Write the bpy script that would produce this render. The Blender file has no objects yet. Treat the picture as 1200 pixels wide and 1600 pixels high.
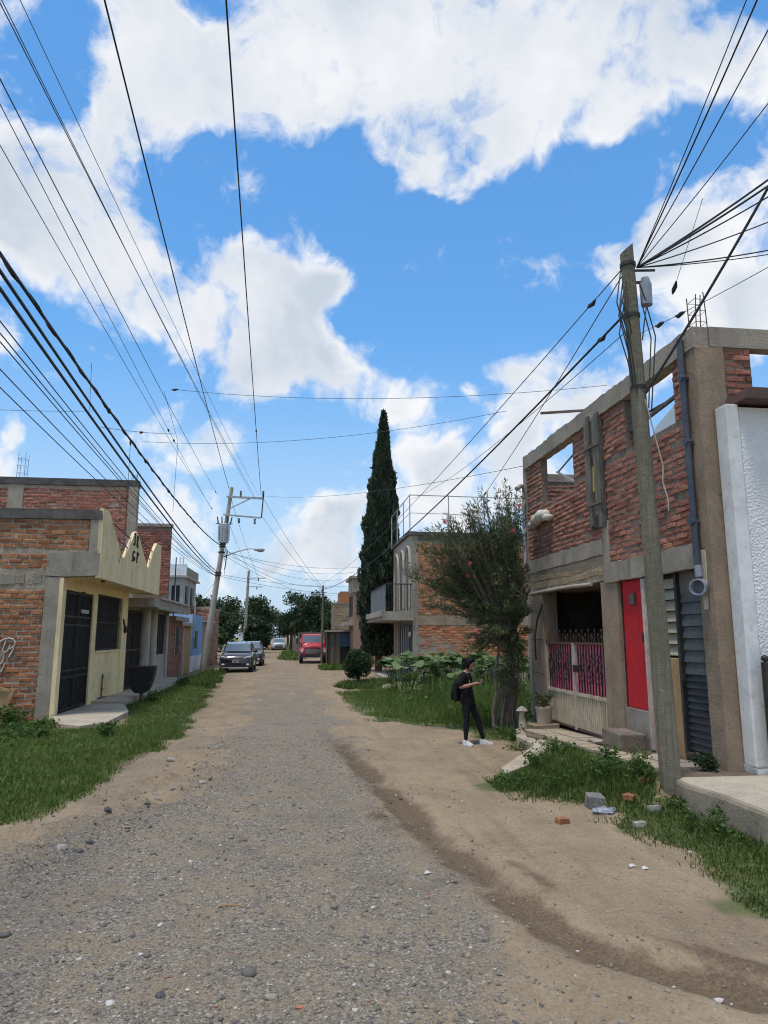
import bpy, bmesh, math, random
import numpy as np
from mathutils import Vector, Matrix
random.seed(7); RNG = np.random.default_rng(11)
R = math.radians
SC = bpy.context.scene
COL = SC.collection

# ------------------------------------------------------------------ camera
FPX, CAMH = 1105.0, 2.05
PITCH, YAW = R(9.907), R(7.0135)
cam_d = bpy.data.cameras.new('camera'); cam = bpy.data.objects.new('camera', cam_d); COL.objects.link(cam)
cam.location = (0, 0, CAMH); cam.rotation_euler = (math.pi/2 + PITCH, 0, -YAW)
cam_d.sensor_fit = 'HORIZONTAL'; cam_d.sensor_width = 36.0; cam_d.lens = FPX/1200*36
cam_d.clip_start = .05; cam_d.clip_end = 3000
SC.camera = cam
_f = Vector((math.sin(YAW)*math.cos(PITCH), math.cos(YAW)*math.cos(PITCH), math.sin(PITCH)))
_r = Vector((math.cos(YAW), -math.sin(YAW), 0)); _u = _r.cross(_f); CAM = Vector((0, 0, CAMH))
def sight(x, y): return (_f + _r*((x-600)/FPX) - _u*((y-800)/FPX)).normalized()
def atY(x, y, Y): d = sight(x, y); return CAM + d*(Y/d.y)
def atZ(x, y, Z): d = sight(x, y); return CAM + d*((Z-CAMH)/d.z)
def atX(x, y, X): d = sight(x, y); return CAM + d*(X/d.x)

# ------------------------------------------------------------------ view, sun, sky
SC.cycles.use_adaptive_sampling = True; SC.cycles.adaptive_threshold = .025; SC.cycles.filter_width = 1.1; SC.cycles.adaptive_min_samples = 12
SC.cycles.max_bounces = 5; SC.cycles.diffuse_bounces = 3; SC.cycles.glossy_bounces = 2; SC.cycles.transmission_bounces = 2; SC.cycles.transparent_max_bounces = 6
SC.view_settings.view_transform = 'Standard'; SC.view_settings.look = 'None'
SC.view_settings.gamma = 1; SC.view_settings.use_curve_mapping = False
SC.view_settings.exposure = EXPOSURE = 0.14
SUN_EL, SUN_AZ = R(75), R(222)      # azimuth clockwise from +Y (down the street); high midday sun, a little to the left and behind
sun_d = bpy.data.lights.new('sun', 'SUN'); sun_d.energy = 2.5; sun_d.angle = R(9); sun_d.color = (1, .95, .87)
sun = bpy.data.objects.new('sun', sun_d); COL.objects.link(sun)
sdir = Vector((math.sin(SUN_AZ)*math.cos(SUN_EL), math.cos(SUN_AZ)*math.cos(SUN_EL), math.sin(SUN_EL)))
sun.rotation_euler = sdir.to_track_quat('Z', 'Y').to_euler(); sun.location = (20, -20, 60)

W = bpy.data.worlds.new('World'); SC.world = W; W.use_nodes = True
nt = W.node_tree; nt.nodes.clear()
def N(t, **k):
    n = nt.nodes.new(t)
    for a, b in k.items(): setattr(n, a, b)
    return n
def L(a, b): nt.links.new(a, b)
def mth(op, a, b=None, c=None, clamp=False):
    n = N('ShaderNodeMath', operation=op); n.use_clamp = clamp
    for i, v in enumerate((a, b, c)):
        if v is None: continue
        if isinstance(v, (int, float)): n.inputs[i].default_value = v
        else: L(v, n.inputs[i])
    return n.outputs[0]
out = N('ShaderNodeOutputWorld'); bg = N('ShaderNodeBackground'); L(bg.outputs[0], out.inputs[0])
sky = N('ShaderNodeTexSky', sky_type='NISHITA'); sky.sun_disc = False
sky.sun_elevation = SUN_EL; sky.sun_rotation = SUN_AZ; sky.air_density = 1.0; sky.dust_density = .15; sky.ozone_density = 1.6
bg.inputs[1].default_value = 0.1
tc = N('ShaderNodeTexCoord')
def noise(vec, scale, detail, rough, lac=2.0):
    n = N('ShaderNodeTexNoise'); n.inputs['Scale'].default_value = scale; n.inputs['Detail'].default_value = detail
    n.inputs['Roughness'].default_value = rough; n.inputs['Lacunarity'].default_value = lac; L(vec, n.inputs['Vector']); return n
w1 = noise(tc.outputs['Generated'], 5, 4, .55)
wv = N('ShaderNodeVectorMath', operation='SUBTRACT'); L(w1.outputs['Color'], wv.inputs[0]); wv.inputs[1].default_value = (.5, .5, .5)
wm = N('ShaderNodeVectorMath', operation='MULTIPLY_ADD'); L(wv.outputs[0], wm.inputs[0]); wm.inputs[1].default_value = (.13, .13, .13); L(tc.outputs['Generated'], wm.inputs[2])
CL = [(160,100,100),(245,185,125),(350,100,130),(455,140,115),(120,280,125),(40,290,105),(60,390,110),(160,390,100),(220,10,80),
 (560,60,140),(665,140,165),(645,240,80),(775,100,150),(715,270,66),(810,225,62),(905,80,150),(1050,60,150),(1145,120,80),(960,165,75),(780,-60,160),(420,-60,140),
 (385,430,76),(300,500,100),(400,510,105),(500,450,95),(555,440,55),(465,560,90),(545,595,62),(385,605,55),(215,450,80),
 (635,622,38),(606,348,20),(716,330,22),(655,578,22),(290,688,62),(222,680,46),(352,686,40),(640,722,54),(698,727,46),(556,726,32),
 (990,375,88),(1075,345,88),(955,405,56),(1045,425,72),(1190,440,85),(1155,500,80),(1070,540,60),
 (830,595,68),(785,618,42),(900,600,68),(985,575,58),(738,630,24),(850,660,60),(930,650,58),(800,700,55),(815,770,66),
 (270,815,50),(345,820,58),(500,858,75),(550,875,55),(440,876,42),(545,802,48),(605,794,46),(690,802,66),(755,775,56),(10,672,34),(10,742,62),(-10,530,55),
 (1100,-150,200),(620,-190,200),(200,-160,150)]
NEG = [(70,160,56),(5,60,90),(75,60,40),(300,-5,40),(330,260,46),(400,300,60),(520,260,60),(600,380,90),(860,330,110),(740,480,120),(680,560,60)]
acc = None
for (x, y, r) in CL + NEG:
    d = sight(x, y); rr = (sight(x+r, y)-d).length
    dn = N('ShaderNodeVectorMath', operation='DISTANCE'); L(wm.outputs[0], dn.inputs[0]); dn.inputs[1].default_value = d
    mr = N('ShaderNodeMapRange'); mr.interpolation_type = 'SMOOTHSTEP'; L(dn.outputs['Value'], mr.inputs[0])
    mr.inputs[1].default_value = rr*1.5; mr.inputs[2].default_value = 0.0; mr.inputs[3].default_value = 0.0
    mr.inputs[4].default_value = -.9 if (x, y, r) in NEG else .85
    acc = mr.outputs[0] if acc is None else mth('ADD', acc, mr.outputs[0])
# broken cumulus of the same kind goes on all round, outside what the camera sees
dn = N('ShaderNodeVectorMath', operation='DISTANCE'); L(tc.outputs['Generated'], dn.inputs[0]); dn.inputs[1].default_value = _f
ring = N('ShaderNodeMapRange'); ring.interpolation_type = 'SMOOTHSTEP'; L(dn.outputs['Value'], ring.inputs[0])
ring.inputs[1].default_value = .72; ring.inputs[2].default_value = .95
gen = noise(tc.outputs['Generated'], 2.6, 3, .5)
g1 = mth('MULTIPLY', mth('MULTIPLY', mth('SUBTRACT', gen.outputs[0], .42), 5.0, clamp=True), ring.outputs[0])
acc = mth('MAXIMUM', acc, g1)
fb = noise(wm.outputs[0], 7, 8, .62)
bl = noise(wm.outputs[0], 12, 3, .55)
bil = mth('ABSOLUTE', mth('SUBTRACT', bl.outputs[0], .5))
fld = mth('MINIMUM', acc, 1.1)
f0 = mth('ADD', fld, mth('ADD', mth('MULTIPLY', mth('SUBTRACT', fb.outputs[0], .5), 4.8), mth('MULTIPLY', mth('SUBTRACT', bil, .07), 1.6)))
cm = N('ShaderNodeMapRange'); cm.interpolation_type = 'SMOOTHSTEP'; L(f0, cm.inputs[0]); cm.inputs[1].default_value = .20; cm.inputs[2].default_value = 1.12
# thick middles are greyer than the sunlit rims
th = N('ShaderNodeMapRange'); th.interpolation_type = 'SMOOTHSTEP'; L(mth('ADD', fld, mth('MULTIPLY', mth('SUBTRACT', fb.outputs[0], .5), 1.3)), th.inputs[0]); th.inputs[1].default_value = .6; th.inputs[2].default_value = 1.4
sh = mth('MULTIPLY', th.outputs[0], mth('MULTIPLY', mth('SUBTRACT', w1.outputs[0], .24), 3.0), clamp=True)
cc = N('ShaderNodeMix', data_type='RGBA'); L(sh, cc.inputs[0])
cc.inputs[6].default_value = (8.6, 8.7, 8.9, 1); cc.inputs[7].default_value = (5.3, 6.0, 6.95, 1)
# sky colour, deepened a little as the phone shows it
gm = N('ShaderNodeGamma'); L(sky.outputs[0], gm.inputs[0]); gm.inputs[1].default_value = .62
hs = N('ShaderNodeHueSaturation'); L(gm.outputs[0], hs.inputs['Color']); hs.inputs['Saturation'].default_value = 1.5; hs.inputs['Value'].default_value = 2.9
ti = N('ShaderNodeMix', data_type='RGBA', blend_type='MULTIPLY'); ti.inputs[0].default_value = 1; L(hs.outputs[0], ti.inputs[6]); ti.inputs[7].default_value = (.73, 1.0, 1.17, 1)
sx = N('ShaderNodeSeparateXYZ'); L(tc.outputs['Generated'], sx.inputs[0]); hz = N('ShaderNodeMapRange'); hz.interpolation_type = 'SMOOTHSTEP'; L(sx.outputs[2], hz.inputs[0]); hz.inputs[1].default_value = .42; hz.inputs[2].default_value = -.02; hz.inputs[4].default_value = .95
hm = N('ShaderNodeMix', data_type='RGBA'); L(hz.outputs[0], hm.inputs[0]); L(ti.outputs[2], hm.inputs[6]); hm.inputs[7].default_value = (4.9, 6.2, 7.8, 1)
cmx = N('ShaderNodeMix', data_type='RGBA'); L(cm.outputs[0], cmx.inputs[0]); L(hm.outputs[2], cmx.inputs[6]); L(cc.outputs[2], cmx.inputs[7])
L(cmx.outputs[2], bg.inputs[0])
W.cycles.sampling_method = 'MANUAL'; W.cycles.sample_map_resolution = 512

# ------------------------------------------------------------------ helpers
WLOC = {}
def tag(o, label=None, cat=None, group=None, kind=None):
    for k, v in (('label', label), ('category', cat), ('group', group), ('kind', kind)):
        if v: o[k] = v
    return o
def thing(name, label, cat, loc, group=None):
    o = bpy.data.objects.new(name, None); COL.objects.link(o); o.location = loc; o.empty_display_size = .2
    WLOC[o.name] = Vector(loc); return tag(o, label, cat, group)
def link(name, me, mat, parent=None, loc=(0, 0, 0), rot=None, scale=None, matrix=None):
    o = bpy.data.objects.new(name, me); COL.objects.link(o)
    if mat is not None and not me.materials: me.materials.append(mat)
    p = WLOC[parent.name] if parent else Vector((0, 0, 0))
    WLOC[o.name] = Vector(loc)
    if parent: o.parent = parent
    o.location = Vector(loc) - p
    if rot is not None: o.rotation_euler = rot
    if scale is not None: o.scale = scale
    return o
class MB:
    """collects shapes in world coordinates; build() links them as ONE mesh object"""
    def __init__(s): s.v = []; s.f = []; s.m = []; s.cur = 0
    def add(s, vs, fs):
        n = len(s.v); s.v += [tuple(v) for v in vs]; s.f += [tuple(i+n for i in f) for f in fs]; s.m += [s.cur]*len(fs); return s
    def box(s, x0, x1, y0, y1, z0, z1, j=0.0):
        J = lambda: random.uniform(-j, j) if j else 0
        vs = [(x+J(), y+J(), z+J()) for z in (z0, z1) for y in (y0, y1) for x in (x0, x1)]
        return s.add(vs, [(0,2,3,1), (4,5,7,6), (0,1,5,4), (1,3,7,5), (3,2,6,7), (2,0,4,6)])
    def bar(s, a, b, w, h=None):
        a, b = Vector(a), Vector(b); h = h or w; d = (b-a).normalized()
        up = Vector((0, 0, 1)) if abs(d.z) < .9 else Vector((0, 1, 0))
        x = d.cross(up).normalized()*w/2; y = x.cross(d).normalized()*h/2
        vs = [p + q for p in (a, b) for q in (-x-y, x-y, x+y, -x+y)]
        return s.add(vs, [(3,2,1,0), (4,5,6,7), (0,1,5,4), (1,2,6,5), (2,3,7,6), (3,0,4,7)])
    def tube(s, pts, r, n=8, cap=True):
        pts = [Vector(p) for p in pts]; rs = r if isinstance(r, (list, tuple)) else [r]*len(pts); base = len(s.v); vs = []
        prev = None
        for i, p in enumerate(pts):
            d = (pts[min(i+1, len(pts)-1)] - pts[max(i-1, 0)]); d = d.normalized() if d.length > 1e-9 else Vector((0, 0, 1))
            if prev is None:
                prev = d.cross(Vector((0, 0, 1)) if abs(d.z) < .9 else Vector((1, 0, 0)))
            x = (prev - d*prev.dot(d)).normalized(); prev = x; y = d.cross(x)
            vs += [p + (x*math.cos(2*math.pi*k/n) + y*math.sin(2*math.pi*k/n))*rs[i] for k in range(n)]
        fs = [(i*n+k, i*n+(k+1) % n, (i+1)*n+(k+1) % n, (i+1)*n+k) for i in range(len(pts)-1) for k in range(n)]
        if cap: fs += [tuple(reversed(range(n))), tuple((len(pts)-1)*n+k for k in range(n))]
        return s.add(vs, fs)
    def cyl(s, c, r, h, n=16, r2=None): c = Vector(c); return s.tube([c, c+Vector((0, 0, h))], [r, r2 or r], n)
    def prism(s, poly, axis, a, b):
        """poly of 2D points extruded along axis from a to b; axis x: (y,z); y: (x,z); z: (x,y)"""
        def P(p, t): return {'x': (t, p[0], p[1]), 'y': (p[0], t, p[1]), 'z': (p[0], p[1], t)}[axis]
        n = len(poly); vs = [P(p, a) for p in poly] + [P(p, b) for p in poly]
        return s.add(vs, [tuple(range(n)), tuple(range(2*n-1, n-1, -1))] + [(i, i+n, (i+1) % n+n, (i+1) % n) for i in range(n)])
    def ball(s, c, r, seg=12, rings=8, jit=0):
        c = Vector(c); rr = Vector(r) if not isinstance(r, (int, float)) else Vector((r, r, r)); vs = [c+Vector((0, 0, rr.z))]; fs = []
        for i in range(1, rings):
            t = math.pi*i/rings
            for k in range(seg):
                a = 2*math.pi*k/seg; q = 1+random.uniform(-jit, jit)
                vs.append(c + Vector((rr.x*math.sin(t)*math.cos(a)*q, rr.y*math.sin(t)*math.sin(a)*q, rr.z*math.cos(t)*q)))
        vs.append(c-Vector((0, 0, rr.z))); m = len(vs)-1
        for k in range(seg): fs.append((0, 1+k, 1+(k+1) % seg)); fs.append((m, m-seg+(k+1) % seg, m-seg+k))
        for i in range(rings-2):
            for k in range(seg): fs.append((1+i*seg+k, 1+(i+1)*seg+k, 1+(i+1)*seg+(k+1) % seg, 1+i*seg+(k+1) % seg))
        return s.add(vs, fs)
    def build(s, name, mat, parent=None, smooth=False, bevel=0, loc=None):
        V = np.array(s.v, dtype=float); c = Vector(loc) if loc is not None else Vector(((V.min(0)+V.max(0))/2).tolist())
        if loc is None: c.z = V[:, 2].min()
        me = bpy.data.meshes.new(name); me.from_pydata([tuple(v) for v in (V-np.array(c))], [], s.f)
        mats = mat if isinstance(mat, (list, tuple)) else [mat]
        for m in mats: me.materials.append(m)
        if len(mats) > 1: me.polygons.foreach_set('material_index', s.m)
        bm = bmesh.new(); bm.from_mesh(me); bmesh.ops.recalc_face_normals(bm, faces=bm.faces)
        if bevel: bmesh.ops.bevel(bm, geom=list(bm.edges), offset=bevel, segments=2, affect='EDGES', profile=.5, clamp_overlap=True)
        bm.to_mesh(me); bm.free()
        if smooth:
            me.polygons.foreach_set('use_smooth', [True]*len(me.polygons)); 
            if smooth != 'all': me.set_sharp_from_angle(angle=R(40))
        return link(name, me, None, parent, c)
def bx(name, mat, parent, x0, x1, y0, y1, z0, z1, bevel=0, j=0): return MB().box(x0, x1, y0, y1, z0, z1, j).build(name, mat, parent, bevel=bevel)
def fastmesh(name, V, F, mat, parent=None, loc=(0, 0, 0), kind=None, smooth=False):
    """V n x 3 floats, F m x k ints (all faces the same size)"""
    me = bpy.data.meshes.new(name); V = np.asarray(V, np.float32) - np.array(loc, np.float32); F = np.asarray(F, np.int32); k = F.shape[1]
    me.vertices.add(len(V)); me.vertices.foreach_set('co', V.ravel()); me.loops.add(F.size); me.loops.foreach_set('vertex_index', F.ravel())
    me.polygons.add(len(F)); me.polygons.foreach_set('loop_start', np.arange(0, F.size, k, dtype=np.int32))
    if smooth: me.polygons.foreach_set('use_smooth', np.ones(len(F), bool))
    me.update(calc_edges=True); me.validate()
    o = link(name, me, mat, parent, loc)
    if kind: o['kind'] = kind
    return o
def copyof(o, parent=None):
    c = o.copy(); COL.objects.link(c); c.parent = parent
    for ch in [x for x in bpy.data.objects if x.parent == o]: copyof(ch, c)
    return c
def vnoise(x, y, s=1.0, seed=0):
    x = np.asarray(x)*s; y = np.asarray(y)*s; xi = np.floor(x).astype(np.int64); yi = np.floor(y).astype(np.int64); fx = x-xi; fy = y-yi
    fx = fx*fx*(3-2*fx); fy = fy*fy*(3-2*fy)
    def h(a, b):
        n = (a*374761393 + b*668265263 + seed*974711) & 0x7fffffff; n = ((n ^ (n >> 13))*1274126177) & 0x7fffffff; return ((n ^ (n >> 16)) & 0xffff)/65535.
    return (h(xi, yi)*(1-fx)+h(xi+1, yi)*fx)*(1-fy) + (h(xi, yi+1)*(1-fx)+h(xi+1, yi+1)*fx)*fy - .5
def fbm(x, y, s, o=4, seed=0): return sum(vnoise(x, y, s*2**i, seed+i)/2**i for i in range(o))
def sdpoly(x, y, poly):
    """signed distance, positive inside"""
    d = np.full(np.shape(x), 1e9); ins = np.zeros(np.shape(x), bool); n = len(poly)
    for i in range(n):
        ax, ay = poly[i]; bx_, by = poly[(i+1) % n]; ex, ey = bx_-ax, by-ay; wx, wy = x-ax, y-ay
        t = np.clip((wx*ex+wy*ey)/(ex*ex+ey*ey+1e-12), 0, 1); d = np.minimum(d, (wx-ex*t)**2+(wy-ey*t)**2)
        c = ((ay <= y) & (by > y)) | ((by <= y) & (ay > y)); xx = ax + (y-ay)/(by-ay+1e-12)*ex; ins ^= c & (x < xx)
    return np.where(ins, 1, -1)*np.sqrt(d)
def sdline(x, y, pts):
    d = np.full(np.shape(x), 1e9)
    for (ax, ay), (bx_, by) in zip(pts[:-1], pts[1:]):
        ex, ey = bx_-ax, by-ay; t = np.clip(((x-ax)*ex+(y-ay)*ey)/(ex*ex+ey*ey), 0, 1); d = np.minimum(d, np.hypot(x-ax-ex*t, y-ay-ey*t))
    return d
def sstep(a, b, t): t = np.clip((t-a)/(b-a), 0, 1); return t*t*(3-2*t)

# ------------------------------------------------------------------ materials
def newmat(name):
    m = bpy.data.materials.new(name); m.use_nodes = True; t = m.node_tree; t.nodes.clear()
    o = t.nodes.new('ShaderNodeOutputMaterial'); p = t.nodes.new('ShaderNodeBsdfPrincipled'); t.links.new(p.outputs[0], o.inputs[0]); return m, t, p, o
class NT:
    def __init__(s, t): s.t = t
    def n(s, k, **a):
        x = s.t.nodes.new(k)
        for q, v in a.items(): setattr(x, q, v)
        return x
    def set(s, sock, v):
        if isinstance(v, bpy.types.NodeSocket): s.t.links.new(v, sock)
        else: sock.default_value = v
    def math(s, op, a, b=0.0, clamp=False):
        x = s.n('ShaderNodeMath', operation=op); x.use_clamp = clamp; s.set(x.inputs[0], a); s.set(x.inputs[1], b); return x.outputs[0]
    def mix(s, f, a, b, mode='MIX'):
        x = s.n('ShaderNodeMix', data_type='RGBA', blend_type=mode); s.set(x.inputs[0], f)
        for i, v in ((6, a), (7, b)): s.set(x.inputs[i], (*v, 1) if isinstance(v, tuple) and len(v) == 3 else v)
        return x.outputs[2]
    def noise(s, vec, sc, det=5, ro=.55):
        x = s.n('ShaderNodeTexNoise'); x.inputs['Scale'].default_value = sc; x.inputs['Detail'].default_value = det; x.inputs['Roughness'].default_value = ro
        if vec is not None: s.set(x.inputs['Vector'], vec)
        return x.outputs[0]
    def range(s, v, a, b, c=0.0, d=1.0, smooth=True):
        x = s.n('ShaderNodeMapRange'); x.interpolation_type = 'SMOOTHSTEP' if smooth else 'LINEAR'
        for i, q in enumerate((v, a, b, c, d)): s.set(x.inputs[i], q)
        return x.outputs[0]
    def pos(s, sx=1, sy=1, sz=1):
        g = s.n('ShaderNodeNewGeometry'); 
        if (sx, sy, sz) == (1, 1, 1): return g.outputs['Position']
        v = s.n('ShaderNodeVectorMath', operation='MULTIPLY'); s.set(v.inputs[0], g.outputs['Position']); v.inputs[1].default_value = (sx, sy, sz); return v.outputs[0]
    def bump(s, h, strength, dist, p, prev=None):
        b = s.n('ShaderNodeBump'); b.inputs['Strength'].default_value = strength; b.inputs['Distance'].default_value = dist; s.set(b.inputs['Height'], h)
        if prev is not None: s.set(b.inputs['Normal'], prev)
        s.set(p.inputs['Normal'], b.outputs[0]); return b.outputs[0]
def mat(name, c1, c2=None, sc=2.0, rough=.85, bump=.3, bsc=45, bd=.006, streak=0, stain=None, metal=0, speck=.3, spec=.3, grain=0):
    m, t, p, o = newmat(name); n = NT(t); P = n.pos()
    c2 = c2 or tuple(x*.72 for x in c1)
    base = n.mix(n.range(n.noise(P, sc, 7, .66), .38, .62), c1, c2)
    base = n.mix(n.range(n.noise(P, sc*4.3, 5, .7), .52, .70, 0, .45), base, tuple(.6*x for x in c2))
    if stain:
        S = n.pos(1, 1, .12) if streak else P
        base = n.mix(n.math('MULTIPLY', n.range(n.noise(S, streak or 1.3, 5, .65), .5, .72), .8), base, stain)
    fine = n.noise(P, bsc, 4, .6)
    if grain:
        gr = n.noise(n.pos(1, 1, .035), grain, 6, .7); base = n.mix(n.range(gr, .42, .66, 0, .8), base, tuple(.38*x for x in c1)); base = n.mix(n.range(gr, .42, .30, 0, .5), base, tuple(min(1, 1.5*x) for x in c1)); fine = n.math('ADD', n.math('MULTIPLY', fine, .4), n.math('MULTIPLY', gr, 1.6))
    base = n.mix(speck, base, n.mix(n.range(fine, .3, .7), tuple(x*.55 for x in c1), tuple(min(1, x*1.35) for x in c1)))
    n.set(p.inputs['Base Color'], base); p.inputs['Roughness'].default_value = rough; p.inputs['Metallic'].default_value = metal
    p.inputs['Specular IOR Level'].default_value = spec
    if bump: n.bump(n.math('ADD', fine, n.math('MULTIPLY', n.noise(P, bsc*.25, 4), 1.5)), bump, bd, p)
    return m
def brickmat(name, lo, hi, mortar, smear=.35, soot=.0):
    m, t, p, o = newmat(name); n = NT(t); P = n.pos()
    oi = n.n('ShaderNodeObjectInfo'); g = n.n('ShaderNodeNewGeometry')
    rnd = n.math('FRACT', n.math('ADD', n.math('MULTIPLY', oi.outputs['Random'], 7.31), n.math('MULTIPLY', g.outputs['Random Per Island'], 5.77)))
    base = n.mix(rnd, lo, hi)
    rnd2 = n.math('FRACT', n.math('MULTIPLY', rnd, 9.7))
    base = n.mix(n.range(rnd2, .78, .98, 0, .7), base, tuple(.45*x for x in lo))
    base = n.mix(n.range(n.noise(P, 14, 5, .65), .35, .7, 0, .55), base, tuple(.62*x for x in lo))
    base = n.mix(n.range(n.noise(P, 5, 6, .7), .56, .7, 0, smear), base, mortar)
    if soot: base = n.mix(n.range(n.noise(P, .9, 5, .6), .48, .7, 0, soot), base, (.05, .045, .042))
    n.set(p.inputs['Base Color'], base); p.inputs['Roughness'].default_value = .92; p.inputs['Specular IOR Level'].default_value = .15
    n.bump(n.noise(P, 60, 5, .65), .6, .012, p); return m
def leafmat(name, c1, c2, trans=.25, rough=.55):
    m, t, p, o = newmat(name); n = NT(t); g = n.n('ShaderNodeNewGeometry')
    oi = n.n('ShaderNodeObjectInfo')
    rnd = n.math('FRACT', n.math('ADD', g.outputs['Random Per Island'], n.math('MULTIPLY', oi.outputs['Random'], 3.7)))
    c = n.mix(rnd, c1, c2); c = n.mix(n.range(n.noise(n.pos(), 1.1, 3), .35, .7, 0, .4), c, tuple(.7*x for x in c1))
    n.set(p.inputs['Base Color'], c); p.inputs['Roughness'].default_value = rough; p.inputs['Specular IOR Level'].default_value = .25
    tr = n.n('ShaderNodeBsdfTranslucent'); n.set(tr.inputs[0], c); mx = n.n('ShaderNodeMixShader'); mx.inputs[0].default_value = trans
    t.links.new(p.outputs[0], mx.inputs[1]); t.links.new(tr.outputs[0], mx.inputs[2]); t.links.new(mx.outputs[0], o.inputs[0]); return m
def plain(name, c, rough=.5, metal=0, spec=.5, coat=0):
    m, t, p, o = newmat(name); p.inputs['Base Color'].default_value = (*c, 1); p.inputs['Roughness'].default_value = rough; p.inputs['Metallic'].default_value = metal
    p.inputs['Specular IOR Level'].default_value = spec; p.inputs['Coat Weight'].default_value = coat; p.inputs['Coat Roughness'].default_value = .05; return m
MT = {}
MT['brick_r'] = brickmat('brick red', (.33, .128, .088), (.52, .235, .15), (.42, .34, .28), .6, .42)
MT['brick_l'] = brickmat('brick brown', (.33, .13, .065), (.54, .24, .11), (.46, .38, .29), .6, .35)
MT['brick_u'] = brickmat('brick wine', (.32, .11, .08), (.48, .18, .12), (.40, .32, .28), .45, .4)
MT['brick_o'] = brickmat('brick orange', (.46, .145, .06), (.68, .27, .12), (.46, .37, .28), .5, .35)
MT['brick_y'] = brickmat('brick ochre', (.34, .25, .15), (.44, .33, .20), (.36, .33, .28), .5, .2)
MT['mortar_r'] = mat('mortar dark', (.23, .175, .135), (.14, .105, .08), 6, bump=.8, bd=.015)
MT['mortar_l'] = mat('mortar pale', (.42, .34, .25), (.28, .22, .16), 6, bump=.8, bd=.015)
MT['conc'] = mat('weathered concrete', (.36, .305, .235), (.24, .205, .16), 1.6, stain=(.11, .095, .078), streak=3, bump=.8)
MT['conc_b'] = mat('brown concrete', (.33, .245, .165), (.22, .165, .115), 1.8, stain=(.12, .095, .07), streak=3, bump=.9)
MT['conc_p'] = mat('pale concrete', (.45, .395, .32), (.33, .29, .23), 1.4, stain=(.2, .175, .14), streak=2.5, bump=.4)
MT['conc_d'] = mat('sooty concrete', (.12, .11, .10), (.06, .055, .05), 2.5, bump=.5)
MT['slabm'] = mat('walk concrete', (.46, .39, .295), (.35, .29, .215), 1.1, stain=(.26, .215, .16), bump=.3)
MT['grout'] = mat('walk grout', (.17, .13, .09), (.11, .085, .06), 4, bump=.4)
MT['kerb'] = mat('kerb concrete', (.33, .275, .195), (.21, .175, .12), 1.6, stain=(.12, .10, .07), streak=2.2, bump=.9)
MT['tile'] = mat('paving tile', (.44, .36, .26), (.33, .265, .19), 3, bump=.3)
MT['yellow'] = mat('yellow paint', (.86, .66, .38), (.76, .58, .32), 1.2, stain=(.36, .28, .18), streak=4.5, bump=.3, speck=.2)
MT['yellow2'] = mat('clean yellow paint', (.88, .67, .35), (.80, .60, .31), 1.2, stain=(.54, .40, .22), bump=.2, speck=.14)
MT['iron'] = mat('black iron', (.022, .02, .02), (.045, .035, .03), 8, rough=.55, bump=.1, spec=.4)
MT['ironsheet'] = mat('black sheet', (.012, .012, .013), (.02, .019, .018), 4, rough=.6, bump=.05)
MT['wood_grey'] = mat('grey wood', (.17, .145, .12), (.09, .075, .065), 3, stain=(.06, .05, .045), streak=14, bump=.6, grain=40)
MT['wood_pole'] = mat('pole wood', (.20, .18, .125), (.125, .115, .078), 2.2, stain=(.075, .072, .05), streak=4, bump=1.0, bd=.012, grain=34)
MT['wood_tan'] = mat('tan plywood', (.42, .27, .13), (.32, .19, .09), 2.5, stain=(.2, .12, .06), bump=.2)
MT['redpaint'] = mat('red door paint', (.56, .022, .03), (.48, .018, .026), 3, rough=.55, stain=(.30, .022, .024), streak=7, bump=.12, speck=.2)
MT['pinkpaint'] = mat('pink paint', (.86, .20, .30), (.78, .16, .25), 4, rough=.55, bump=.04, speck=.06)
MT['cream'] = mat('cream paint', (.56, .49, .36), (.45, .37, .26), 5, rough=.6, stain=(.30, .17, .09), streak=5, bump=.08, speck=.1)
MT['whitem'] = mat('white metal paint', (.52, .46, .40), (.36, .28, .23), 6, rough=.6, bump=.05)
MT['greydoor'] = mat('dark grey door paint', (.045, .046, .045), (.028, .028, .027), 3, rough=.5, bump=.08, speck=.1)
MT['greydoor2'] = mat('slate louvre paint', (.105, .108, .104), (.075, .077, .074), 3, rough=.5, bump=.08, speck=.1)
MT['slatcream'] = mat('cream louvre paint', (.36, .32, .23), (.28, .245, .175), 3, rough=.6, stain=(.2, .17, .12), bump=.1)
MT['ochre'] = mat('ochre paint', (.46, .30, .10), (.38, .24, .08), 2, stain=(.24, .17, .08), streak=3)
MT['blue'] = mat('blue paint', (.24, .42, .66), (.20, .36, .58), 2, stain=(.4, .46, .52), streak=3)
MT['pvc'] = mat('grey pipe', (.085, .095, .125), (.06, .065, .085), 3, rough=.5, bump=.1)
MT['pvc2'] = mat('pipe mouth grey', (.30, .33, .37), (.22, .24, .27), 3, rough=.5, bump=.05)
MT['galv'] = mat('galvanised steel', (.46, .47, .48), (.34, .36, .37), 5, rough=.5, metal=.2, bump=.05)
MT['rust'] = mat('rusty bar', (.13, .075, .05), (.08, .05, .04), 12, rough=.8, bump=.2)
MT['pink_salmon'] = mat('salmon plaster', (.40, .25, .18), (.30, .20, .15), 3, bump=.5)
MT['cable'] = plain('cable black', (.018, .019, .022), .6)
MT['cable2'] = plain('thin wire grey', (.055, .06, .07), .6)
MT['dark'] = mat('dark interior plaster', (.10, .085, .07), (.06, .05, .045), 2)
MT['white_plastic'] = mat('white plastic', (.62, .60, .55), (.5, .46, .40), 5, rough=.5, bump=.05)
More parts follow.
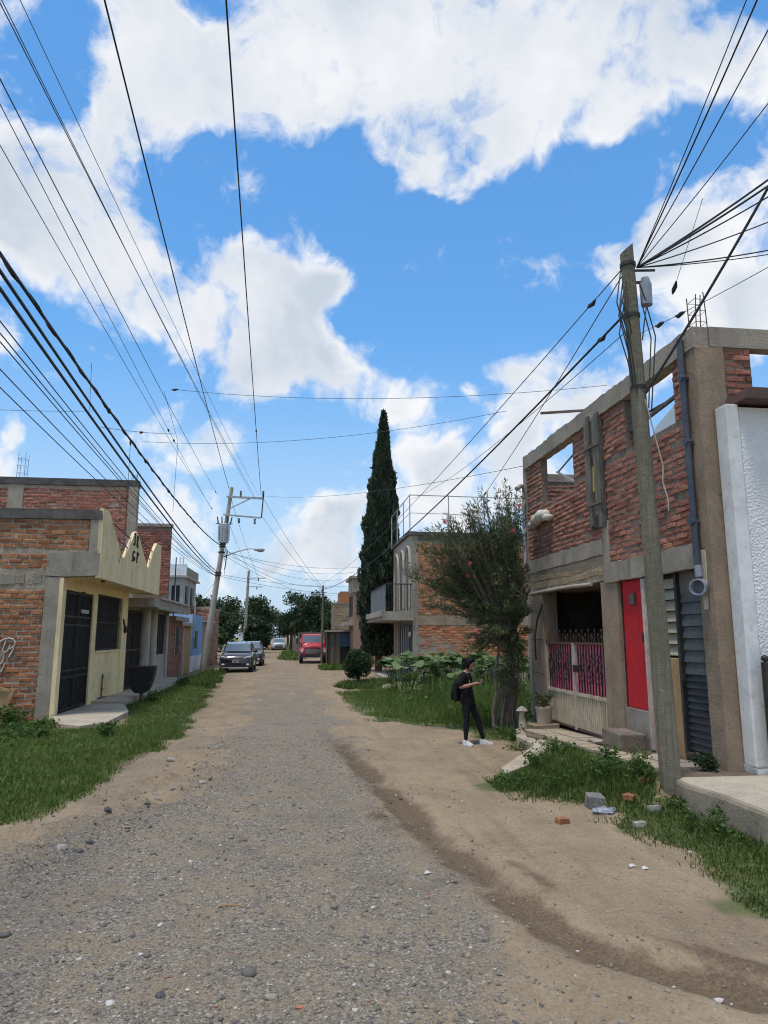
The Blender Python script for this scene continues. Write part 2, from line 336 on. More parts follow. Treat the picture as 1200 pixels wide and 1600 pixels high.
def stuccomat():
    m, t, p, o = newmat('white stucco'); n = NT(t); P = n.pos()
    vo = n.n('ShaderNodeTexVoronoi'); vo.feature = 'SMOOTH_F1'; vo.inputs['Scale'].default_value = 34; n.set(vo.inputs['Vector'], P)
    n.set(p.inputs['Base Color'], n.mix(n.range(n.noise(P, 1.2, 5), .4, .7), (.78, .775, .76), (.69, .68, .66))); p.inputs['Roughness'].default_value = .9
    b = n.bump(n.noise(P, 70, 4, .6), .5, .01, p); n.bump(vo.outputs['Distance'], 1.0, .02, p, b); return m
MT['stucco'] = stuccomat()
MT['whitewash'] = mat('white plaster', (.77, .76, .74), (.66, .65, .62), 2, stain=(.5, .47, .42), bump=.3, speck=.08)
def blockmat():
    m, t, p, o = newmat('pale block wall'); n = NT(t); P = n.pos(1, 1, 1)
    n.set(p.inputs['Base Color'], n.mix(n.range(n.noise(P, 1.5, 5), .35, .65), (.44, .37, .26), (.33, .28, .20))); p.inputs['Roughness'].default_value = .9
    n.bump(n.noise(P, 20, 4), .4, .02, p); return m
MT['block'] = blockmat()

# ------------------------------------------------------------------ brickwork
def brick_variants(mat):
    out = []
    for k in range(6):
        j = lambda a: random.uniform(-a, a)
        bk = [(x/2, y_, z/2) for y_ in (-.5,) for (x, z) in ((-1, -1), (1, -1), (1, 1), (-1, 1))]
        ring = [(x/2+j(.012), .22, z/2+j(.04)) for (x, z) in ((-1, -1), (1, -1), (1, 1), (-1, 1))]
        fr = [(x/2*.93+j(.015), .5+j(.08), z/2*.8+j(.06)) for (x, z) in ((-1, -1), (1, -1), (1, 1), (-1, 1))]
        vs = bk+ring+fr; fs = []
        for a, b in ((0, 4), (4, 8)):
            for i in range(4): fs.append((a+i, a+(i+1) % 4, b+(i+1) % 4, b+i))
        fs.append((8, 9, 10, 11))
        me = bpy.data.meshes.new('brick'); me.from_pydata(vs, [], fs); me.materials.append(mat)
        bm = bmesh.new(); bm.from_mesh(me); bmesh.ops.recalc_face_normals(bm, faces=bm.faces); bm.to_mesh(me); bm.free()
        out.append((me, np.array(vs), fs))
    return out
BV = {}
def brick_wall(parent, plane, c, face, rects, pitch, blen, matk, nmax=300, joint=.02, proud=.012, depth=.05, missing=.008, z0=0.0):
    """plane 'x' or 'y' at coordinate c; face +1/-1 is the outward side; rects (u0,u1,v0,v1)"""
    if matk not in BV: BV[matk] = brick_variants(MT[matk])
    lst = []
    for (u0, u1, v0, v1) in rects:
        i0 = math.floor((v0-z0)/pitch + .5)
        for i in range(i0, int((v1-z0)/pitch)+1):
            zc = z0+(i+.5)*pitch
            if zc-pitch*.45 < v0 or zc+pitch*.40 > v1: continue
            off = (i % 2)*.5*blen + (i*7919 % 13)/13*.1*blen
            k = math.floor((u0-off)/blen)-1
            while True:
                a, b = off+k*blen, off+(k+1)*blen; k += 1
                if a > u1: break
                a, b = max(a, u0), min(b, u1)
                if b-a < .07 or random.random() < missing: continue
                uc = (a+b)/2; lst.append((uc+random.uniform(-.008, .008), zc+.013*math.sin(uc*1.9+i*.45)+.007*math.sin(uc*5.3+i*1.7)+random.uniform(-.006, .006), b-a-joint*random.uniform(.5, 1.7), (pitch-joint)*random.uniform(.8, 1.08), random.uniform(-.012, .012), random.randrange(6)))
    def mt(b):
        u, z, w, h, dp, k = b; q = c+face*(proud-depth/2+dp)
        p = Vector((q, u, z)) if plane == 'x' else Vector((u, q, z))
        ang = {('x', 1): -math.pi/2, ('x', -1): math.pi/2, ('y', 1): 0, ('y', -1): math.pi}[(plane, face)]
        return p, ang
    def shown(b):
        p, a = mt(b); v = p-CAM; w = v.dot(_f); x = v.dot(_r)/w*FPX+600; y = 800-v.dot(_u)/w*FPX
        return (w > 0 and -15 < x < 1215 and -15 < y < 1615, -v.length)
    lst.sort(key=shown, reverse=True)
    for b in lst[:nmax]:
        p, a = mt(b); me = BV[matk][b[5]][0]
        link('brick', me, None, parent, p, rot=(random.uniform(-.03, .03), random.uniform(-.028, .028), a+random.uniform(-.02, .02)), scale=(b[2], depth, b[3]))
    rest = lst[nmax:]
    if rest:
        V = []; F = []
        for b in rest:
            p, a = mt(b); ca, sa = math.cos(a), math.sin(a); v = BV[matk][b[5]][1]*np.array((b[2], depth, b[3])); n = len(V)*12
            V.append(np.stack((v[:, 0]*ca-v[:, 1]*sa+p.x, v[:, 0]*sa+v[:, 1]*ca+p.y, v[:, 2]+p.z), 1)); F += [tuple(i+n for i in f) for f in BV[matk][b[5]][2]]
        V = np.concatenate(V); o = fastmesh('brickwork', V, F, MT[matk], parent, loc=tuple(V.mean(0)), kind='stuff')
    return len(lst)

# ------------------------------------------------------------------ ground
GRASS = {
 'left': [(-3.26,8.9),(-3.0,9.4),(-2.8,10.4),(-2.55,12.6),(-2.25,15.6),(-2.6,19.2),(-2.85,23),(-3.1,27.8),(-3.5,33),(-4.0,38.8),(-4.7,41.5),(-5.3,41),(-4.7,35),(-4.95,31),(-4.9,22),(-4.2,20),(-4.05,17.4),(-4.6,16.6),(-5.3,17.1),(-5.9,18.7),(-16,18.7),(-16,1),(-5.4,1),(-4.6,4.5),(-3.7,7.2)],
 'verge': [(2.75,10.1),(3.4,11.2),(4.3,12.0),(4.55,11.5),(4.6,8.6),(4.3,8.0),(3.7,7.9),(3.39,8.63),(3.0,9.23)],
 'kerb': [(3.6,8.1),(3.84,6.67),(3.5,5.6),(3.7,5.0),(3.9,3),(4.75,2.5),(4.7,7),(4.6,8.4)],
 'lot': [(1.5,26.5),(1.5,24.4),(1.77,20.2),(2.12,17.3),(3.46,16.3),(3.8,14.6),(4.4,13.4),(5.0,14.3),(5.5,16.8),(16,17),(16,33.6),(5.4,33.7),(4.3,33.2),(3.4,28.5)],
 'bush': [(1.5,29.2),(2.2,28.4),(3.2,28.8),(4.2,31),(4.1,33),(3.0,32),(2.0,31)],
 'shack': [(1.6,43),(3.6,42),(4.4,46),(3.6,49.5),(2.0,50),(1.5,46.5)],
 'farright': [(-1.2,62),(.2,60),(.8,70),(.2,95),(-1.6,90)],
 'farend': [(-9,104),(4,104),(6,135),(-12,135)],
 'farleft': [(-5.5,52),(-4.6,56),(-5.0,100),(-9,100)]}
RUT = [(0.5,27),(0.66,18.8),(.93,13.2),(1.25,10.1),(1.40,7.85),(1.7,6.08),(1.82,5.3),(2.0,4.85),(2.35,4.53),(2.9,4.1),(4.2,3.4)]
GRAV_R = [(1.2,60),(1.0,30),(1.13,12.8),(1.05,9.4),(1.12,7.4),(1.2,6.0),(1.35,5.0),(1.35,4.0),(1.3,1)]
GRAV_L = [(-2.6,60),(-1.8,30),(-1.5,22.5),(-1.45,13),(-1.65,10),(-2.0,8.6),(-2.6,7.4),(-3.2,6.4),(-3.8,5.0),(-4.6,1)]
gravpoly = GRAV_R + GRAV_L[::-1]
def gmask(name, x, y, soft=.25, amp=.5):
    return sstep(-soft, soft, sdpoly(x, y, GRASS[name]) + fbm(x, y, 1.3, 4, 5)*amp)
def grass_all(x, y):
    m = np.zeros(np.shape(x))
    for k in GRASS: m = np.maximum(m, gmask(k, x, y))
    return m
def gh(x, y):
    x = np.asarray(x, float); y = np.asarray(y, float)
    near = 1-sstep(30, 60, np.abs(y))
    h = (fbm(x, y, .35, 3, 1)*.08 + fbm(x, y, .9, 3, 14)*.035 + fbm(x, y, 2.4, 3, 9)*.03)*near
    h = h + sstep(-.3, 1.2, sdpoly(x, y, GRASS['left']))*.05*near
    rd = sdline(x, y, RUT); h = h + fbm(x, y, 7, 3, 61)*.05*np.exp(-(rd/.35)**2)*(1-sstep(12, 20, y)) - .055*np.exp(-(rd/.16)**2)*(1-sstep(12, 20, y)) + .03*np.exp(-((rd-.34)/.13)**2)*(1-sstep(12, 20, y))
    # washed-out rubble edge on the left of the carriageway
    ld = sdline(x, y, GRAV_L); h = h + (np.abs(fbm(x, y, 3.4, 4, 21))*.24)*np.exp(-((ld-.25)/.45)**2)*(1-sstep(11, 16, y))
    # the verge climbs to the right-hand pavement
    h = h + .15*sstep(-.3, .7, sdpoly(x, y, GRASS['verge']))*sstep(3.0, 4.5, x)+.03*sstep(-.5, .9, sdpoly(x, y, GRASS['verge'])) + .03*sstep(0, .5, sdpoly(x, y, GRASS['kerb']))
    t = sstep(3.4, 4.55, x)*sstep(8.15, 8.8, y)*(1-sstep(12.2, 13.2, y))*(x < 6); h = h*(1-t)+(.10+(15.6-y)*.036-.035+fbm(x, y, 3, 2, 4)*.04)*t
    flat = sstep(5.0, 5.6, np.abs(x))*sstep(7, 9, y)*(1-sstep(60, 70, y))
    return h*(1-flat) - .02*flat
def gz1(x, y): return float(gh(np.array([x]), np.array([y]))[0])
def axis(segs, tail):
    a = []
    for (s, e, st) in segs: a += list(np.arange(s, e, st))
    return np.array(sorted(set(np.round(a+tail, 4))))
def grow(s, st, n, k): 
    o = []; 
    for i in range(n): s += st; st *= k; o.append(s)
    return o
xs = axis([(-4, 5.2, .075), (5.2, 12, .2), (-12, -4, .16)], grow(12, .3, 22, 1.33)+[-v for v in grow(12, .3, 22, 1.33)])
ys = axis([(2.5, 12, .065), (12, 24, .13), (24, 60, .3)], grow(60, .4, 28, 1.25)+[2.5-v for v in grow(0, .1, 24, 1.33)])
GX, GY = np.meshgrid(xs, ys); gx, gy = GX.ravel(), GY.ravel()
gv = np.stack((gx, gy, gh(gx, gy)), 1); nx, ny = len(xs), len(ys)
ii = (np.arange(ny-1)[:, None]*nx + np.arange(nx-1)[None, :]).ravel()
ground = fastmesh('ground', gv, np.stack((ii, ii+1, ii+1+nx, ii+nx), 1), None, kind='structure', smooth=True)
tag(ground, 'dirt and gravel street with damp rut')
def attr(o, name, vals):
    a = o.data.attributes.new(name, 'FLOAT', 'POINT'); a.data.foreach_set('value', np.asarray(vals, np.float32))
far = sstep(60, 110, gy)
attr(ground, 'grass', np.maximum(grass_all(gx, gy), sstep(9, 14, np.abs(gx))*.85))
attr(ground, 'gravel', sstep(-.55, .55, sdpoly(gx, gy, gravpoly) + fbm(gx, gy, .8, 3, 31)*.9)*(1-.62*sstep(14, 40, gy)))
rd_ = sdline(gx, gy, RUT)
attr(ground, 'damp', np.maximum(np.exp(-(rd_/.22)**2), .75*np.exp(-((rd_-.40)/.15)**2)*(gy < 9)*np.clip(vnoise(gx, gy, 1.1, 33)*3+.45, 0, 1))*(1.0+1.3*fbm(gx, gy, 1.6, 3, 55))*(1-sstep(11, 17, gy)))
def groundmat():
    m, t, p, o = newmat('street ground'); n = NT(t); P = n.pos()
    def A(k): a = n.n('ShaderNodeAttribute'); a.attribute_name = k; return a.outputs['Fac']
    big = n.noise(P, .9, 6, .62); mid = n.noise(P, 5, 6, .65); fine = n.noise(P, 38, 5, .7)
    dirt = n.mix(n.range(big, .34, .66), (.385, .285, .18), (.29, .21, .13))
    dirt = n.mix(n.range(mid, .48, .72, 0, .5), dirt, (.20, .145, .095))
    trk = n.noise(n.pos(1, .10, 1), 3.2, 5, .65)
    dirt = n.mix(n.range(trk, .50, .68, 0, .55), dirt, (.19, .135, .088)); dirt = n.mix(n.range(trk, .45, .30, 0, .4), dirt, (.44, .35, .245))
    v1 = n.n('ShaderNodeTexVoronoi'); v1.inputs['Scale'].default_value = 62; n.set(v1.inputs['Vector'], P)
    v2 = n.n('ShaderNodeTexVoronoi'); v2.inputs['Scale'].default_value = 24; n.set(v2.inputs['Vector'], P)
    sep = n.n('ShaderNodeSeparateColor'); n.set(sep.inputs[0], v1.outputs['Color']); sep2 = n.n('ShaderNodeSeparateColor'); n.set(sep2.inputs[0], v2.outputs['Color'])
    grav = n.mix(n.range(sep.outputs[0], 0, 1, smooth=False), (.13, .112, .092), (.36, .305, .235))
    grav = n.mix(n.range(sep.outputs[1], .93, .97), grav, (.55, .51, .45))
    grav = n.mix(n.math('MULTIPLY', n.range(sep2.outputs[0], .72, .78), n.range(v2.outputs['Distance'], .55, .4)), grav, n.mix(sep2.outputs[1], (.14, .13, .125), (.36, .31, .25)))
    grav = n.mix(n.range(n.noise(P, 2.1, 7, .68), .44, .62, 0, .85), grav, (.32, .25, .165)); grav = n.mix(n.range(big, .52, .68, 0, .45), grav, (.14, .122, .105))
    gm_ = n.range(n.math('ADD', A('gravel'), n.math('MULTIPLY', n.math('ADD', n.math('SUBTRACT', mid, .5), n.math('SUBTRACT', trk, .5)), 1.5)), .15, .95)
    c = n.mix(gm_, dirt, grav)
    # loose grit lies on the bare dirt too
    c = n.mix(n.math('MULTIPLY', n.range(sep.outputs[2], .80, .9), .55), c, n.mix(sep.outputs[0], (.13, .11, .09), (.40, .34, .27)))
    dm = n.range(n.math('ADD', A('damp'), n.math('MULTIPLY', n.math('SUBTRACT', mid, .5), .9)), .22, .85)
    c = n.mix(n.math('MULTIPLY', dm, .88), c, (.12, .076, .043))
    gr = n.range(n.math('ADD', A('grass'), n.math('MULTIPLY', n.math('SUBTRACT', fine, .5), .8)), .35, .75)
    c = n.mix(n.math('MULTIPLY', gr, .88), c, n.mix(mid, (.06, .105, .018), (.09, .125, .028)))
    c = n.mix(.22, c, n.mix(n.range(fine, .3, .7), (.06, .045, .03), (.46, .38, .29)))
    c = n.mix(1.0, c, (.91, .90, .88), 'MULTIPLY'); n.set(p.inputs['Base Color'], c); p.inputs['Roughness'].default_value = .95; p.inputs['Specular IOR Level'].default_value = .12
    b = n.bump(n.math('ADD', fine, n.math('MULTIPLY', mid, 1.5)), .7, .018, p)
    peb = n.math('MULTIPLY', n.math('SUBTRACT', 1, v1.outputs['Distance']), n.math('ADD', n.math('MULTIPLY', gm_, .8), .2))
    b2 = n.bump(peb, .8, .012, p, b); n.bump(n.math('MULTIPLY', n.range(v2.outputs['Distance'], .6, .2), gm_), .6, .012, p, b2); return m
ground.data.materials.append(groundmat())

# loose stones on the street: nobody could count them
ICO = None
def ico():
    global ICO
    if ICO is None:
        bm = bmesh.new(); bmesh.ops.create_icosphere(bm, subdivisions=1, radius=1); bm.verts.ensure_lookup_table()
        ICO = (np.array([v.co[:] for v in bm.verts]), np.array([[v.index for v in f.verts] for f in bm.faces])); bm.free()
    return ICO
def pebbles(name, n, xr, yr, size, dens, mat_, label):
    x = RNG.uniform(*xr, n*3); y = yr[0] + (yr[1]-yr[0])*RNG.random(n*3)**1.6; k = RNG.random(n*3) < dens(x, y); x, y = x[k][:n], y[k][:n]; n = len(x)
    V0, F0 = ico(); s = size*np.exp(RNG.normal(0, .45, n)); sc = np.stack((s*RNG.uniform(.7, 1.3, n), s*RNG.uniform(.7, 1.3, n), s*RNG.uniform(.35, .75, n)), 1)
    a = RNG.uniform(0, 6.28, n); jit = 1+RNG.uniform(-.42, .34, (n, len(V0), 1)); v = V0[None]*jit*sc[:, None, :]
    X = v[:, :, 0]*np.cos(a)[:, None]-v[:, :, 1]*np.sin(a)[:, None] + x[:, None]; Y = v[:, :, 0]*np.sin(a)[:, None]+v[:, :, 1]*np.cos(a)[:, None] + y[:, None]
    Z = v[:, :, 2] + (gh(x, y) + sc[:, 2]*.25)[:, None]
    F = (F0[None] + (np.arange(n)*len(V0))[:, None, None]).reshape(-1, 3)
    return tag(fastmesh(name, np.stack((X, Y, Z), 2).reshape(-1, 3), F, mat_, kind='stuff'), label)
def stonemat():
    m, t, p, o = newmat('loose stone'); n = NT(t); g = n.n('ShaderNodeNewGeometry'); oi = n.n('ShaderNodeObjectInfo')
    r = n.math('FRACT', n.math('ADD', g.outputs['Random Per Island'], oi.outputs['Random']))
    c = n.mix(n.range(r, 0, .8, smooth=False), (.10, .092, .084), (.35, .30, .235)); c = n.mix(n.range(r, .93, .97), c, (.56, .52, .46))
    c = n.mix(n.range(n.math('FRACT', n.math('MULTIPLY', r, 17.3)), .985, .99), c, (.36, .14, .09))
    c = n.mix(n.range(n.noise(n.pos(), 30, 4), .3, .75, 0, .4), c, (.16, .13, .10))
    n.set(p.inputs['Base Color'], c); p.inputs['Roughness'].default_value = .9; n.bump(n.noise(n.pos(), 90, 4), .5, .005, p); return m
MT['stone'] = stonemat()
def edge_tufts(name, label, poly, n, dist, mat_):
    return blades(name, label, poly, n, .05, .010, mat_, .9, lambda x, y: (y < 34)*(y > 3)*np.clip(vnoise(x, y, 3.2, 91)*3.2-.25, 0, 1)*np.exp(-(sdpoly(x, y, GRASS[poly])/dist)**2), None, 1.0, 1.0)
def gd(x, y): return np.clip(sstep(-.7, .5, sdpoly(x, y, gravpoly))*.9 + .10, 0, 1)*(1-grass_all(x, y)*.9)
pebbles('gravel', 20000, (-3.5, 4.2), (3.6, 15), .0075, gd, MT['stone'], 'fine grey gravel strewn over the street')
pebbles('coarse_gravel', 1500, (-3.6, 4.2), (3.8, 24), .013, lambda x, y: gd(x, y)*.5+.5*np.exp(-(sdline(x, y, GRAV_L)/.5)**2), MT['stone'], 'coarser loose stones strewn over the street')

# ------------------------------------------------------------------ grass
def blades(name, label, poly, n, h, w, mat_, lean=.5, dens=None, hf=None, yb=1.0, soft=.2):
    P = np.array(poly if not isinstance(poly, str) else GRASS[poly]); x0, y0 = P.min(0); x1, y1 = P.max(0); k = n*5
    x0 = max(x0, -9.5); x1 = min(x1, 9.5); x = RNG.uniform(x0, x1, k); y = y0 + (y1-y0)*RNG.random(k)**yb
    m = sstep(-soft, soft, sdpoly(x, y, [tuple(q) for q in P]) + fbm(x, y, 1.3, 4, 5)*.5)
    if dens: m = m*dens(x, y)
    m = m*(.45+.9*np.clip(fbm(x, y, 2.2, 3, 77)+.5, 0, 1)); s = RNG.random(k) < m; x, y = x[s][:n], y[s][:n]; n = len(x)
    hh = h*np.exp(RNG.normal(0, .35, n))*(hf(x, y) if hf else 1); a = RNG.uniform(0, 6.28, n); b = a+RNG.normal(0, .5, n)+1.57; l = hh*np.abs(RNG.normal(0, lean, n)); ww = w*RNG.uniform(.6, 1.4, n)
    z = gh(x, y)-.01; ca, sa, cb, sb = np.cos(a), np.sin(a), np.cos(b), np.sin(b)
    def pt(t, side, wd): return np.stack((x+ca*side*ww*wd+cb*l*t*t, y+sa*side*ww*wd+sb*l*t*t, z+hh*(t-.25*t*t*np.minimum(1, l/hh))), 1)
    V = np.stack((pt(0, -.5, 1), pt(0, .5, 1), pt(.55, .5, .8), pt(.55, -.5, .8), pt(1, .5, .12), pt(1, -.5, .12)), 1).reshape(-1, 3)
    i = np.arange(n)*6; F = np.concatenate((np.stack((i, i+1, i+2, i+3), 1), np.stack((i+3, i+2, i+4, i+5), 1)))
    return tag(fastmesh(name, V, F, mat_, kind='stuff'), label)
MT['grass'] = leafmat('lawn blades', (.078, .132, .022), (.165, .215, .048), .3)
MT['grass2'] = leafmat('verge blades', (.062, .108, .020), (.135, .18, .042), .3)
MT['grass_dry'] = leafmat('yellowed blades', (.16, .17, .05), (.24, .21, .09), .3)
nl = lambda x, y: (y < 34)*(y > 5)*np.clip((11/np.maximum(y, 4)), .2, 1.0)**1.3*sstep(-9.5, -7.0, x)
blades('grass', 'short green grass along the left side of the street', 'left', 150000, .065, .014, MT['grass'], .7, nl)
blades('grass', 'yellowish thin grass at the worn edge of the left verge', 'left', 16000, .05, .009, MT['grass_dry'], .8, lambda x, y: nl(x, y)*sstep(1.2, .1, sdpoly(x, y, GRASS['left'])))
edge_tufts('grass_tufts', 'scattered grass tufts creeping from the left verge onto the dirt', 'left', 9000, .6, MT['grass'])
edge_tufts('grass_tufts', 'scattered tufts creeping from the right verge onto the dirt', 'verge', 2600, .4, MT['grass2'])
edge_tufts('grass_tufts', 'scattered tufts creeping from the kerb grass onto the dirt', 'kerb', 3500, .4, MT['grass_dry'])
edge_tufts('grass_tufts', 'scattered tufts at the worn front of the vacant lot', 'lot', 3500, .7, MT['grass'])
blades('grass', 'low grass strip by the far houses on the left', [(-4.9,31),(-3.2,29),(-3.5,34),(-4.0,39.5),(-4.9,41.5),(-4.7,36)], 5000, .22, .03, MT['grass2'], .5)
blades('grass', 'dark green weeds and grass around the leaning wooden pole', 'verge', 15000, .085, .011, MT['grass2'], .7, None, lambda x, y: .6+.7*sstep(0, .5, sdpoly(x, y, GRASS['verge'])))
blades('grass', 'grass along the foot of the concrete kerb on the right', 'kerb', 17000, .07, .010, MT['grass2'], .7, lambda x, y: (y > 3.2)*1.0, lambda x, y: .55+.8*sstep(4.0, 4.6, x))
blades('grass', 'short grass at the front of the vacant lot', [(1.5,27),(1.5,24.4),(1.77,20.2),(2.12,17.3),(3.46,16.3),(3.9,14.6),(4.6,14.0),(5.2,16.5),(5.2,19),(4.2,25),(3.2,29)], 26000, .10, .016, MT['grass'], .6, None, lambda x, y: .4+1.2*sstep(.1, 1.4, sdpoly(x, y, GRASS['lot'])))
blades('tall_grass', 'tall bright green grass in the vacant lot behind the standing person', [(3.4,17.2),(4.6,15.9),(5.6,17.2),(7.5,18),(7.5,25),(4.6,26),(3.5,22)], 14000, .42, .020, MT['grass'], .35, None, lambda x, y: .35+.75*sstep(.0, 1.3, sdpoly(x, y, [(3.2,17.0),(4.6,15.7),(5.6,17.0),(8,17.8),(8,26),(4.4,26.5),(3.3,22)])))
blades('grass', 'grass tufts under the round clipped bush', 'bush', 4500, .13, .025, MT['grass2'], .6)
blades('grass', 'grass in front of the weathered shack', 'shack', 3500, .16, .04, MT['grass'], .6)
blades('grass', 'grass along the far right side of the street', 'farright', 3500, .22, .06, MT['grass'], .6)
blades('grass', 'pale meadow grass at the far end of the street', 'farend', 4000, .3, .12, MT['grass_dry'], .6)

# ------------------------------------------------------------------ pavement on the right
def wz(y): return .10 + (15.6-y)*.036           # the pavement climbs towards the camera
walk = MB()
poly = [(4.62, 8.55), (5.75, 8.55), (5.75, 15.7), (5.0, 15.7), (4.42, 13.6), (4.62, 12.2)]
n = len(poly); walk.add([(x, y, wz(y)-.006) for x, y in poly]+[(x, y, -.3) for x, y in poly], [tuple(range(n))]+[(i, (i+1) % n, n+(i+1) % n, n+i) for i in range(n)])
walk = walk.build('pavement', MT['grout']); tag(walk, 'raised concrete pavement along the red brick house', kind='structure')
ty = 9.15
r_ = 0
while ty < 14.6:
    tx = 4.66
    while tx < 5.5:
        w_, h_ = .40, .46
        if ty+h_ < 14.9 and not (5.05 < tx+w_ and 10.7 < ty+h_ and ty < 11.95 and tx > 4.99):
            t = MB(); e = .022; g = [(tx+e, ty+e), (min(tx+w_, 5.52)-e, ty+e), (min(tx+w_, 5.52)-e, ty+h_-e), (tx+e, ty+h_-e)]; dz = random.uniform(0, .008)
            t.add([(a, b, wz(b)+.014+dz) for a, b in g]+[(a, b, wz(b)-.03) for a, b in g], [(0,1,2,3), (0,4,5,1), (1,5,6,2), (2,6,7,3), (3,7,4,0)])
            t.build('tile', MT['tile'], walk)
        tx += w_
    ty += h_; r_ += 1
# tan concrete apron running down from the gate to the dirt
ap = MB(); q = [(3.15, 10.75), (3.6, 11.05), (4.42, 12.05), (4.60, 12.2), (4.42, 13.6), (4.95, 15.5), (4.7, 15.2), (4.25, 13.7), (4.2, 12.5), (3.2, 11.15)]
n = len(q); ap.add([(x, y, max(gz1(x, y)+.03, min(wz(y)-.03, .02+(x-3.1)*.13))) for x, y in q]+[(x, y, -.25) for x, y in q], [tuple(range(n))]+[(i, (i+1) % n, n+(i+1) % n, n+i) for i in range(n)])
tag(ap.build('apron', MT['slabm']), 'worn concrete apron sloping from the pavement to the dirt', kind='structure')
# high concrete kerb slab nearest the camera
sl = MB(); q = [(4.60, 8.55), (4.52, 8.15), (4.60, 7.6), (4.60, 6.8), (4.62, 4.0), (4.64, 1.0), (9, 1.0), (9, 8.55)]; n = len(q)
sl.add([(x, y, .345) for x, y in q]+[(x-.015, y, .31) for x, y in q]+[(x-(.03 if x < 5 else 0), y, -.3) for x, y in q], [tuple(range(n))]+[(r*n+i, r*n+(i+1) % n, (r+1)*n+(i+1) % n, (r+1)*n+i) for r in (0, 1) for i in range(n)])
sl = sl.build('kerb_slab', MT['kerb']); tag(sl, 'high concrete kerb slab at the right edge', kind='structure')
top = MB(); q = [(4.63, 8.52), (4.57, 8.15), (4.65, 7.6), (4.65, 6.8), (4.67, 4), (4.69, 1.05), (8.9, 1.05), (8.9, 8.52)]
top.add([(x, y, .350) for x, y in q]+[(x, y, .335) for x, y in q], [tuple(range(8))]+[(i, (i+1) % 8, 8+(i+1) % 8, 8+i) for i in range(8)]).build('screed', MT['slabm'], sl)

# ------------------------------------------------------------------ red brick house on the right
FX = 5.55
RH = thing('brick_house', 'unfinished two-storey red brick house with red door and pink gate, behind leaning pole', 'house', (7.5, 12.7, 0))
wl = bx('wall', MT['mortar_r'], RH, FX+.012, FX+.16, 9.18, 12.2, 3.3, 5.0)
UW = [(9.2, 12.2, 3.33, 5.0), (12.2, 16.45, 3.81, 5.0), (9.2, 13.5, 5.0, 5.18), (15.4, 16.45, 5.0, 5.18), (9.2, 9.55, 5.18, 6.1), (11.15, 13.5, 5.18, 6.1), (15.4, 16.45, 5.18, 6.1)]
for (a, b, c, d) in UW[1:]: bx('wall', MT['mortar_r'], RH, FX+.012, FX+.16, a, b, c, d)
brick_wall(wl, 'x', FX+.012, -1, UW, .098, .29, 'brick_r', 270, joint=.022)
# far end wall (its inner face shows through the empty window) and near end wall
we = bx('end_wall', MT['mortar_r'], RH, FX+.16, 9.6, 16.30, 16.5, 3.4, 5.75)
brick_wall(we, 'y', 16.30, -1, [(5.72, 8.0, 4.3, 5.72)], .098, .29, 'brick_r', 0, joint=.022)
bx('end_beam', MT['conc'], RH, FX+.2, 9.6, 16.28, 16.52, 5.75, 5.95, .01)
wn = bx('end_wall', MT['mortar_r'], RH, 5.95, 9.6, 8.87, 9.05, 3.3, 5.36)
bx('end_wall', MT['mortar_r'], RH, 5.95, 6.36, 8.87, 9.05, 5.36, 6.1)
bx('end_wall', MT['mortar_r'], RH, 7.6, 9.6, 8.87, 9.05, 5.36, 6.1)
brick_wall(wn, 'y', 8.87, -1, [(5.95, 6.36, 4.9, 6.1), (6.36, 7.6, 4.9, 5.36), (7.6, 9.6, 4.9, 6.1)], .098, .29, 'brick_r', 30, joint=.022)
bx('back_wall', MT['mortar_r'], RH, 9.45, 9.6, 8.87, 16.5, 0, 5.2)
bx('floor_slab', MT['conc_b'], RH, FX+.17, 9.6, 9.1, 16.3, 3.02, 3.3)
# concrete frame
def beamline(name, pts, hx, mat_):
    m = MB(); k = len(pts)
    for (a, b) in zip(pts[:-1], pts[1:]): pass
    for i, p in enumerate(pts):
        j = random.uniform(-.004, .004); m.v += [(p[0]-hx+j, p[1], p[2]), (p[0]+hx, p[1], p[2]), (p[0]+hx, p[1], p[3]+j), (p[0]-hx-j, p[1], p[3]+j*1.5)]
    for i in range(k-1):
        for e in range(4): m.f.append((i*4+e, i*4+(e+1) % 4, i*4+4+(e+1) % 4, i*4+4+e))
    m.f += [(3, 2, 1, 0), tuple((k-1)*4+e for e in range(4))]; m.m = [0]*len(m.f); return m.build(name, mat_, RH)
beamline('roof_beam', [(FX+.07, 8.86+i*.12, 6.08+random.uniform(-.012, .012), 6.40+random.uniform(-.013, .016)+.012*math.sin(i*.31)) for i in range(65)], .115, MT['conc'])
m = MB().box(FX+.2, 9.6, 8.86, 9.06, 6.1, 6.40, .012); m.build('roof_beam', MT['conc'], RH)
MB().box(FX-.03, 5.95, 8.85, 9.2, .3, 6.1, .004).build('column', MT['conc_b'], RH, bevel=.015)
MB().box(FX-.035, 5.7, 16.42, 16.6, .0, 6.1, .004).build('column', MT['conc'], RH, bevel=.01)
beamline('beam', [(FX+.05, 9.2+i*.1, 2.98+random.uniform(-.01, .01), 3.32+random.uniform(-.014, .014)) for i in range(31)], .10, MT['conc'])
beamline('beam', [(FX+.05, 12.22+i*.105, 3.50+random.uniform(-.012, .012), 3.80+random.uniform(-.015, .012)) for i in range(41)], .10, MT['conc'])
wy = bx('lintel_wall', MT['mortar_l'], RH, FX-.01, FX+.14, 12.24, 16.42, 3.03, 3.5)
brick_wall(wy, 'x', FX-.01, -1, [(12.26, 16.4, 3.03, 3.49)], .155, .52, 'brick_y', 40, joint=.02)
MB().tube([(FX-.06, 12.75, 3.0), (FX-.07, 14.2, 3.03), (FX-.06, 16.3, 3.01)], .035, 8).build('lintel_pole', MT['conc_p'], RH, smooth=True)
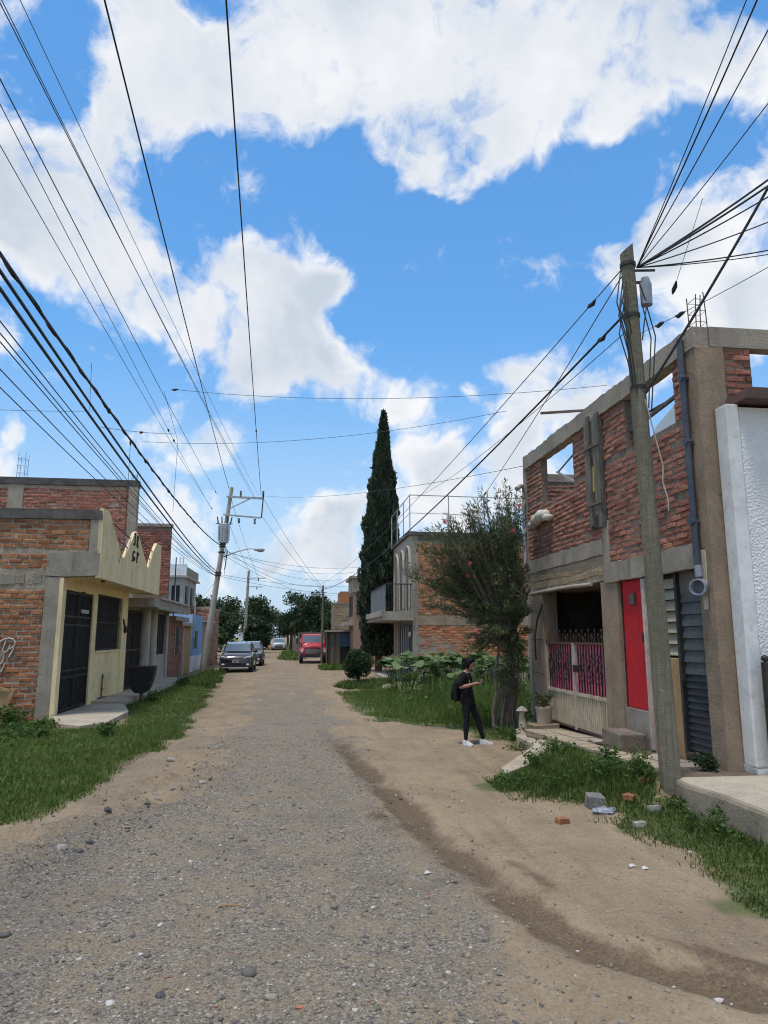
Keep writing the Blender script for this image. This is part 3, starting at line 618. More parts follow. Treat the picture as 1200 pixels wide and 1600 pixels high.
MB().box(FX-.02, FX+.14, 11.98, 12.22, 3.3, 4.1, .01).build('pier', MT['conc'], RH)
MB().box(FX-.02, 5.92, 11.76, 12.44, .12, 3.0, .008).build('column', MT['conc_b'], RH, bevel=.012)
MB().box(FX, 5.9, 15.65, 16.42, .0, 3.03, .008).build('column', MT['conc_b'], RH, bevel=.012)
for z in (1.2, 1.95, 2.6): MB().box(FX-.006, FX+.05, 15.66, 16.4, z, z+.015).build('joint', MT['conc_d'], RH)
# garage behind the gate
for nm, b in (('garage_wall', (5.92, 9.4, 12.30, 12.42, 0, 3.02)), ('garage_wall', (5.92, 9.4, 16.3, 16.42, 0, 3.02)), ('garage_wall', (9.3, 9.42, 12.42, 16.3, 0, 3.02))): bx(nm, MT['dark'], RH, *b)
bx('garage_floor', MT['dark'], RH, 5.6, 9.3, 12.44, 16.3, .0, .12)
# doors right of the gate
bx('sill_wall', MT['conc'], RH, FX+.02, FX+.2, 10.95, 11.76, .2, .86)
rd = MB().box(FX+.06, FX+.10, 10.95, 11.73, .87, 2.97).build('door', MT['redpaint'], RH, bevel=.006); rd['label'] = 'flat red sheet metal door'
bx('lock_plate', MT['wood_grey'], rd, FX+.025, FX+.058, 11.26, 11.44, 2.56, 2.74, .004)
bx('latch', MT['iron'], rd, FX+.02, FX+.058, 11.0, 11.05, 1.95, 2.1)
bx('door_frame', MT['iron'], RH, FX+.05, FX+.12, 10.918, 10.948, .87, 2.97); bx('door_frame', MT['iron'], RH, FX+.05, FX+.12, 11.732, 11.762, .87, 2.97)
MB().box(FX-.01, FX+.12, 10.82, 10.915, .3, 2.96, .012).build('post', MT['whitem'], RH)
bx('jamb_wall', MT['pink_salmon'], RH, FX+.02, FX+.2, 10.5, 10.83, .2, 2.97)
bx('pier', MT['wood_tan'], RH, FX+.02, FX+.22, 9.95, 10.45, .3, 1.72, .01)['label'] = 'ochre plastered pier beside the louvred door'
lw = bx('louvre_window', MT['iron'], RH, FX+.14, FX+.17, 9.95, 10.5, 1.73, 2.96)
for i in range(7):
    z = 1.76+i*.165; s = MB(); s.add([(FX+.05, 9.97, z), (FX+.05, 10.48, z), (FX+.125, 10.48, z+.158), (FX+.125, 9.97, z+.158), (FX+.07, 9.97, z), (FX+.07, 10.48, z), (FX+.14, 10.48, z+.158), (FX+.14, 9.97, z+.158)], [(0,1,2,3), (7,6,5,4), (0,4,5,1), (2,6,7,3), (1,5,6,2), (3,7,4,0)]); s.build('slat', MT['slatcream'], lw)
ld = bx('louvred_door', MT['greydoor'], RH, FX+.10, FX+.13, 9.24, 9.90, .42, 2.62); ld['label'] = 'dark grey louvred steel door'
bx('door_frame', MT['greydoor'], RH, FX+.02, FX+.13, 9.90, 9.96, .38, 2.97); bx('door_frame', MT['greydoor'], RH, FX+.02, FX+.13, 9.19, 9.24, .38, 2.97)
bx('transom', MT['wood_grey'], RH, FX+.08, FX+.12, 9.24, 9.9, 2.64, 2.97)
z = .46; i = 0
while z < 2.55:
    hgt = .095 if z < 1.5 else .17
    s = MB(); a, b = FX+.062, FX+.092
    s.add([(a, 9.26, z), (a, 9.88, z), (b, 9.88, z+hgt), (b, 9.26, z+hgt), (a+.012, 9.26, z), (a+.012, 9.88, z), (b+.006, 9.88, z+hgt), (b+.006, 9.26, z+hgt)], [(0,1,2,3), (7,6,5,4), (0,4,5,1), (2,6,7,3), (1,5,6,2), (3,7,4,0)])
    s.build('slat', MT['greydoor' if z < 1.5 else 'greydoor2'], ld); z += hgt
bx('handle', MT['iron'], ld, FX+.0, FX+.035, 9.82, 9.88, 1.42, 1.52)
bx('threshold', MT['rust'], RH, FX+.0, FX+.14, 9.24, 9.9, .36, .42)
# PVC downpipe at the near corner with an open mouth
dp = MB().tube([(FX-.09, 9.12, 6.28), (FX-.09, 9.11, 4.6), (FX-.085, 9.10, 2.98)], .05, 12).build('downpipe', MT['pvc'], RH, smooth=True)
e = MB().tube([(FX-.085, 9.10, 3.0), (FX-.085, 9.09, 2.84)], .052, 12); e.build('sleeve', MT['pvc2'], dp, smooth=True)
mth_ = MB(); C0 = Vector((FX-.10, 9.06, 2.70)); ax = Vector((-.78, -.60, -.05)).normalized(); ux = ax.cross(Vector((0, 0, 1))).normalized(); uy = ax.cross(ux)
prof = [(-.08, .02), (-.08, .115), (.10, .115), (.10, .095), (-.05, .085), (-.05, .0)]
for (d, r) in prof: mth_.v += [C0+ax*d+(ux*math.cos(k*.3927)+uy*math.sin(k*.3927))*r for k in range(16)]
for q in range(5):
    for k in range(16): mth_.f.append((q*16+k, q*16+(k+1) % 16, q*16+16+(k+1) % 16, q*16+16+k)); mth_.m.append(0)
mth_.build('pipe_mouth', MT['pvc2'], dp, smooth=True)
for z in (3.6, 4.75, 5.7): MB().tube([(FX-.145, 9.11, z), (FX-.03, 9.11, z)], .058, 8).build('pipe_clamp', MT['pvc'], dp)
bx('plaster_patch', MT['cream'], RH, FX-.045, FX-.028, 8.98, 9.1, 2.4, 3.2, 0, .012)
# conduit and gooseneck cap on the far corner
cd = MB().tube([(FX-.07, 16.48, 3.3), (FX-.07, 16.5, 4.6), (FX-.07, 16.48, 5.55), (FX-.12, 16.42, 5.68), (FX-.2, 16.36, 5.62)], .035, 8).build('conduit', MT['galv'], RH, smooth=True)
MB().tube([(FX-.16, 16.38, 5.66), (FX-.30, 16.3, 5.55)], [.05, .06], 10).build('weather_cap', MT['conc_p'], cd, smooth=True)
for z in (3.7, 4.5, 5.2): MB().tube([(FX-.07, 16.48, z), (FX-.07, 16.48, z+.12)], .045, 8).build('coupling', MT['white_plastic'], cd)
# old boards standing in the slot between the windows
pk = MB().box(FX-.035, FX-.005, 12.02, 12.66, 4.02, 6.1).build('board_backing', MT['conc_d'], RH)
for (a, b, z0, z1, mk) in ((12.06, 12.2, 4.0, 6.15, 'wood_grey'), (12.22, 12.32, 4.25, 6.1, 'wood_pole'), (12.47, 12.6, 4.05, 6.2, 'wood_grey'), (12.58, 12.7, 4.5, 6.1, 'wood_pole')):
    MB().box(FX-.085, FX-.04, a, b, z0, z1, .008).build('board', MT[mk], pk)
MB().box(FX-.06, FX-.04, 12.33, 12.43, 4.7, 5.2, .012).build('yellow_strip', mat('faded yellow cloth', (.60, .46, .05), (.45, .33, .05), 5, bump=.2), pk)
for z in (4.45, 5.55): MB().bar((FX-.095, 12.02, z), (FX-.095, 12.72, z+.02), .03, .05).build('batten', MT['wood_grey'], pk)
# loose timbers and a pane in the empty windows
def lumber(a, b, w, mk='wood_grey', nm='loose_timber', h=None): return MB().bar(a, b, w, h or w).build(nm, MT[mk], RH)
lumber((FX+.10, 10.98, 5.10), (FX+.02, 10.85, 6.0), .055); lumber((FX+.1, 11.13, 5.52), (FX+.08, 9.56, 5.62), .05); lumber((FX+.3, 11.0, 5.78), (FX+.3, 9.4, 5.72), .03, 'rust')
lumber((FX+.1, 13.55, 5.12), (FX+.12, 14.7, 5.62), .035, 'whitem'); lumber((FX+.15, 13.5, 5.85), (FX+.15, 14.7, 5.62), .025); lumber((FX-.75, 13.2, 6.46), (FX+.5, 12.9, 6.50), .045, 'wood_grey')
glm = plain('dusty glass', (.55, .60, .58), .15, spec=.6)
pane = MB(); pane.prism([(9.58, 5.18), (10.35, 5.18), (10.2, 5.30), (9.58, 5.48)], 'x', FX+.04, FX+.048); pane.build('broken_pane', glm, RH)
cl = MB()
for i in range(7):
    for k in range(5): cl.v.append((FX+.06+random.uniform(-.03, .03), 10.62+i*.06+random.uniform(-.01, .01), 5.18+k*.06*(1-.12*abs(i-3))))
for i in range(6):
    for k in range(4): cl.f.append((i*5+k, i*5+5+k, i*5+6+k, i*5+k+1)); cl.m.append(0)
cl.build('red_rag', mat('red rag', (.5, .04, .07), (.6, .1, .14), 8, bump=.2), RH, smooth='all')
# rebar cages left for the next storey
def rebar(parent, x, y, z, w, h, n=4, nm='rebar'):
    for (a, b) in ((-1, -1), (1, -1), (1, 1), (-1, 1))[:n]:
        lx, ly = random.uniform(-.03, .03), random.uniform(-.03, .03)
        MB().tube([(x+a*w, y+b*w, z), (x+a*w+lx*.4, y+b*w+ly*.3, z+h*.5), (x+a*w+lx, y+b*w+ly, z+h*random.uniform(.85, 1.05))], .008, 5).build(nm, MT['rust'], parent)
    for k in range(3):
        q = z+h*(.2+.28*k); MB().tube([(x-w, y-w, q), (x+w, y-w, q), (x+w, y+w, q), (x-w, y+w, q), (x-w, y-w, q)], .005, 5).build('stirrup', MT['rust'], parent)
rebar(RH, 5.68, 8.98, 6.36, .085, .62)
# lump of white foam stuck on the wall
lm = MB()
for (dy, dz, r) in ((-.5, -.06, .12), (-.25, .02, .17), (.05, .06, .18), (.3, .04, .16), (.52, -.04, .10)): lm.ball((FX-.08, 15.35-dy, 4.66+dz), (.13, r*1.35, r*.8), 10, 7, .06)
lm.build('foam_lump', mat('dirty white foam', (.62, .58, .48), (.5, .45, .36), 6, bump=.4), RH, smooth='all')
tg = MB().tube([(FX-.05, 15.4, 4.8), (FX-.02, 15.38, 4.95)], .008, 5).build('hook', MT['rust'], RH)
MB().tube([(FX-.04, 16.1, 1.5), (FX-.10, 15.95, 2.0), (FX-.08, 15.8, 2.4), (FX-.03, 15.55, 2.75)], .022, 6).build('hanging_hose', MT['rust'], RH, smooth=True)
MB().tube([(FX-.05, 9.05, 3.9), (5.75, 8.80, 3.95), (5.92, 8.82, 4.25)], .006, 5).build('loose_wire', MT['cable'], RH)

# pink and cream double gate
gt = MB().box(FX+.105, FX+.115, 12.47, 15.62, .92, 1.88); gt = gt.build('gate', MT['pinkpaint'], RH); gt['label'] = 'pink and cream double gate with black scrollwork'
GX0 = FX+.06
for (a, b) in ((12.46, 14.0), (14.06, 15.64)):
    bx('top_rail', MT['rust'], gt, GX0-.02, GX0+.04, a, b, 1.87, 1.92); bx('middle_rail', MT['cream'], gt, GX0-.02, GX0+.04, a, b, .87, .93)
    bx('bottom_rail', MT['rust'], gt, GX0-.02, GX0+.04, a, b, .20, .245); bx('lower_panel', MT['cream'], gt, GX0+.02, GX0+.04, a, b, .245, .87)
    k = a+.05
    while k < b: bx('rib', MT['cream'], gt, GX0-.005, GX0+.02, k, k+.045, .25, .865); k += .092
for y in (12.46, 13.99, 14.05, 15.61): bx('stile', MT['whitem'], gt, GX0-.03, GX0+.045, y, y+.042, .2, 1.90)
k = 12.62
i = 0
def scroll(y, z, s, parent):
    m = MB()
    for sg in (-1, 1):
        for (z0, dr) in ((z, 1), (z, -1)):
            pts = []
            for t in range(15):
                a = t/14*5.2; rr = s*(.42-.055*a); pts.append((GX0-.03, y+sg*(s*.42-rr*math.cos(a)), z0+dr*(s*.28+rr*math.sin(a)*1.3+.0*t)))
            m.tube(pts, .010, 5)
    m.tube([(GX0-.03, y+.09*math.cos(q*.785), z+.09*math.sin(q*.785)) for q in range(9)], .012, 5)
    for dr in (-1, 1):
        m.tube([(GX0-.03, y, z+dr*.08), (GX0-.03, y, z+dr*s*1.25)], .009, 5)
        for sg in (-1, 1): m.tube([(GX0-.03, y, z+dr*s*.95), (GX0-.03, y+sg*.07, z+dr*(s*1.15)), (GX0-.03, y+sg*.09, z+dr*s*1.32)], .009, 5)
    m.build('scroll_ornament', MT['iron'], parent)
while k < 15.58:
    if not (13.95 < k < 14.12): bx('bar', MT['iron'], gt, GX0-.012, GX0+.012, k-.009, k+.009, .94, 1.87)
    k += .135
for y in (12.8, 13.2, 13.62, 14.42, 14.85, 15.3): scroll(y, 1.42, .22, gt)
bx('lock_box', MT['iron'], gt, GX0-.07, GX0-.03, 13.78, 13.98, 1.33, 1.47, .005)
k = 12.53
while k < 15.6:
    hz = .13+.08*(i % 2); t = MB().tube([(GX0, k, 1.92), (GX0, k, 1.92+hz)], [.008, .006], 5); t.tube([(GX0, k, 1.92+hz), (GX0, k, 1.97+hz)], [.018, .002], 5)
    if i % 3 == 1: t.tube([(GX0, k-.09, 1.94), (GX0, k-.05, 2.03), (GX0, k, 2.0), (GX0, k+.05, 2.03), (GX0, k+.09, 1.94)], .006, 5)
    t.build('spike', MT['rust'], gt); k += .15; i += 1

# ------------------------------------------------------------------ things along the pavement
st = MB().box(5.08, 5.5, 10.98, 11.68, wz(11.4)-.05, wz(11.4)+.28, .015).build('stone_step', mat('grey block', (.24, .195, .15), (.15, .12, .09), 4, stain=(.07, .07, .06), bump=.9, bd=.015), bevel=.02)
tag(st, 'grey concrete block step below the red door', 'step')
MB().box(5.08, 5.3, 11.95, 12.25, wz(12)+.01, wz(12)+.05, .01).build('paving_scrap', MT['conc_p'])
tag(bpy.data.objects['paving_scrap'], 'small broken slab of pale concrete lying by the block step', 'slab')
WW = thing('stucco_wall', 'tall white stucco wall with brown coping at right edge', 'wall', (6.5, 8.6, .34))
bx('wall', MT['stucco'], WW, 5.93, 9.2, 8.60, 8.84, .34, 5.12)
MB().box(5.73, 5.926, 8.585, 8.84, .42, 5.16, .004).build('pilaster', MT['whitewash'], WW, bevel=.02)
MB().box(5.735, 5.92, 8.58, 8.84, .34, .42, .012).build('base', MT['whitewash'], WW)
cp = MB(); cp.prism([(5.88, 5.17), (9.3, 5.13), (9.3, 5.30), (5.93, 5.32)], 'y', 8.34, 8.86); cp.build('coping', mat('brown tile coping', (.11, .065, .05), (.07, .045, .04), 5, rough=.6), WW)
BG = thing('iron_gate', 'black iron gate with ball finials against white wall', 'gate', (6.5, 8.42, .35))
bx('sheet_panel', MT['ironsheet'], BG, 5.86, 7.6, 8.42, 8.43, .42, 1.68)
for x in (5.82, 7.6): bx('post', MT['iron'], BG, x, x+.07, 8.38, 8.45, .35, 1.72); MB().ball((x+.035, 8.415, 1.765), .045).build('finial', MT['iron'], BG, smooth='all')
for z in (.42, 1.0, 1.66): bx('rail', MT['iron'], BG, 5.89, 7.6, 8.39, 8.418, z, z+.05)
for i in range(11):
    x = 5.98+i*.15; MB().tube([(x, 8.40, .47), (x, 8.40, 1.80)], .011, 6).tube([(x, 8.40, 1.80), (x, 8.40, 1.90)], [.024, .002], 6).build('bar', MT['iron'], BG)
# pot with a shrub by the gate
PT = thing('flower_pot', 'pale cracked plant pot with a small bush beside pink gate', 'pot', (5.32, 15.15, .12))
px_, py_ = 5.32, 15.15; p0 = wz(py_)+.02
m = MB(); prof = [(.0, .145), (.05, .155), (.29, .175), (.31, .19), (.345, .19), (.345, .165), (.31, .155)]
for (h, r) in prof: m.v += [(px_+r*math.cos(k*.3927), py_+r*math.sin(k*.3927), p0+.06+h) for k in range(16)]
for q in range(len(prof)-1):
    for k in range(16): m.f.append((q*16+k, q*16+(k+1) % 16, q*16+16+(k+1) % 16, q*16+16+k)); m.m.append(0)
m.f.append(tuple(range(96, 112))); m.m.append(0)
m.build('pot', MT['cream'], PT, smooth=True)
MB().box(px_-.3, px_+.24, py_-.26, py_+.3, wz(py_)-.1, p0+.06, .02).build('plinth', MT['conc_b'], PT, bevel=.015)

# ------------------------------------------------------------------ foliage helpers
def leaf_quads(C, size, aspect, up=0.0, droop=0.0, dirs=None):
    """diamond leaves (two triangles as one folded quad) at centres C"""
    n = len(C); size = np.broadcast_to(size, (n,))
    d = RNG.normal(0, 1, (n, 3)) if dirs is None else dirs + RNG.normal(0, .35, (n, 3))
    d[:, 2] += up; d /= np.linalg.norm(d, axis=1)[:, None]+1e-9
    s = np.cross(d, RNG.normal(0, 1, (n, 3))); s /= np.linalg.norm(s, axis=1)[:, None]+1e-9; nn = np.cross(d, s)
    L_ = size[:, None]; w = L_*aspect
    a = C - d*L_*.5; b = C + s*w*.5 + nn*w*.12; c = C + d*L_*.5 - np.array([0, 0, 1])*droop*L_; e = C - s*w*.5 + nn*w*.12
    V = np.stack((a, b, c, e), 1).reshape(-1, 3); i = np.arange(n)*4
    return V, np.stack((i, i+1, i+2, i+3), 1)
def crown(name, mat_, parent, C, size, aspect=.5, up=0, droop=0, dirs=None, kind=None):
    V, F = leaf_quads(C, size, aspect, up, droop, dirs); c = V.mean(0); c[2] = V[:, 2].min()
    return fastmesh(name, V, F, mat_, parent, loc=tuple(c), kind=kind)
def clumps(centres, radii, n, shell=.55):
    """points spread over lumpy balls, denser near their skins"""
    centres = np.array(centres); radii = np.array(radii); w = radii**2/np.sum(radii**2); k = RNG.choice(len(centres), n, p=w)
    d = RNG.normal(0, 1, (n, 3)); d /= np.linalg.norm(d, axis=1)[:, None]; r = (RNG.random(n)**shell)*radii[k]
    return centres[k] + d*r[:, None]*np.array([1, 1, .8])
def tree(name, label, base, h, rad, mat_, n, leaf, trunk_r=.18, group=None, crown_z=.35, lumps=14, seed=0, aspect=.5, flat=.75):
    rnd = random.Random(seed); b = Vector(base); T = thing(name, label, 'tree', base, group)
    cs = []; rs = []; cz = h*crown_z
    for i in range(lumps):
        a = rnd.uniform(0, 6.28); q = rnd.random()**.6*rad*.75; z = rnd.uniform(cz, h-.2*rad); f = 1-abs((z-cz)/(h-cz)-.45)*.7
        cs.append((b.x+math.cos(a)*q*f, b.y+math.sin(a)*q*f, b.z+z)); rs.append(rad*rnd.uniform(.28, .48)*(.6+.4*f))
    m = MB(); tp = b+Vector((rnd.uniform(-.2, .2), 0, h*.55)); m.tube([b-Vector((0, 0, .1)), b+Vector((.03, 0, h*.2)), b+Vector((-.04, 0, h*.4)), tp], [trunk_r*1.2, trunk_r, trunk_r*.8, trunk_r*.5], 8)
    for i in range(0, lumps, 2):
        s = b+Vector((0, 0, h*rnd.uniform(.25, .5))); e = Vector(cs[i]); mid = (s+e)/2+Vector((0, 0, .2)); m.tube([s, mid, e], [trunk_r*.5, trunk_r*.3, trunk_r*.1], 6)
    m.build('trunk', MT['bark'], T, smooth=True)
    P = clumps(cs, rs, n); P[:, 2] = np.maximum(P[:, 2], b.z+.3)
    crown('crown', mat_, T, P, leaf*np.exp(RNG.normal(0, .3, n)), aspect, up=.2); return T
MT['bark'] = mat('bark', (.13, .10, .075), (.07, .055, .045), 4, streak=8, stain=(.05, .04, .035), bump=.9, bd=.02)
MT['bark_pale'] = mat('pale bark', (.20, .165, .13), (.10, .08, .065), 5, streak=9, stain=(.07, .06, .05), bump=.9, bd=.015)
MT['leaf_cyp'] = leafmat('cypress foliage', (.036, .056, .034), (.075, .10, .058), .15, .7)
MT['leaf_far'] = leafmat('far tree leaves', (.035, .060, .024), (.07, .105, .04), .2, .6)
MT['leaf_far2'] = leafmat('darker tree leaves', (.026, .048, .022), (.055, .085, .035), .2, .6)
MT['leaf_ole'] = leafmat('oleander leaves', (.085, .115, .052), (.175, .205, .10), .3, .5)
MT['leaf_bush'] = leafmat('round bush leaves', (.020, .042, .016), (.05, .085, .03), .15, .5)
MT['leaf_big'] = leafmat('broad leaves', (.10, .17, .05), (.23, .29, .13), .3, .55)
MT['leaf_weed'] = leafmat('weed leaves', (.05, .10, .02), (.11, .17, .04), .25, .5)
MT['flower'] = leafmat('pink petals', (.62, .12, .20), (.75, .28, .34), .3, .6)

# pot plant
P_ = clumps([(px_, py_, p0+.52), (px_-.12, py_+.05, p0+.6), (px_+.1, py_-.1, p0+.62)], [.16, .17, .15], 420); crown('foliage', MT['leaf_ole'], PT, P_, .075, .35, .3)
m = MB()
for k in range(6): a = k*1.05; m.tube([(px_, py_, p0+.35), (px_+.08*math.cos(a), py_+.08*math.sin(a), p0+.5), (px_+.2*math.cos(a), py_+.2*math.sin(a), p0+.68)], .008, 5)
m.build('stem', MT['bark'], PT)

# oleander tree against the house corner
ob = Vector((4.66, 15.6, gz1(4.66, 15.6)))
OT = thing('oleander_tree', 'tall pink-flowered oleander with twisted stems at the house corner', 'tree', ob)
rnd = random.Random(3); tips = []; stems = []
m = MB()
for i in range(13):                                   # tangled lower stems
    a = rnd.uniform(0, 6.28); r0 = rnd.uniform(.04, .22); x0, y0 = ob.x+r0*math.cos(a), ob.y+r0*.8*math.sin(a)
    pts = []; tw = rnd.uniform(-.7, .7)
    for k in range(6):
        t = k/5; aa = a+tw*t; rr = r0*(1-.25*math.sin(t*3)); pts.append((ob.x+rr*math.cos(aa)+.10*math.sin(t*2.4)-.05+.16*t, ob.y+rr*.8*math.sin(aa), ob.z-.05+t*1.75))
    m.tube(pts, [.034*(1.1-.45*k/5)*rnd.uniform(.6, 1.3) for k in range(6)], 7); stems.append(pts[-1])
m.tube([(ob.x-.34, ob.y-.1, ob.z-.05), (ob.x-.36, ob.y-.1, ob.z+.45), (ob.x-.27, ob.y-.12, ob.z+.85), (ob.x-.3, ob.y-.1, ob.z+1.2), (ob.x-.15, ob.y, ob.z+1.8)], [.05, .04, .045, .035, .03], 7)
for i in range(15):
    a = rnd.uniform(0, 6.28); r0 = rnd.uniform(.08, .30); z1 = rnd.uniform(1.0, 2.1); ph_ = rnd.uniform(0, 6)
    m.tube([(ob.x+r0*math.cos(a)*(1-.35*t)+.05*math.sin(ph_+t*5), ob.y+r0*.7*math.sin(a)*(1-.3*t)-.05+.04*math.cos(ph_+t*4), ob.z-.05+z1*t) for t in (0, .2, .4, .6, .8, 1)], [.022, .02, .017, .015, .012, .008], 5)
m.build('trunk', MT['bark_pale'], OT, smooth=True)
ENDS = [(-2.0,-.1,3.55),(-1.75,.1,3.95),(-1.85,0,3.1),(-1.5,-.3,4.35),(-1.25,.2,4.65),(-1.35,-.2,3.5),(-1.0,0,4.1),(-1.1,.3,3.0),(-.9,-.3,2.6),(-.7,.1,4.85),(-.6,-.3,4.3),(-.55,.3,3.6),(-.5,-.2,2.9),(-.3,.1,5.15),(-.25,-.4,4.6),(-.15,.2,4.0),(-.1,-.3,3.3),(.05,.2,5.25),(.1,-.2,4.8),(.25,.0,4.4),(.3,-.35,3.8),(.25,.1,5.05),(.35,-.1,4.7),(.4,.1,3.2),(.2,-.3,2.7),(-.2,0,2.4),(.2,-.2,5.2),(.4,.0,3.6),(-.45,.1,2.15),(.3,-.3,2.2),(.35,-.3,2.75),(-1.6,0,2.75),(.1,-.4,1.9),(-.75,-.2,1.95),(-.55,-.3,2.4),(-.2,-.4,2.1),(.35,-.4,1.7),(-.35,.1,3.1),(0,-.4,2.9),(.2,-.4,3.5),(-.9,-.1,3.3),(-.1,-.4,4.4),(-1.5,.2,3.8),(-.6,-.2,3.9),(-1.7,0,4.2),(-1.45,.1,4.0),(-1.2,-.2,4.4),(-1.0,.2,4.6),(-.8,-.2,4.4),(-1.3,.1,3.2),(-1.05,-.1,3.7),(-.7,.2,3.2),(-.45,-.2,4.7),(-1.75,.1,3.4),(-.85,0,2.9),(-.6,.1,2.6)]
br = MB(); lc = []; ldr = []
for (dx, dy, z) in ENDS:
    e = Vector((ob.x+dx, ob.y+dy, z)); s0 = Vector(rnd.choice(stems)); s0 = Vector((s0.x, s0.y, min(s0.z, z-.35)))
    for sub in range(4):
        ee = e + Vector((rnd.uniform(-.22, .22), rnd.uniform(-.22, .22), rnd.uniform(-.25, .25))); mid = s0.lerp(ee, .5)+Vector((0, 0, .18+.1*rnd.random()))
        pts = [s0, s0.lerp(mid, .6)+Vector((0, 0, .05)), mid, mid.lerp(ee, .6)+Vector((0, 0, .05)), ee]; br.tube(pts, [.018, .014, .011, .008, .004], 5, False)
        for k in range(88):
            t = .45+.6*rnd.random()**.8; q = mid.lerp(ee, (t-.45)/.55) if t > .45 else s0.lerp(mid, t/.45)
            d = (ee-mid).normalized(); off = Vector((rnd.gauss(0, 1), rnd.gauss(0, 1), rnd.gauss(0, .8))).normalized()
            lc.append(q+off*.075+d*.02); ldr.append((d*.8+off*.75+Vector((0, 0, .12))))
br.build('branches', MT['bark_pale'], OT); lc = np.array([tuple(v) for v in lc]); ldr = np.array([tuple(v) for v in ldr])
crown('crown', MT['leaf_ole'], OT, lc, .125*np.exp(RNG.normal(0, .25, len(lc))), .17, dirs=ldr, droop=.08)
cp_ = clumps([(ob.x+.0, ob.y, 2.6), (ob.x-.05, ob.y, 3.4), (ob.x-.05, ob.y+.05, 4.2), (ob.x+.0, ob.y, 1.9)], [.45, .55, .6, .4], 2600, .4); cp_ = np.concatenate((cp_, clumps([(ob.x+.1, ob.y-.1, 1.45), (ob.x-.15, ob.y, 1.2), (ob.x+.15, ob.y-.1, .9)], [.36, .3, .26], 1100, .5))); crown('inner_foliage', MT['leaf_ole'], OT, cp_, .12, .18, .2)
for (x, y) in ((735, 880), (730, 900), (695, 815), (802, 830), (812, 790), (745, 985)):
    c = atY(x, y, ob.y-.45+rnd.uniform(-.1, .25)); f = clumps([tuple(c)], [.055], 18, .4); crown('blossom', MT['flower'], OT, f, .055, .8)

# cypress
cb = Vector((4.85, 42.0, 0)); CT = thing('cypress_tree', 'tall narrow dark cypress beside the arched balcony', 'tree', cb)
MB().tube([cb, cb+Vector((0, 0, 6)), cb+Vector((.15, 0, 12))], [.22, .16, .05], 8).build('trunk', MT['bark'], CT, smooth=True)
HC = 15.75; n = 34000; t = RNG.random(n)**.8; ang = RNG.uniform(0, 6.28, n)
def crad(t): return np.where(t < .35, .70+.40*np.sqrt(t/.35), 1.10*np.clip((1-t)/.65, 0, 1)**.75)
lob = 1+.13*np.sin(ang*5+t*23)+.12*np.sin(ang*3-t*41+1)+.10*np.sin(ang*9+t*70)+.08*np.sin(ang*2+t*13)
rr = crad(t)*lob*(.70+.36*RNG.random(n)**.6); z = .9+t*(HC-.9)
C = np.stack((cb.x+rr*np.cos(ang)+.3*t, cb.y+rr*np.sin(ang), z), 1); dd = np.stack((np.cos(ang)*.45, np.sin(ang)*.45, np.ones(n)), 1)
crown('crown', MT['leaf_cyp'], CT, C, .26*np.exp(RNG.normal(0, .3, n)), .45, dirs=dd)
m = MB(); tt = np.linspace(0, 1, 15); m.tube([(cb.x+.25*q, cb.y, .9+q*(HC-1.2)) for q in tt], [max(.02, float(crad(np.array(q)))*.74) for q in tt], 14); m.build('inner_mass', MT['leaf_cyp'], CT, smooth='all')

# clipped round bush by the roadside
bb = Vector((2.66, 30.6, gz1(2.66, 30.6))); RB = thing('round_bush', 'round clipped dark green bush on a short stem by the roadside', 'bush', bb)
MB().tube([bb-Vector((0, 0, .05)), bb+Vector((.03, 0, .3)), bb+Vector((0, .05, .7))], [.07, .06, .05], 8).build('trunk', MT['bark'], RB)
P_ = clumps([(bb.x, bb.y, bb.z+.88), (bb.x-.25, bb.y-.1, bb.z+.8), (bb.x+.25, bb.y, bb.z+.95), (bb.x-.1, bb.y, bb.z+1.15), (bb.x+.15, bb.y-.1, bb.z+.6), (bb.x-.2, bb.y, bb.z+.5)], [.62, .45, .45, .42, .42, .38], 7000, .35)
crown('crown', MT['leaf_bush'], RB, P_, .085, .55, .1)

# broad-leaved plants in the lot
lfm = MB(); q = []
for k in range(12):
    a = k/12*2*math.pi; r = .5*(1+.16*math.cos(5*a))*(1 if k else .75); q.append((r*math.cos(a)+.1, r*math.sin(a), .10*math.cos(a*2)-.12*r))
lfm.add([(0.05, 0, .04)]+q, [(0, 1+k, 1+(k+1) % 12) for k in range(12)]); leafme = bpy.data.meshes.new('leaf'); leafme.from_pydata(lfm.v, [], lfm.f); leafme.materials.append(MT['leaf_big'])
SP = [((3.9, 26.2), 'beside the grey plastered wall foot of the arched house'), ((4.7, 25.0), 'low, left of centre in the leafy row'), ((5.5, 25.6), 'in the middle of the leafy row'), ((6.3, 24.4), 'right above the standing person'), ((7.1, 25.2), 'behind the tall grass right of the person'), ((7.6, 23.6), 'nearest the oleander stems'), ((5.9, 27.6), 'tall one at the back by the orange brick wall'), ((7.2, 28.0), 'furthest back against the orange brick wall')]
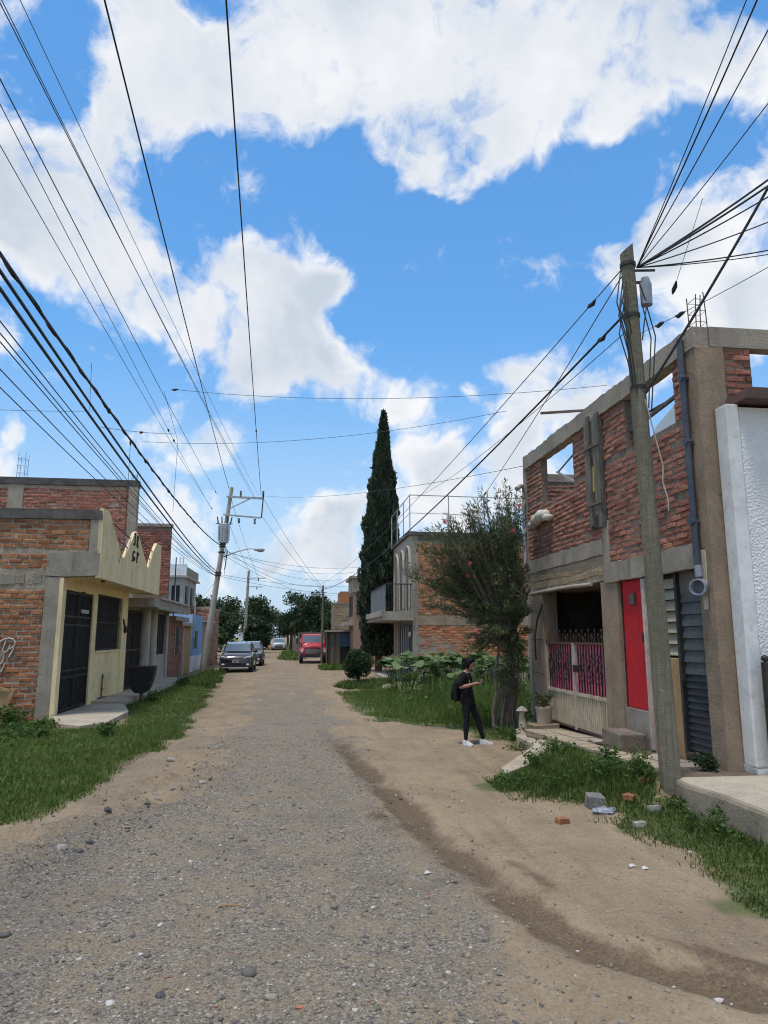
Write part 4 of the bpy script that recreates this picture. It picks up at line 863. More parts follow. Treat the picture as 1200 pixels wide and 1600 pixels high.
for i, ((x, y), ds) in enumerate(SP):
    z = gz1(x, y); BP = thing('broadleaf_plant', 'sprawling broad-leaved squash-like plant '+ds, 'plant', (x, y, z), 'broad-leaved plants in the vacant lot'); sm = MB()
    for k in range(34):
        a = rnd.uniform(0, 6.28); r = rnd.random()**.6*.95; h = (1.2+.35*rnd.random())*(1-.25*r) if rnd.random() < .75 else rnd.uniform(.3, .9)
        p = Vector((x+r*math.cos(a), y+r*math.sin(a), z+h)); s = rnd.uniform(.30, .52)
        link('leaf', leafme, None, BP, p, rot=(rnd.uniform(-.5, .5), rnd.uniform(-.2, .6), rnd.uniform(0, 6.28)), scale=(s, s, s))
        sm.tube([(x+r*.4*math.cos(a), y+r*.4*math.sin(a), z-.02), (x+r*.7*math.cos(a), y+r*.7*math.sin(a), z+h*.6), p], .008, 4, False)
    sm.build('stem', MT['leaf_weed'], BP)
# leafy weeds
def weed(x, y, h, r, n, label, leaf=.07, mk='leaf_weed', group='leafy weeds', asp=.5):
    z = gz1(x, y); T = thing('weed', label, 'weed', (x, y, z), group); m = MB(); C = []; 
    for k in range(9):
        a = rnd.uniform(0, 6.28); q = rnd.random()*r; e = Vector((x+q*math.cos(a), y+q*math.sin(a), z+h*rnd.uniform(.6, 1.05))); m.tube([(x+q*.3*math.cos(a), y+q*.3*math.sin(a), z-.02), e], [.008, .003], 4, False)
        for j in range(n//9): t = rnd.random()**.6; C.append((x+q*(.3+.7*t)*math.cos(a)+rnd.gauss(0, r*.16), y+q*(.3+.7*t)*math.sin(a)+rnd.gauss(0, r*.16), max(z+.02, z+(e.z-z)*t+rnd.gauss(0, .03))))
    m.build('stem', MT['leaf_weed'], T); C = np.array(C); dd = np.stack((RNG.normal(0, 1, len(C)), RNG.normal(0, 1, len(C)), RNG.normal(.1, .35, len(C))), 1); crown('foliage', MT[mk], T, C, leaf*np.exp(RNG.normal(0, .3, len(C))), asp, dirs=dd); return T
for (x, y, h, r, n, ds) in ((-6.35, 17.6, .5, .5, 700, 'dark leafy weeds at the foot of the grey corner pillar'), (-7.0, 17.0, .5, .6, 800, 'spreading leafy weeds in front of the tan board'), (-6.6, 15.6, .35, .7, 900, 'low broad weeds in the left grass below the board'), (-5.5, 16.9, .3, .4, 400, 'small weeds at the near edge of the entrance slab'), (-7.6, 15.6, .45, .7, 800, 'weeds at the left edge below the graffiti'), (-7.4, 13.6, .3, .6, 700, 'low leafy patch at the left edge of the lawn'), (-5.2, 15.2, .25, .5, 500, 'low weeds in the lawn in front of the entrance slab'), (-3.7, 15.4, .28, .3, 350, 'dark weed clump near the edge of the left verge'), (-4.4, 23.2, .35, .35, 300, 'weeds around the post of the black basket')):
    weed(x, y, h, r, n, ds)
for (x, y, h, r, n, ds) in ((4.25, 8.75, .34, .28, 420, 'tall leafy weed just left of the wooden pole'), (3.95, 9.15, .26, .35, 520, 'bright leafy weeds around the grey stone'), (3.6, 10.6, .30, .3, 420, 'bushy weed where verge meets apron'), (4.35, 9.8, .26, .32, 420, 'leafy weeds against the pavement edge'), (3.55, 9.5, .18, .4, 500, 'low clover patch in the right verge'), (4.1, 11.3, .26, .3, 350, 'grassy weed at the top of the right verge'), (4.4, 8.2, .16, .3, 300, 'low weeds at the left foot of the pole'), (4.35, 7.4, .28, .25, 260, 'weed tuft against the kerb slab'), (4.3, 14.2, .25, .45, 420, 'weeds in front of the oleander stems'), (4.05, 13.1, .15, .35, 260, 'low weeds beside the person\'s shoe')):
    weed(x, y, h, r, n, ds, .045)
T = weed(5.33, 8.9, .2, .22, 900, 'dense dark green clump growing on the pavement by the corner column', .035, 'leaf_bush')
T.location.z = .33
for c in T.children: pass

# low leafy ground cover among the grass
def cover(name, label, poly, n, leaf, mk, hmax, dens):
    P = np.array(GRASS[poly]); (x0, y0), (x1, y1) = P.min(0), P.max(0); k = n*8; x = RNG.uniform(x0, x1, k); y = RNG.uniform(y0, y1, k)
    s_ = RNG.random(k) < dens(x, y)*(sdpoly(x, y, GRASS[poly]) > .02)*np.clip(fbm(x, y, 1.1, 3, 19)*3.0, 0, 1); x, y = x[s_][:n], y[s_][:n]
    C = np.stack((x, y, gh(x, y)+RNG.random(len(x))**1.5*hmax+.02), 1); dd = np.stack((RNG.normal(0, 1, len(C)), RNG.normal(0, 1, len(C)), RNG.normal(.1, .3, len(C))), 1)
    return tag(crown(name, MT[mk], None, C, leaf*np.exp(RNG.normal(0, .35, len(C))), .6, dirs=dd, kind='stuff'), label)
cover('ground_cover', 'low leafy weeds mixed into the left verge grass', 'left', 9000, .05, 'leaf_weed', .10, lambda x, y: (y < 30)*(x > -9)*np.clip(12/np.maximum(y, 5), .3, 1))
cover('ground_cover', 'low leafy weeds mixed into the verge by the wooden pole', 'verge', 4200, .035, 'leaf_weed', .12, lambda x, y: 1.0)
cover('ground_cover', 'low leafy weeds mixed into the grass along the kerb', 'kerb', 2600, .032, 'leaf_weed', .08, lambda x, y: (y > 3.2)*1.0)
cover('ground_cover', 'leafy weeds filling the vacant lot', 'lot', 9000, .09, 'leaf_weed', .45, lambda x, y: sstep(3.0, 4.5, x)*(x < 9))

# ------------------------------------------------------------------ arched house beyond the lot
HX, HY = 5.45, 33.8
AH = thing('arched_house', 'two-storey house with arched windows, balcony and orange brick side wall', 'house', (8.3, 37, 0))
sw = bx('side_wall', MT['mortar_l'], AH, HX+.36, 11.3, HY, HY+.2, 0, 6.9)
brick_wall(sw, 'y', HY, -1, [(HX+.36, 11.2, .5, 2.52), (HX+.36, 11.2, 3.0, 6.6)], .125, .34, 'brick_o', 300, joint=.03, proud=.02, z0=.02)
MB().box(HX+.3, 11.28, HY-.03, HY+.01, 2.55, 2.92, .015).build('band', MT['conc_b'], AH)
MB().box(HX+.1, HX+.37, HY-.03, HY+.22, 0, 6.9, .01).build('corner_column', MT['conc'], AH)
MB().prism([(HX+.37, 0), (11.2, 0), (11.2, .4), (8.6, .7), (7.6, 1.55), (6.9, 1.95), (HX+.37, 1.98)], 'y', HY-.02, HY+.01).build('plaster_skirt', MT['conc'], AH)
MB().box(HX+.36, 11.28, HY-.025, HY+.01, 6.62, 6.88, .01).build('upper_band', mat('dark weathered brick', (.16, .125, .10), (.11, .09, .075), 3, bump=.7), AH)
MB().box(HX-.05, 11.4, HY-.08, HY+.3, 6.88, 7.05, .015).build('coping', MT['conc_d'], AH)
fw = MB().box(HX+.12, HX+.35, HY+.23, 40.7, 0, 7.0).build('front_wall', mat('old cream plaster', (.50, .43, .34), (.38, .32, .25), 1.6, stain=(.2, .165, .13), streak=3, bump=.4), AH)
bx('back_wall', MT['conc_b'], AH, 11.1, 11.3, HY+.21, 40.7, 0, 6.9); bx('far_wall', MT['conc_b'], AH, HX+.36, 11.1, 40.5, 40.7, 0, 6.9); bx('roof', MT['conc'], AH, HX+.36, 11.1, HY+.21, 40.5, 6.6, 6.8)
MB().box(HX+.0, HX+.4, HY+.3, 40.8, 7.0, 7.12, .01).build('coping', MT['conc_d'], AH)
def arch(y0, y1, z0, zs, nm, parent):
    yc = (y0+y1)/2; r = (y1-y0)/2; pts = [(y0, z0), (y1, z0)]+[(yc+r*math.cos(k*math.pi/12), zs+1.5*r*math.sin(k*math.pi/12)) for k in range(13)]
    f = MB(); f.tube([(HX+.09, y0-.06, z0)]+[(HX+.09, yc-(r+.06)*math.cos(k*math.pi/12), zs+(1.5*r+.06)*math.sin(k*math.pi/12)) for k in range(13)]+[(HX+.09, y1+.06, z0)], .09, 6)
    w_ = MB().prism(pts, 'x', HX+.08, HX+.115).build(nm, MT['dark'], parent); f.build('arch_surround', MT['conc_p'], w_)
    for t in (.35, .65): bx('mullion', MT['whitem'], w_, HX+.055, HX+.08, y0+(y1-y0)*t-.03, y0+(y1-y0)*t+.03, z0, zs+r*1.2)
    return w_
for (a, b) in ((34.4, 35.9), (36.4, 37.9), (38.4, 39.9)): arch(a, b, 3.4, 5.3, 'arched_window', AH)
sb = MB().box(4.05, HX+.12, HY-.12, 40.9, 2.75, 3.2, .02).build('balcony_slab', MT['conc'], AH)
bx('slab_edge', MT['conc_p'], sb, 3.98, 4.05, HY-.1, 40.9, 2.95, 3.22)
rl = MB().tube([(HX+.1, HY+.05, 4.5), (4.25, HY+.05, 4.5), (4.25, 40.6, 4.5)], .03, 6).build('railing', MT['iron'], AH); rl['label'] = 'black iron balcony railing'
k = 4.25
while k < HX+.1: MB().tube([(k, HY+.05, 3.2), (k, HY+.05, 4.5)], .016, 5).build('baluster', MT['iron'], rl); k += .15
k = HY+.3
while k < 40.6: MB().tube([(4.25, k, 3.2), (4.25, k, 4.5)], .012, 5).build('baluster', MT['galv'], rl); k += .34
dr = bx('metal_door', mat('grey slat door', (.16, .17, .19), (.10, .105, .12), 4, rough=.5), AH, HX+.04, HX+.11, 34.2, 37.6, .15, 2.6)
for i in range(9): bx('slat', MT['galv' if i % 2 else 'iron'], dr, HX+.0, HX+.04, 34.3+i*.36, 34.48+i*.36, .25, 2.5)
MB().box(HX-.1, HX+.1, 38.0, 38.5, 0, 2.75).build('porch_column', MT['pink_salmon'], AH); MB().box(HX-.1, HX+.1, 37.62, 37.8, 0, 2.75).build('door_post', MT['galv'], AH)
bx('entrance_step', MT['conc_p'], AH, 4.2, HX, 34.4, 38, -.05, .1)
for (y) in (34.0, 38.25): MB().ball((HX-.02, y, 2.1), (.08, .08, .14), 8, 6).build('wall_lamp', MT['white_plastic'], AH, smooth='all')
rf = MB().tube([(HX, 40.6, 8.9), (HX, HY+.1, 8.9), (11.2, HY+.1, 8.85)], .028, 6).build('roof_rail', MT['galv'], AH); rf['label'] = 'thin grey pipe railing on the roof'
MB().tube([(HX, 40.6, 8.0), (HX, HY+.1, 8.0), (9, HY+.1, 7.95)], .018, 6).build('rail', MT['galv'], rf)
for (x, y) in ((HX, 40.6), (HX, 38.3), (HX, 36.0), (HX, HY+.1), (7.4, HY+.1), (9.2, HY+.1), (11.2, HY+.1)): MB().tube([(x, y, 7.0), (x, y, 8.92)], .03, 6).build('post', MT['galv'], rf)

# ------------------------------------------------------------------ further right
BE = thing('beige_house', 'narrow beige two-storey house behind the cypress', 'house', (4.6, 48.5, 0))
bx('wall', MT['pink_salmon'], BE, 3.75, 6.5, 47, 51, 0, 5.75); bx('upper_wall', MT['block'], BE, 3.7, 6.55, 46.96, 51.04, 4.9, 5.8); bx('cornice', MT['conc_p'], BE, 3.5, 6.6, 46.8, 51.1, 5.8, 5.95)
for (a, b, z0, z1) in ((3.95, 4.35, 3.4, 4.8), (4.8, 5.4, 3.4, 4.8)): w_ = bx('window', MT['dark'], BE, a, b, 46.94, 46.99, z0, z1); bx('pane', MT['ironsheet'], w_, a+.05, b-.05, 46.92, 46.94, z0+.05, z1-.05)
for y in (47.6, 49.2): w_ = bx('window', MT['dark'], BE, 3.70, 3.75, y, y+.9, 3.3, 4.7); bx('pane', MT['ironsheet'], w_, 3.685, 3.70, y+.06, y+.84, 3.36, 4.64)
bx('balcony', MT['conc_p'], BE, 3.2, 3.75, 47, 51, 2.7, 2.9)
BLK = thing('block_house', 'unfinished pale block house beyond the shack', 'house', (4, 57, 0))
bw = bx('wall', MT['mortar_l'], BLK, 3.0, 7, 56, 61, 0, 4.5); brick_wall(bw, 'y', 56, -1, [(3.0, 4.6, 2.2, 4.48)], .21, .42, 'brick_y', 60, joint=.03, proud=.02)
brick_wall(bw, 'x', 3.0, -1, [(56, 61, 1.0, 4.48)], .21, .42, 'brick_y', 60, joint=.03, proud=.02)
bx('upper_room', MT['brick_l'], BLK, 3.45, 7, 56.4, 60, 4.5, 5.5); bx('parapet', MT['conc_b'], BLK, 2.95, 7.05, 55.95, 61, 4.5, 4.62)
SH = thing('shack', 'low weathered roadside shack with flat roof and dark opening', 'shack', (3.1, 50.8, 0))
bx('wall', MT['wood_grey'], SH, 2.3, 3.95, 50.0, 50.12, 0, 2.3); bx('side_wall', MT['wood_grey'], SH, 2.22, 2.32, 50.0, 53, 0, 2.3); bx('side_wall', MT['wood_grey'], SH, 3.95, 4.05, 50, 53, 0, 2.3); bx('back_wall', MT['wood_grey'], SH, 2.32, 3.95, 52.9, 53, 0, 2.3)
bx('roof', MT['conc_p'], SH, 2.1, 4.2, 49.7, 53.2, 2.3, 2.42); bx('doorway', MT['ironsheet'], SH, 3.1, 3.75, 49.96, 50.0, .0, 2.15); bx('shutter', mat('faded blue shutter', (.09, .14, .22), (.06, .09, .14), 4), SH, 3.05, 3.8, 49.92, 49.955, 1.3, 2.2)
for i in range(6): MB().box(2.34+i*.125, 2.44+i*.125, 49.96, 50.0, .02, 2.2, .01).build('plank', MT[('wood_grey', 'conc_b', 'wood_pole')[i % 3]], SH)
MB().tube([(2.2, 49.85, -.05), (2.2, 49.85, 3.4)], .05, 6).build('post', MT['iron'], SH)
PF = thing('plank_fence', 'ragged fence of grey upright planks far along the right side', 'fence', (.6, 80, 0))
for i in range(26): y = 64+i*1.5; h = random.uniform(1.5, 2.4); MB().box(.75+random.uniform(-.05, .05)-(i*.055), .82-(i*.055), y, y+random.uniform(.9, 1.35), 0, h, .03).build('plank', MT[('wood_grey', 'conc_b', 'conc')[i % 3]], PF)
WB = thing('pale_house', 'small pale house at the far end of the street', 'house', (-6, 118, 0))
bx('wall', MT['whitewash'], WB, -9, -4.4, 116, 120, 0, 2.9); bx('roof', MT['conc_p'], WB, -9.2, -4.2, 115.8, 120.2, 2.9, 3.1); w_ = bx('window', MT['iron'], WB, -6.5, -5.5, 115.95, 116, 1, 2); bx('door', MT['wood_grey'], WB, -8.3, -7.4, 115.95, 116, 0, 2)
MD = MB(); 
for i in range(9): MD.ball((-7.4+i*.5, 110+random.uniform(-.6, .6), .05), (.8, .9, random.uniform(.45, .85)), 10, 7, .08)
tag(MD.build('earth_mound', mat('orange earth', (.42, .20, .10), (.34, .16, .08), 2), smooth='all'), 'low mound of orange earth at the far end of the street', 'mound')

# ------------------------------------------------------------------ yellow-fronted house on the left
LX, LY = -5.85, 18.85
YH = thing('yellow_house', 'single-storey house with zigzag yellow parapet and brown brick side wall', 'house', (-9, 22, 0))
sw = bx('side_wall', MT['mortar_l'], YH, -13, -6.28, LY, LY+.2, -.1, 3.62)
bx('side_wall', MT['mortar_l'], YH, -13, -5.28, LY, LY+.2, 3.62, 5.0)
brick_wall(sw, 'y', LY, -1, [(-13, -6.3, .0, 3.3), (-13, -6.3, 3.62, 4.15), (-13, -5.32, 4.17, 5.0)], .128, .33, 'brick_l', 300, joint=.026, proud=.016)
rb = MB()
for i in range(34): x = -13+i*.2; rb.box(x, x+random.uniform(.16, .24), LY-random.uniform(.0, .03), LY+.05, 3.32+random.uniform(0, .04), 3.58+random.uniform(-.05, .03), .015)
rb.build('rubble_course', MT['conc'], YH)
MB().box(-6.30, -5.96, LY-.05, LY+.25, -.1, 3.52, .012).build('corner_pillar', MT['conc'], YH)
MB().box(-5.957, -5.86, LY-.055, LY+.25, -.1, 3.5, .004).build('pillar_edge', MT['yellow'], YH)
MB().prism([(-6.34, 3.55), (-5.9, 3.52), (-5.02, 3.56), (-5.02, 4.14), (-5.3, 4.17), (-6.25, 4.12)], 'y', LY-.06, LY+.25).build('beam_end', MT['conc'], YH)
MB().box(-5.30, -5.04, LY-.045, LY+.25, 4.16, 5.05, .012).build('upper_pillar', MT['conc'], YH)
MB().box(-13, -5.02, LY-.06, LY+.28, 5.0, 5.24, .02).build('coping', MT['conc_d'], YH)
bx('roof', MT['conc'], YH, -13, -5.02, LY+.26, 25.9, 3.62, 3.85); bx('back_wall', MT['conc_b'], YH, -13, -12.8, LY+.21, 25.9, 0, 3.62); bx('far_wall', MT['conc_b'], YH, -12.8, -5.9, 25.8, 25.9, 0, 3.62)
par = [(18.8, 5.30), (19.3, 5.32), (19.55, 5.22), (20.1, 4.85), (20.9, 4.36), (21.1, 4.26), (21.35, 4.30), (21.9, 4.72), (22.45, 5.18), (22.75, 5.26), (23.05, 5.16), (23.7, 4.78), (24.4, 4.40), (24.6, 4.30), (24.85, 4.36), (25.5, 5.0), (25.95, 5.30), (26.85, 5.32), (26.85, 3.58), (18.8, 3.50)]
# split into convex strips so the outline fills cleanly
pa = MB(); up = par[:18]
for (a, b) in zip(up[:-1], up[1:]): pa.add([(xx, y, z) for xx in (-5.10, -5.0) for (y, z) in (a, b, (b[0], 3.5), (a[0], 3.5))], [(3, 2, 1, 0), (4, 5, 6, 7), (0, 1, 5, 4), (2, 3, 7, 6)])
pa.add([(xx, y, z) for xx in (-5.1, -5.0) for (y, z) in ((18.8, 3.5), (18.8, 5.30))], [(0, 1, 3, 2)]); pa.add([(xx, y, z) for xx in (-5.1, -5.0) for (y, z) in ((26.85, 3.5), (26.85, 5.32))], [(0, 2, 3, 1)])
pa = pa.build('parapet', MT['yellow'], YH); pa['label'] = 'zigzag yellow parapet'
bx('canopy', MT['yellow'], YH, -5.86, -5.10, LY+.26, 26.85, 3.52, 3.615)
for (ya, yb) in ((19.9, 22.1), (23.4, 25.5)):
    for z in (4.62, 4.95): MB().tube([(-5.05, ya, z+.15), (-5.05, yb, z)], .018, 5).build('notch_bar', MT['iron'], YH)
# initials on the parapet: dark scroll letters
def glyph(pts_list, y, z, s, nm):
    m = MB()
    for pts in pts_list: m.tube([(-4.985, y+p[0]*s, z+p[1]*s) for p in pts], .022, 6)
    m.build(nm, MT['iron'], pa)
arc = lambda cx, cy, r, a0, a1, n=8: [(cx+r*math.cos(R(a0+(a1-a0)*i/n)), cy+r*math.sin(R(a0+(a1-a0)*i/n))) for i in range(n+1)]
glyph([[(0, 1), (0, .2)]+arc(-.18, .2, .18, 0, -170), arc(-.15, 1.0, .12, 0, 180)], 22.45, 4.78, .34, 'letter'); glyph([[(0, 0), (0, 1)], arc(.1, .75, .25, 110, -90), [(.12, .5), (.4, 0)], arc(.45, .05, .08, 180, 360)], 22.75, 4.78, .34, 'letter')
glyph([arc(.2, .5, .42, 50, 300), [(.2, .4), (.5, .4), (.5, .1)], arc(-.2, .1, .1, 0, 250)], 22.35, 4.28, .36, 'letter'); glyph([[(0, 0), (0, .95)], [(0, .95), (.4, .9)], [(0, .5), (.3, .5)], arc(.42, .8, .1, 90, -120)], 22.85, 4.28, .36, 'letter')
# yellow front: gate, window, wall
bx('front_pillar', MT['yellow2'], YH, LX-.15, LX+.0, 21.66, 22.05, .1, 3.52, .01)
bx('front_wall', MT['yellow2'], YH, LX-.15, LX-.01, 22.05, 25.1, .1, 1.54, .006); bx('window_sill', MT['yellow2'], YH, LX-.15, LX+.03, 22.05, 25.1, 1.541, 1.60)
bx('front_wall', MT['yellow2'], YH, LX-.15, LX-.01, 22.05, 25.1, 3.28, 3.52); bx('front_pillar', MT['yellow2'], YH, LX-.15, LX+.02, 25.1, 25.85, .1, 3.52, .01); bx('front_wall', MT['yellow2'], YH, LX-.15, LX-.01, LY+.26, 21.66, 3.22, 3.52)
yg = bx('gate', MT['ironsheet'], YH, LX-.14, LX-.12, 19.12, 21.66, .12, 3.22); yg['label'] = 'tall black barred gate'
for y in (19.12, 20.35, 21.6): bx('stile', MT['iron'], yg, LX-.11, LX-.05, y, y+.06, .12, 3.2)
for z in (.13, .95, 1.12, 2.3, 2.52, 3.14): bx('rail', MT['iron'], yg, LX-.10, LX-.06, 19.14, 21.64, z, z+.05)
for i in range(19): y = 19.24+i*.128; MB().tube([(LX-.075, y, .18), (LX-.075, y, 3.14)], .011, 5).build('bar', MT['iron'], yg)
bx('letter_box', MT['galv'], yg, LX-.06, LX-.03, 20.6, 21.3, 2.66, 2.76)
ww = bx('window', MT['ironsheet'], YH, LX-.14, LX-.12, 22.1, 25.08, 1.6, 3.28)
for i in range(22):
    y = 22.2+i*.133; b_ = .05 if i % 2 else -.05; MB().tube([(LX-.05, y, 1.62), (LX-.05, y+b_, 2.0), (LX-.05, y-b_, 2.45), (LX-.05, y+b_, 2.9), (LX-.05, y, 3.26)], .009, 5).build('grille_bar', MT['iron'], ww)
for z in (1.62, 2.42, 3.22): bx('grille_rail', MT['iron'], ww, LX-.065, LX-.035, 22.1, 25.08, z, z+.035)
pp = MB().tube([(LX+.03, 23.0, .9), (LX+.03, 22.98, .2)], .02, 6).build('water_pipe', MT['rust'], YH); MB().tube([(LX+.03, 22.6, .2), (LX+.03, 23.4, .2), (LX+.1, 23.4, .12)], .018, 6).build('pipe_branch', MT['rust'], pp)
for z in (.45, .8): MB().ball((LX+.04, 22.99, z), .035, 8, 6).build('valve', MT['rust'], pp)
MB().tube([(LX+.03, 25.2, 2.6), (LX+.08, 25.3, 2.3), (LX+.04, 25.45, 2.2)], .03, 6).build('loose_cable', MT['iron'], YH); MB().ball((LX+.06, 25.45, 2.25), (.06, .09, .13), 8, 6).build('meter', MT['iron'], YH, smooth='all')
for (x, z, w_) in ((-5.12, 3.44, .1), (-5.6, 3.1, .09)): MB().box(x-.04, x+.04, 19.6, 19.7, z, z+w_).build('lamp_holder', MT['rust'], YH)
# graffiti in pale paint on the brown brick wall
gp = MB(); gy_ = LY-.032
def scr(pts, r=.02):
    P3 = [atY(a, b, gy_) for a, b in pts]; gp.tube([(p.x, gy_, p.z) for p in P3], r, 5)
scr([(0, 1003), (6, 999), (14, 997), (21, 999), (24, 1004), (22, 1010), (16, 1014)]); scr([(10, 1000), (7, 1008), (4, 1016), (8, 1020), (13, 1016), (16, 1008)]); scr([(22, 1012), (18, 1020), (14, 1027)]); scr([(2, 1024), (6, 1020), (5, 1032), (1, 1038)]); scr([(8, 1036), (4, 1046), (1, 1050)]); scr([(-10, 1010), (-4, 1004), (0, 1003)])
gp.build('graffiti', mat('pale chalk paint', (.55, .52, .47), (.42, .38, .33), 20, bump=.1), YH)
bd = thing('wooden_board', 'tan wooden board leaning at the foot of the brown brick wall', 'board', (-7.6, 18.6, 0))
v = MB(); v.prism([(-8.6, -.05), (-7.03, -.05), (-6.78, .74), (-7.2, .86), (-8.6, .95)], 'y', 18.62, 18.66); v.build('panel', MT['wood_tan'], bd)
MB().bar((-7.02, 18.60, -.03), (-6.78, 18.60, .76), .09, .03).build('edge_batten', MT['wood_tan'], bd); MB().bar((-8.6, 18.60, .9), (-6.82, 18.60, .74), .03, .07).build('top_batten', MT['wood_tan'], bd); MB().bar((-8.6, 18.60, .38), (-6.95, 18.60, .34), .03, .06).build('batten', MT['wood_tan'], bd)

# entrance slabs
es = MB(); q = [(-5.9, 18.86), (-5.3, 17.25), (-4.65, 16.75), (-4.25, 17.3), (-4.3, 19.8), (-4.92, 22.0), (-5.9, 22.0)]; n = len(q)
es.add([(x, y, .10) for x, y in q]+[(x, y, -.3) for x, y in q], [tuple(range(n))]+[(i, (i+1) % n, n+(i+1) % n, n+i) for i in range(n)]); tag(es.build('entrance_slab', MT['slabm']), 'pale concrete slab in front of the black gate', kind='structure')
ps = MB(); q = [(-5.9, 22.02), (-4.9, 22.02), (-4.95, 28), (-4.98, 34.2), (-5.9, 34.2)]; n = 5
ps.add([(x, y, .17) for x, y in q]+[(x, y, -.3) for x, y in q], [tuple(range(n))]+[(i, (i+1) % n, n+(i+1) % n, n+i) for i in range(n)]); tag(ps.build('pavement', MT['slabm']), 'raised concrete pavement under the grey awning', kind='structure')

# ------------------------------------------------------------------ grey house with awning and columns
GH = thing('grey_house', 'grey house with concrete awning on two round columns and brick wall above', 'house', (-9, 30, 0))
bx('wall', MT['conc'], GH, -13, LX-.1, 25.95, 34.0, .1, 3.35)
MB().box(LX-.1, -4.98, 25.95, 34.2, 3.06, 3.36, .01).build('awning', MT['conc'], GH)
k = 26.9
for i in range(28): MB().box(-5.06, -4.96, 26.9+i*.26, 27.05+i*.26, 3.0, 3.12, .004).build('awning_tooth', MT['conc_p'], GH)
bx('awning_cap', MT['conc_p'], GH, -5.2, -4.92, 26.9, 34.25, 3.362, 3.44)
dg = bx('door', MT['ironsheet'], GH, LX-.1, LX-.06, 26.0, 28.3, .17, 2.95)
for y in (26.0, 27.1, 28.24): bx('stile', MT['iron'], dg, LX-.06, LX-.02, y, y+.06, .17, 2.95)
for z in (.2, 1.5, 2.85): bx('rail', MT['iron'], dg, LX-.055, LX-.025, 26.06, 28.24, z, z+.06)
for i in range(12): MB().tube([(LX-.04, 26.2+i*.18, .25), (LX-.04, 26.2+i*.18, 2.85)], .01, 5).build('bar', MT['iron'], dg)
for y in (28.75, 30.15): c = MB().tube([(LX+.05, y, .17), (LX+.05, y, 3.06)], .20, 16).build('column', MT['conc_p'], GH, smooth=True); 
bx('low_wall', MT['conc_p'], GH, LX-.1, LX+.0, 30.45, 33.4, .17, 1.25); gw = bx('window', MT['ironsheet'], GH, LX-.1, LX-.06, 30.5, 33.4, 1.25, 2.95); bx('frame', MT['iron'], gw, LX-.06, LX-.03, 31.9, 31.98, 1.25, 2.95)
for i in range(9): MB().tube([(LX-.04, 30.7+i*.32, 1.25), (LX-.04, 30.7+i*.32, 2.95)], .012, 5).build('grille_bar', MT['iron'], gw)
MB().box(LX-.1, LX+.05, 33.45, 33.95, .17, 3.06, .006).build('end_post', MT['conc_p'], GH)
uw = bx('upper_wall', MT['mortar_l'], GH, -14, -6.5, 28.0, 28.22, 3.35, 7.75); brick_wall(uw, 'y', 28.0, -1, [(-14, -11.0, 5.0, 7.72), (-10.45, -6.55, 5.0, 7.72)], .125, .33, 'brick_u', 220, joint=.028, proud=.018)
MB().box(-6.55, -6.22, 27.93, 28.3, 3.36, 7.76, .012).build('upper_column', MT['conc'], GH); MB().box(-10.45, -9.98-.6, 27.97, 28.02, 3.36, 7.75, .01).build('upper_column', MT['conc'], GH)
MB().box(-11.0, -10.45, 27.96, 28.02, 3.36, 7.75, .01).build('upper_column', MT['conc'], GH)
MB().box(-14, -6.2, 27.92, 28.32, 7.75, 8.02, .015).build('upper_beam', MT['conc_d'], GH); rebar(GH, -10.6, 28.1, 8.0, .14, 1.0); rebar(GH, -6.4, 28.1, 7.95, .09, .35)
# ------------------------------------------------------------------ the rest of the left row
B3 = thing('small_brick_house', 'low red brick house with small window beyond the grey awning', 'house', (-9, 36.5, 0))
w3 = bx('front_wall', MT['mortar_r'], B3, -12, LX-.02, 34.3, 38.4, 0, 2.75); brick_wall(w3, 'x', LX-.02, 1, [(34.3, 36.0, .1, 2.7), (36.0, 37.3, .1, 1.1), (37.3, 38.4, .1, 2.7)], .12, .32, 'brick_u', 170, joint=.028)
w_ = bx('window', MT['ironsheet'], B3, LX-.04, LX-.0, 36.05, 37.25, 1.12, 2.5); bx('frame', MT['conc_p'], w_, LX-.0, LX+.03, 35.98, 36.06, 1.1, 2.55); bx('roof', MT['conc'], B3, -12, LX+.3, 34.25, 38.45, 2.75, 2.95)
u3 = bx('upper_wall', MT['mortar_r'], B3, -7.9, -6.1, 35.0, 35.2, 2.95, 7.25); brick_wall(u3, 'y', 35.0, -1, [(-7.9, -6.1, 3.9, 7.22)], .125, .33, 'brick_u', 110, joint=.028, proud=.018); bx('upper_beam', MT['conc'], B3, -8, -6.05, 34.95, 35.25, 7.25, 7.4)
MB().tube([(-6.0, 36.2, 2.9), (-6.0, 36.2, 5.9)], .03, 6).build('pipe', MT['iron'], B3)
OC = thing('ochre_house', 'low ochre painted house front in the left row', 'house', (-8, 40, 0)); bx('wall', MT['ochre'], OC, -11, LX-.05, 38.6, 41.7, 0, 2.55); bx('door', MT['wood_tan'], OC, LX-.05, LX-.01, 39.0, 40.9, .05, 2.4); bx('lintel', MT['conc_p'], OC, -11, LX+.2, 38.55, 41.75, 2.55, 2.72); bx('pilaster', MT['conc_p'], OC, LX-.05, LX+.02, 38.5, 38.85, 0, 2.55)
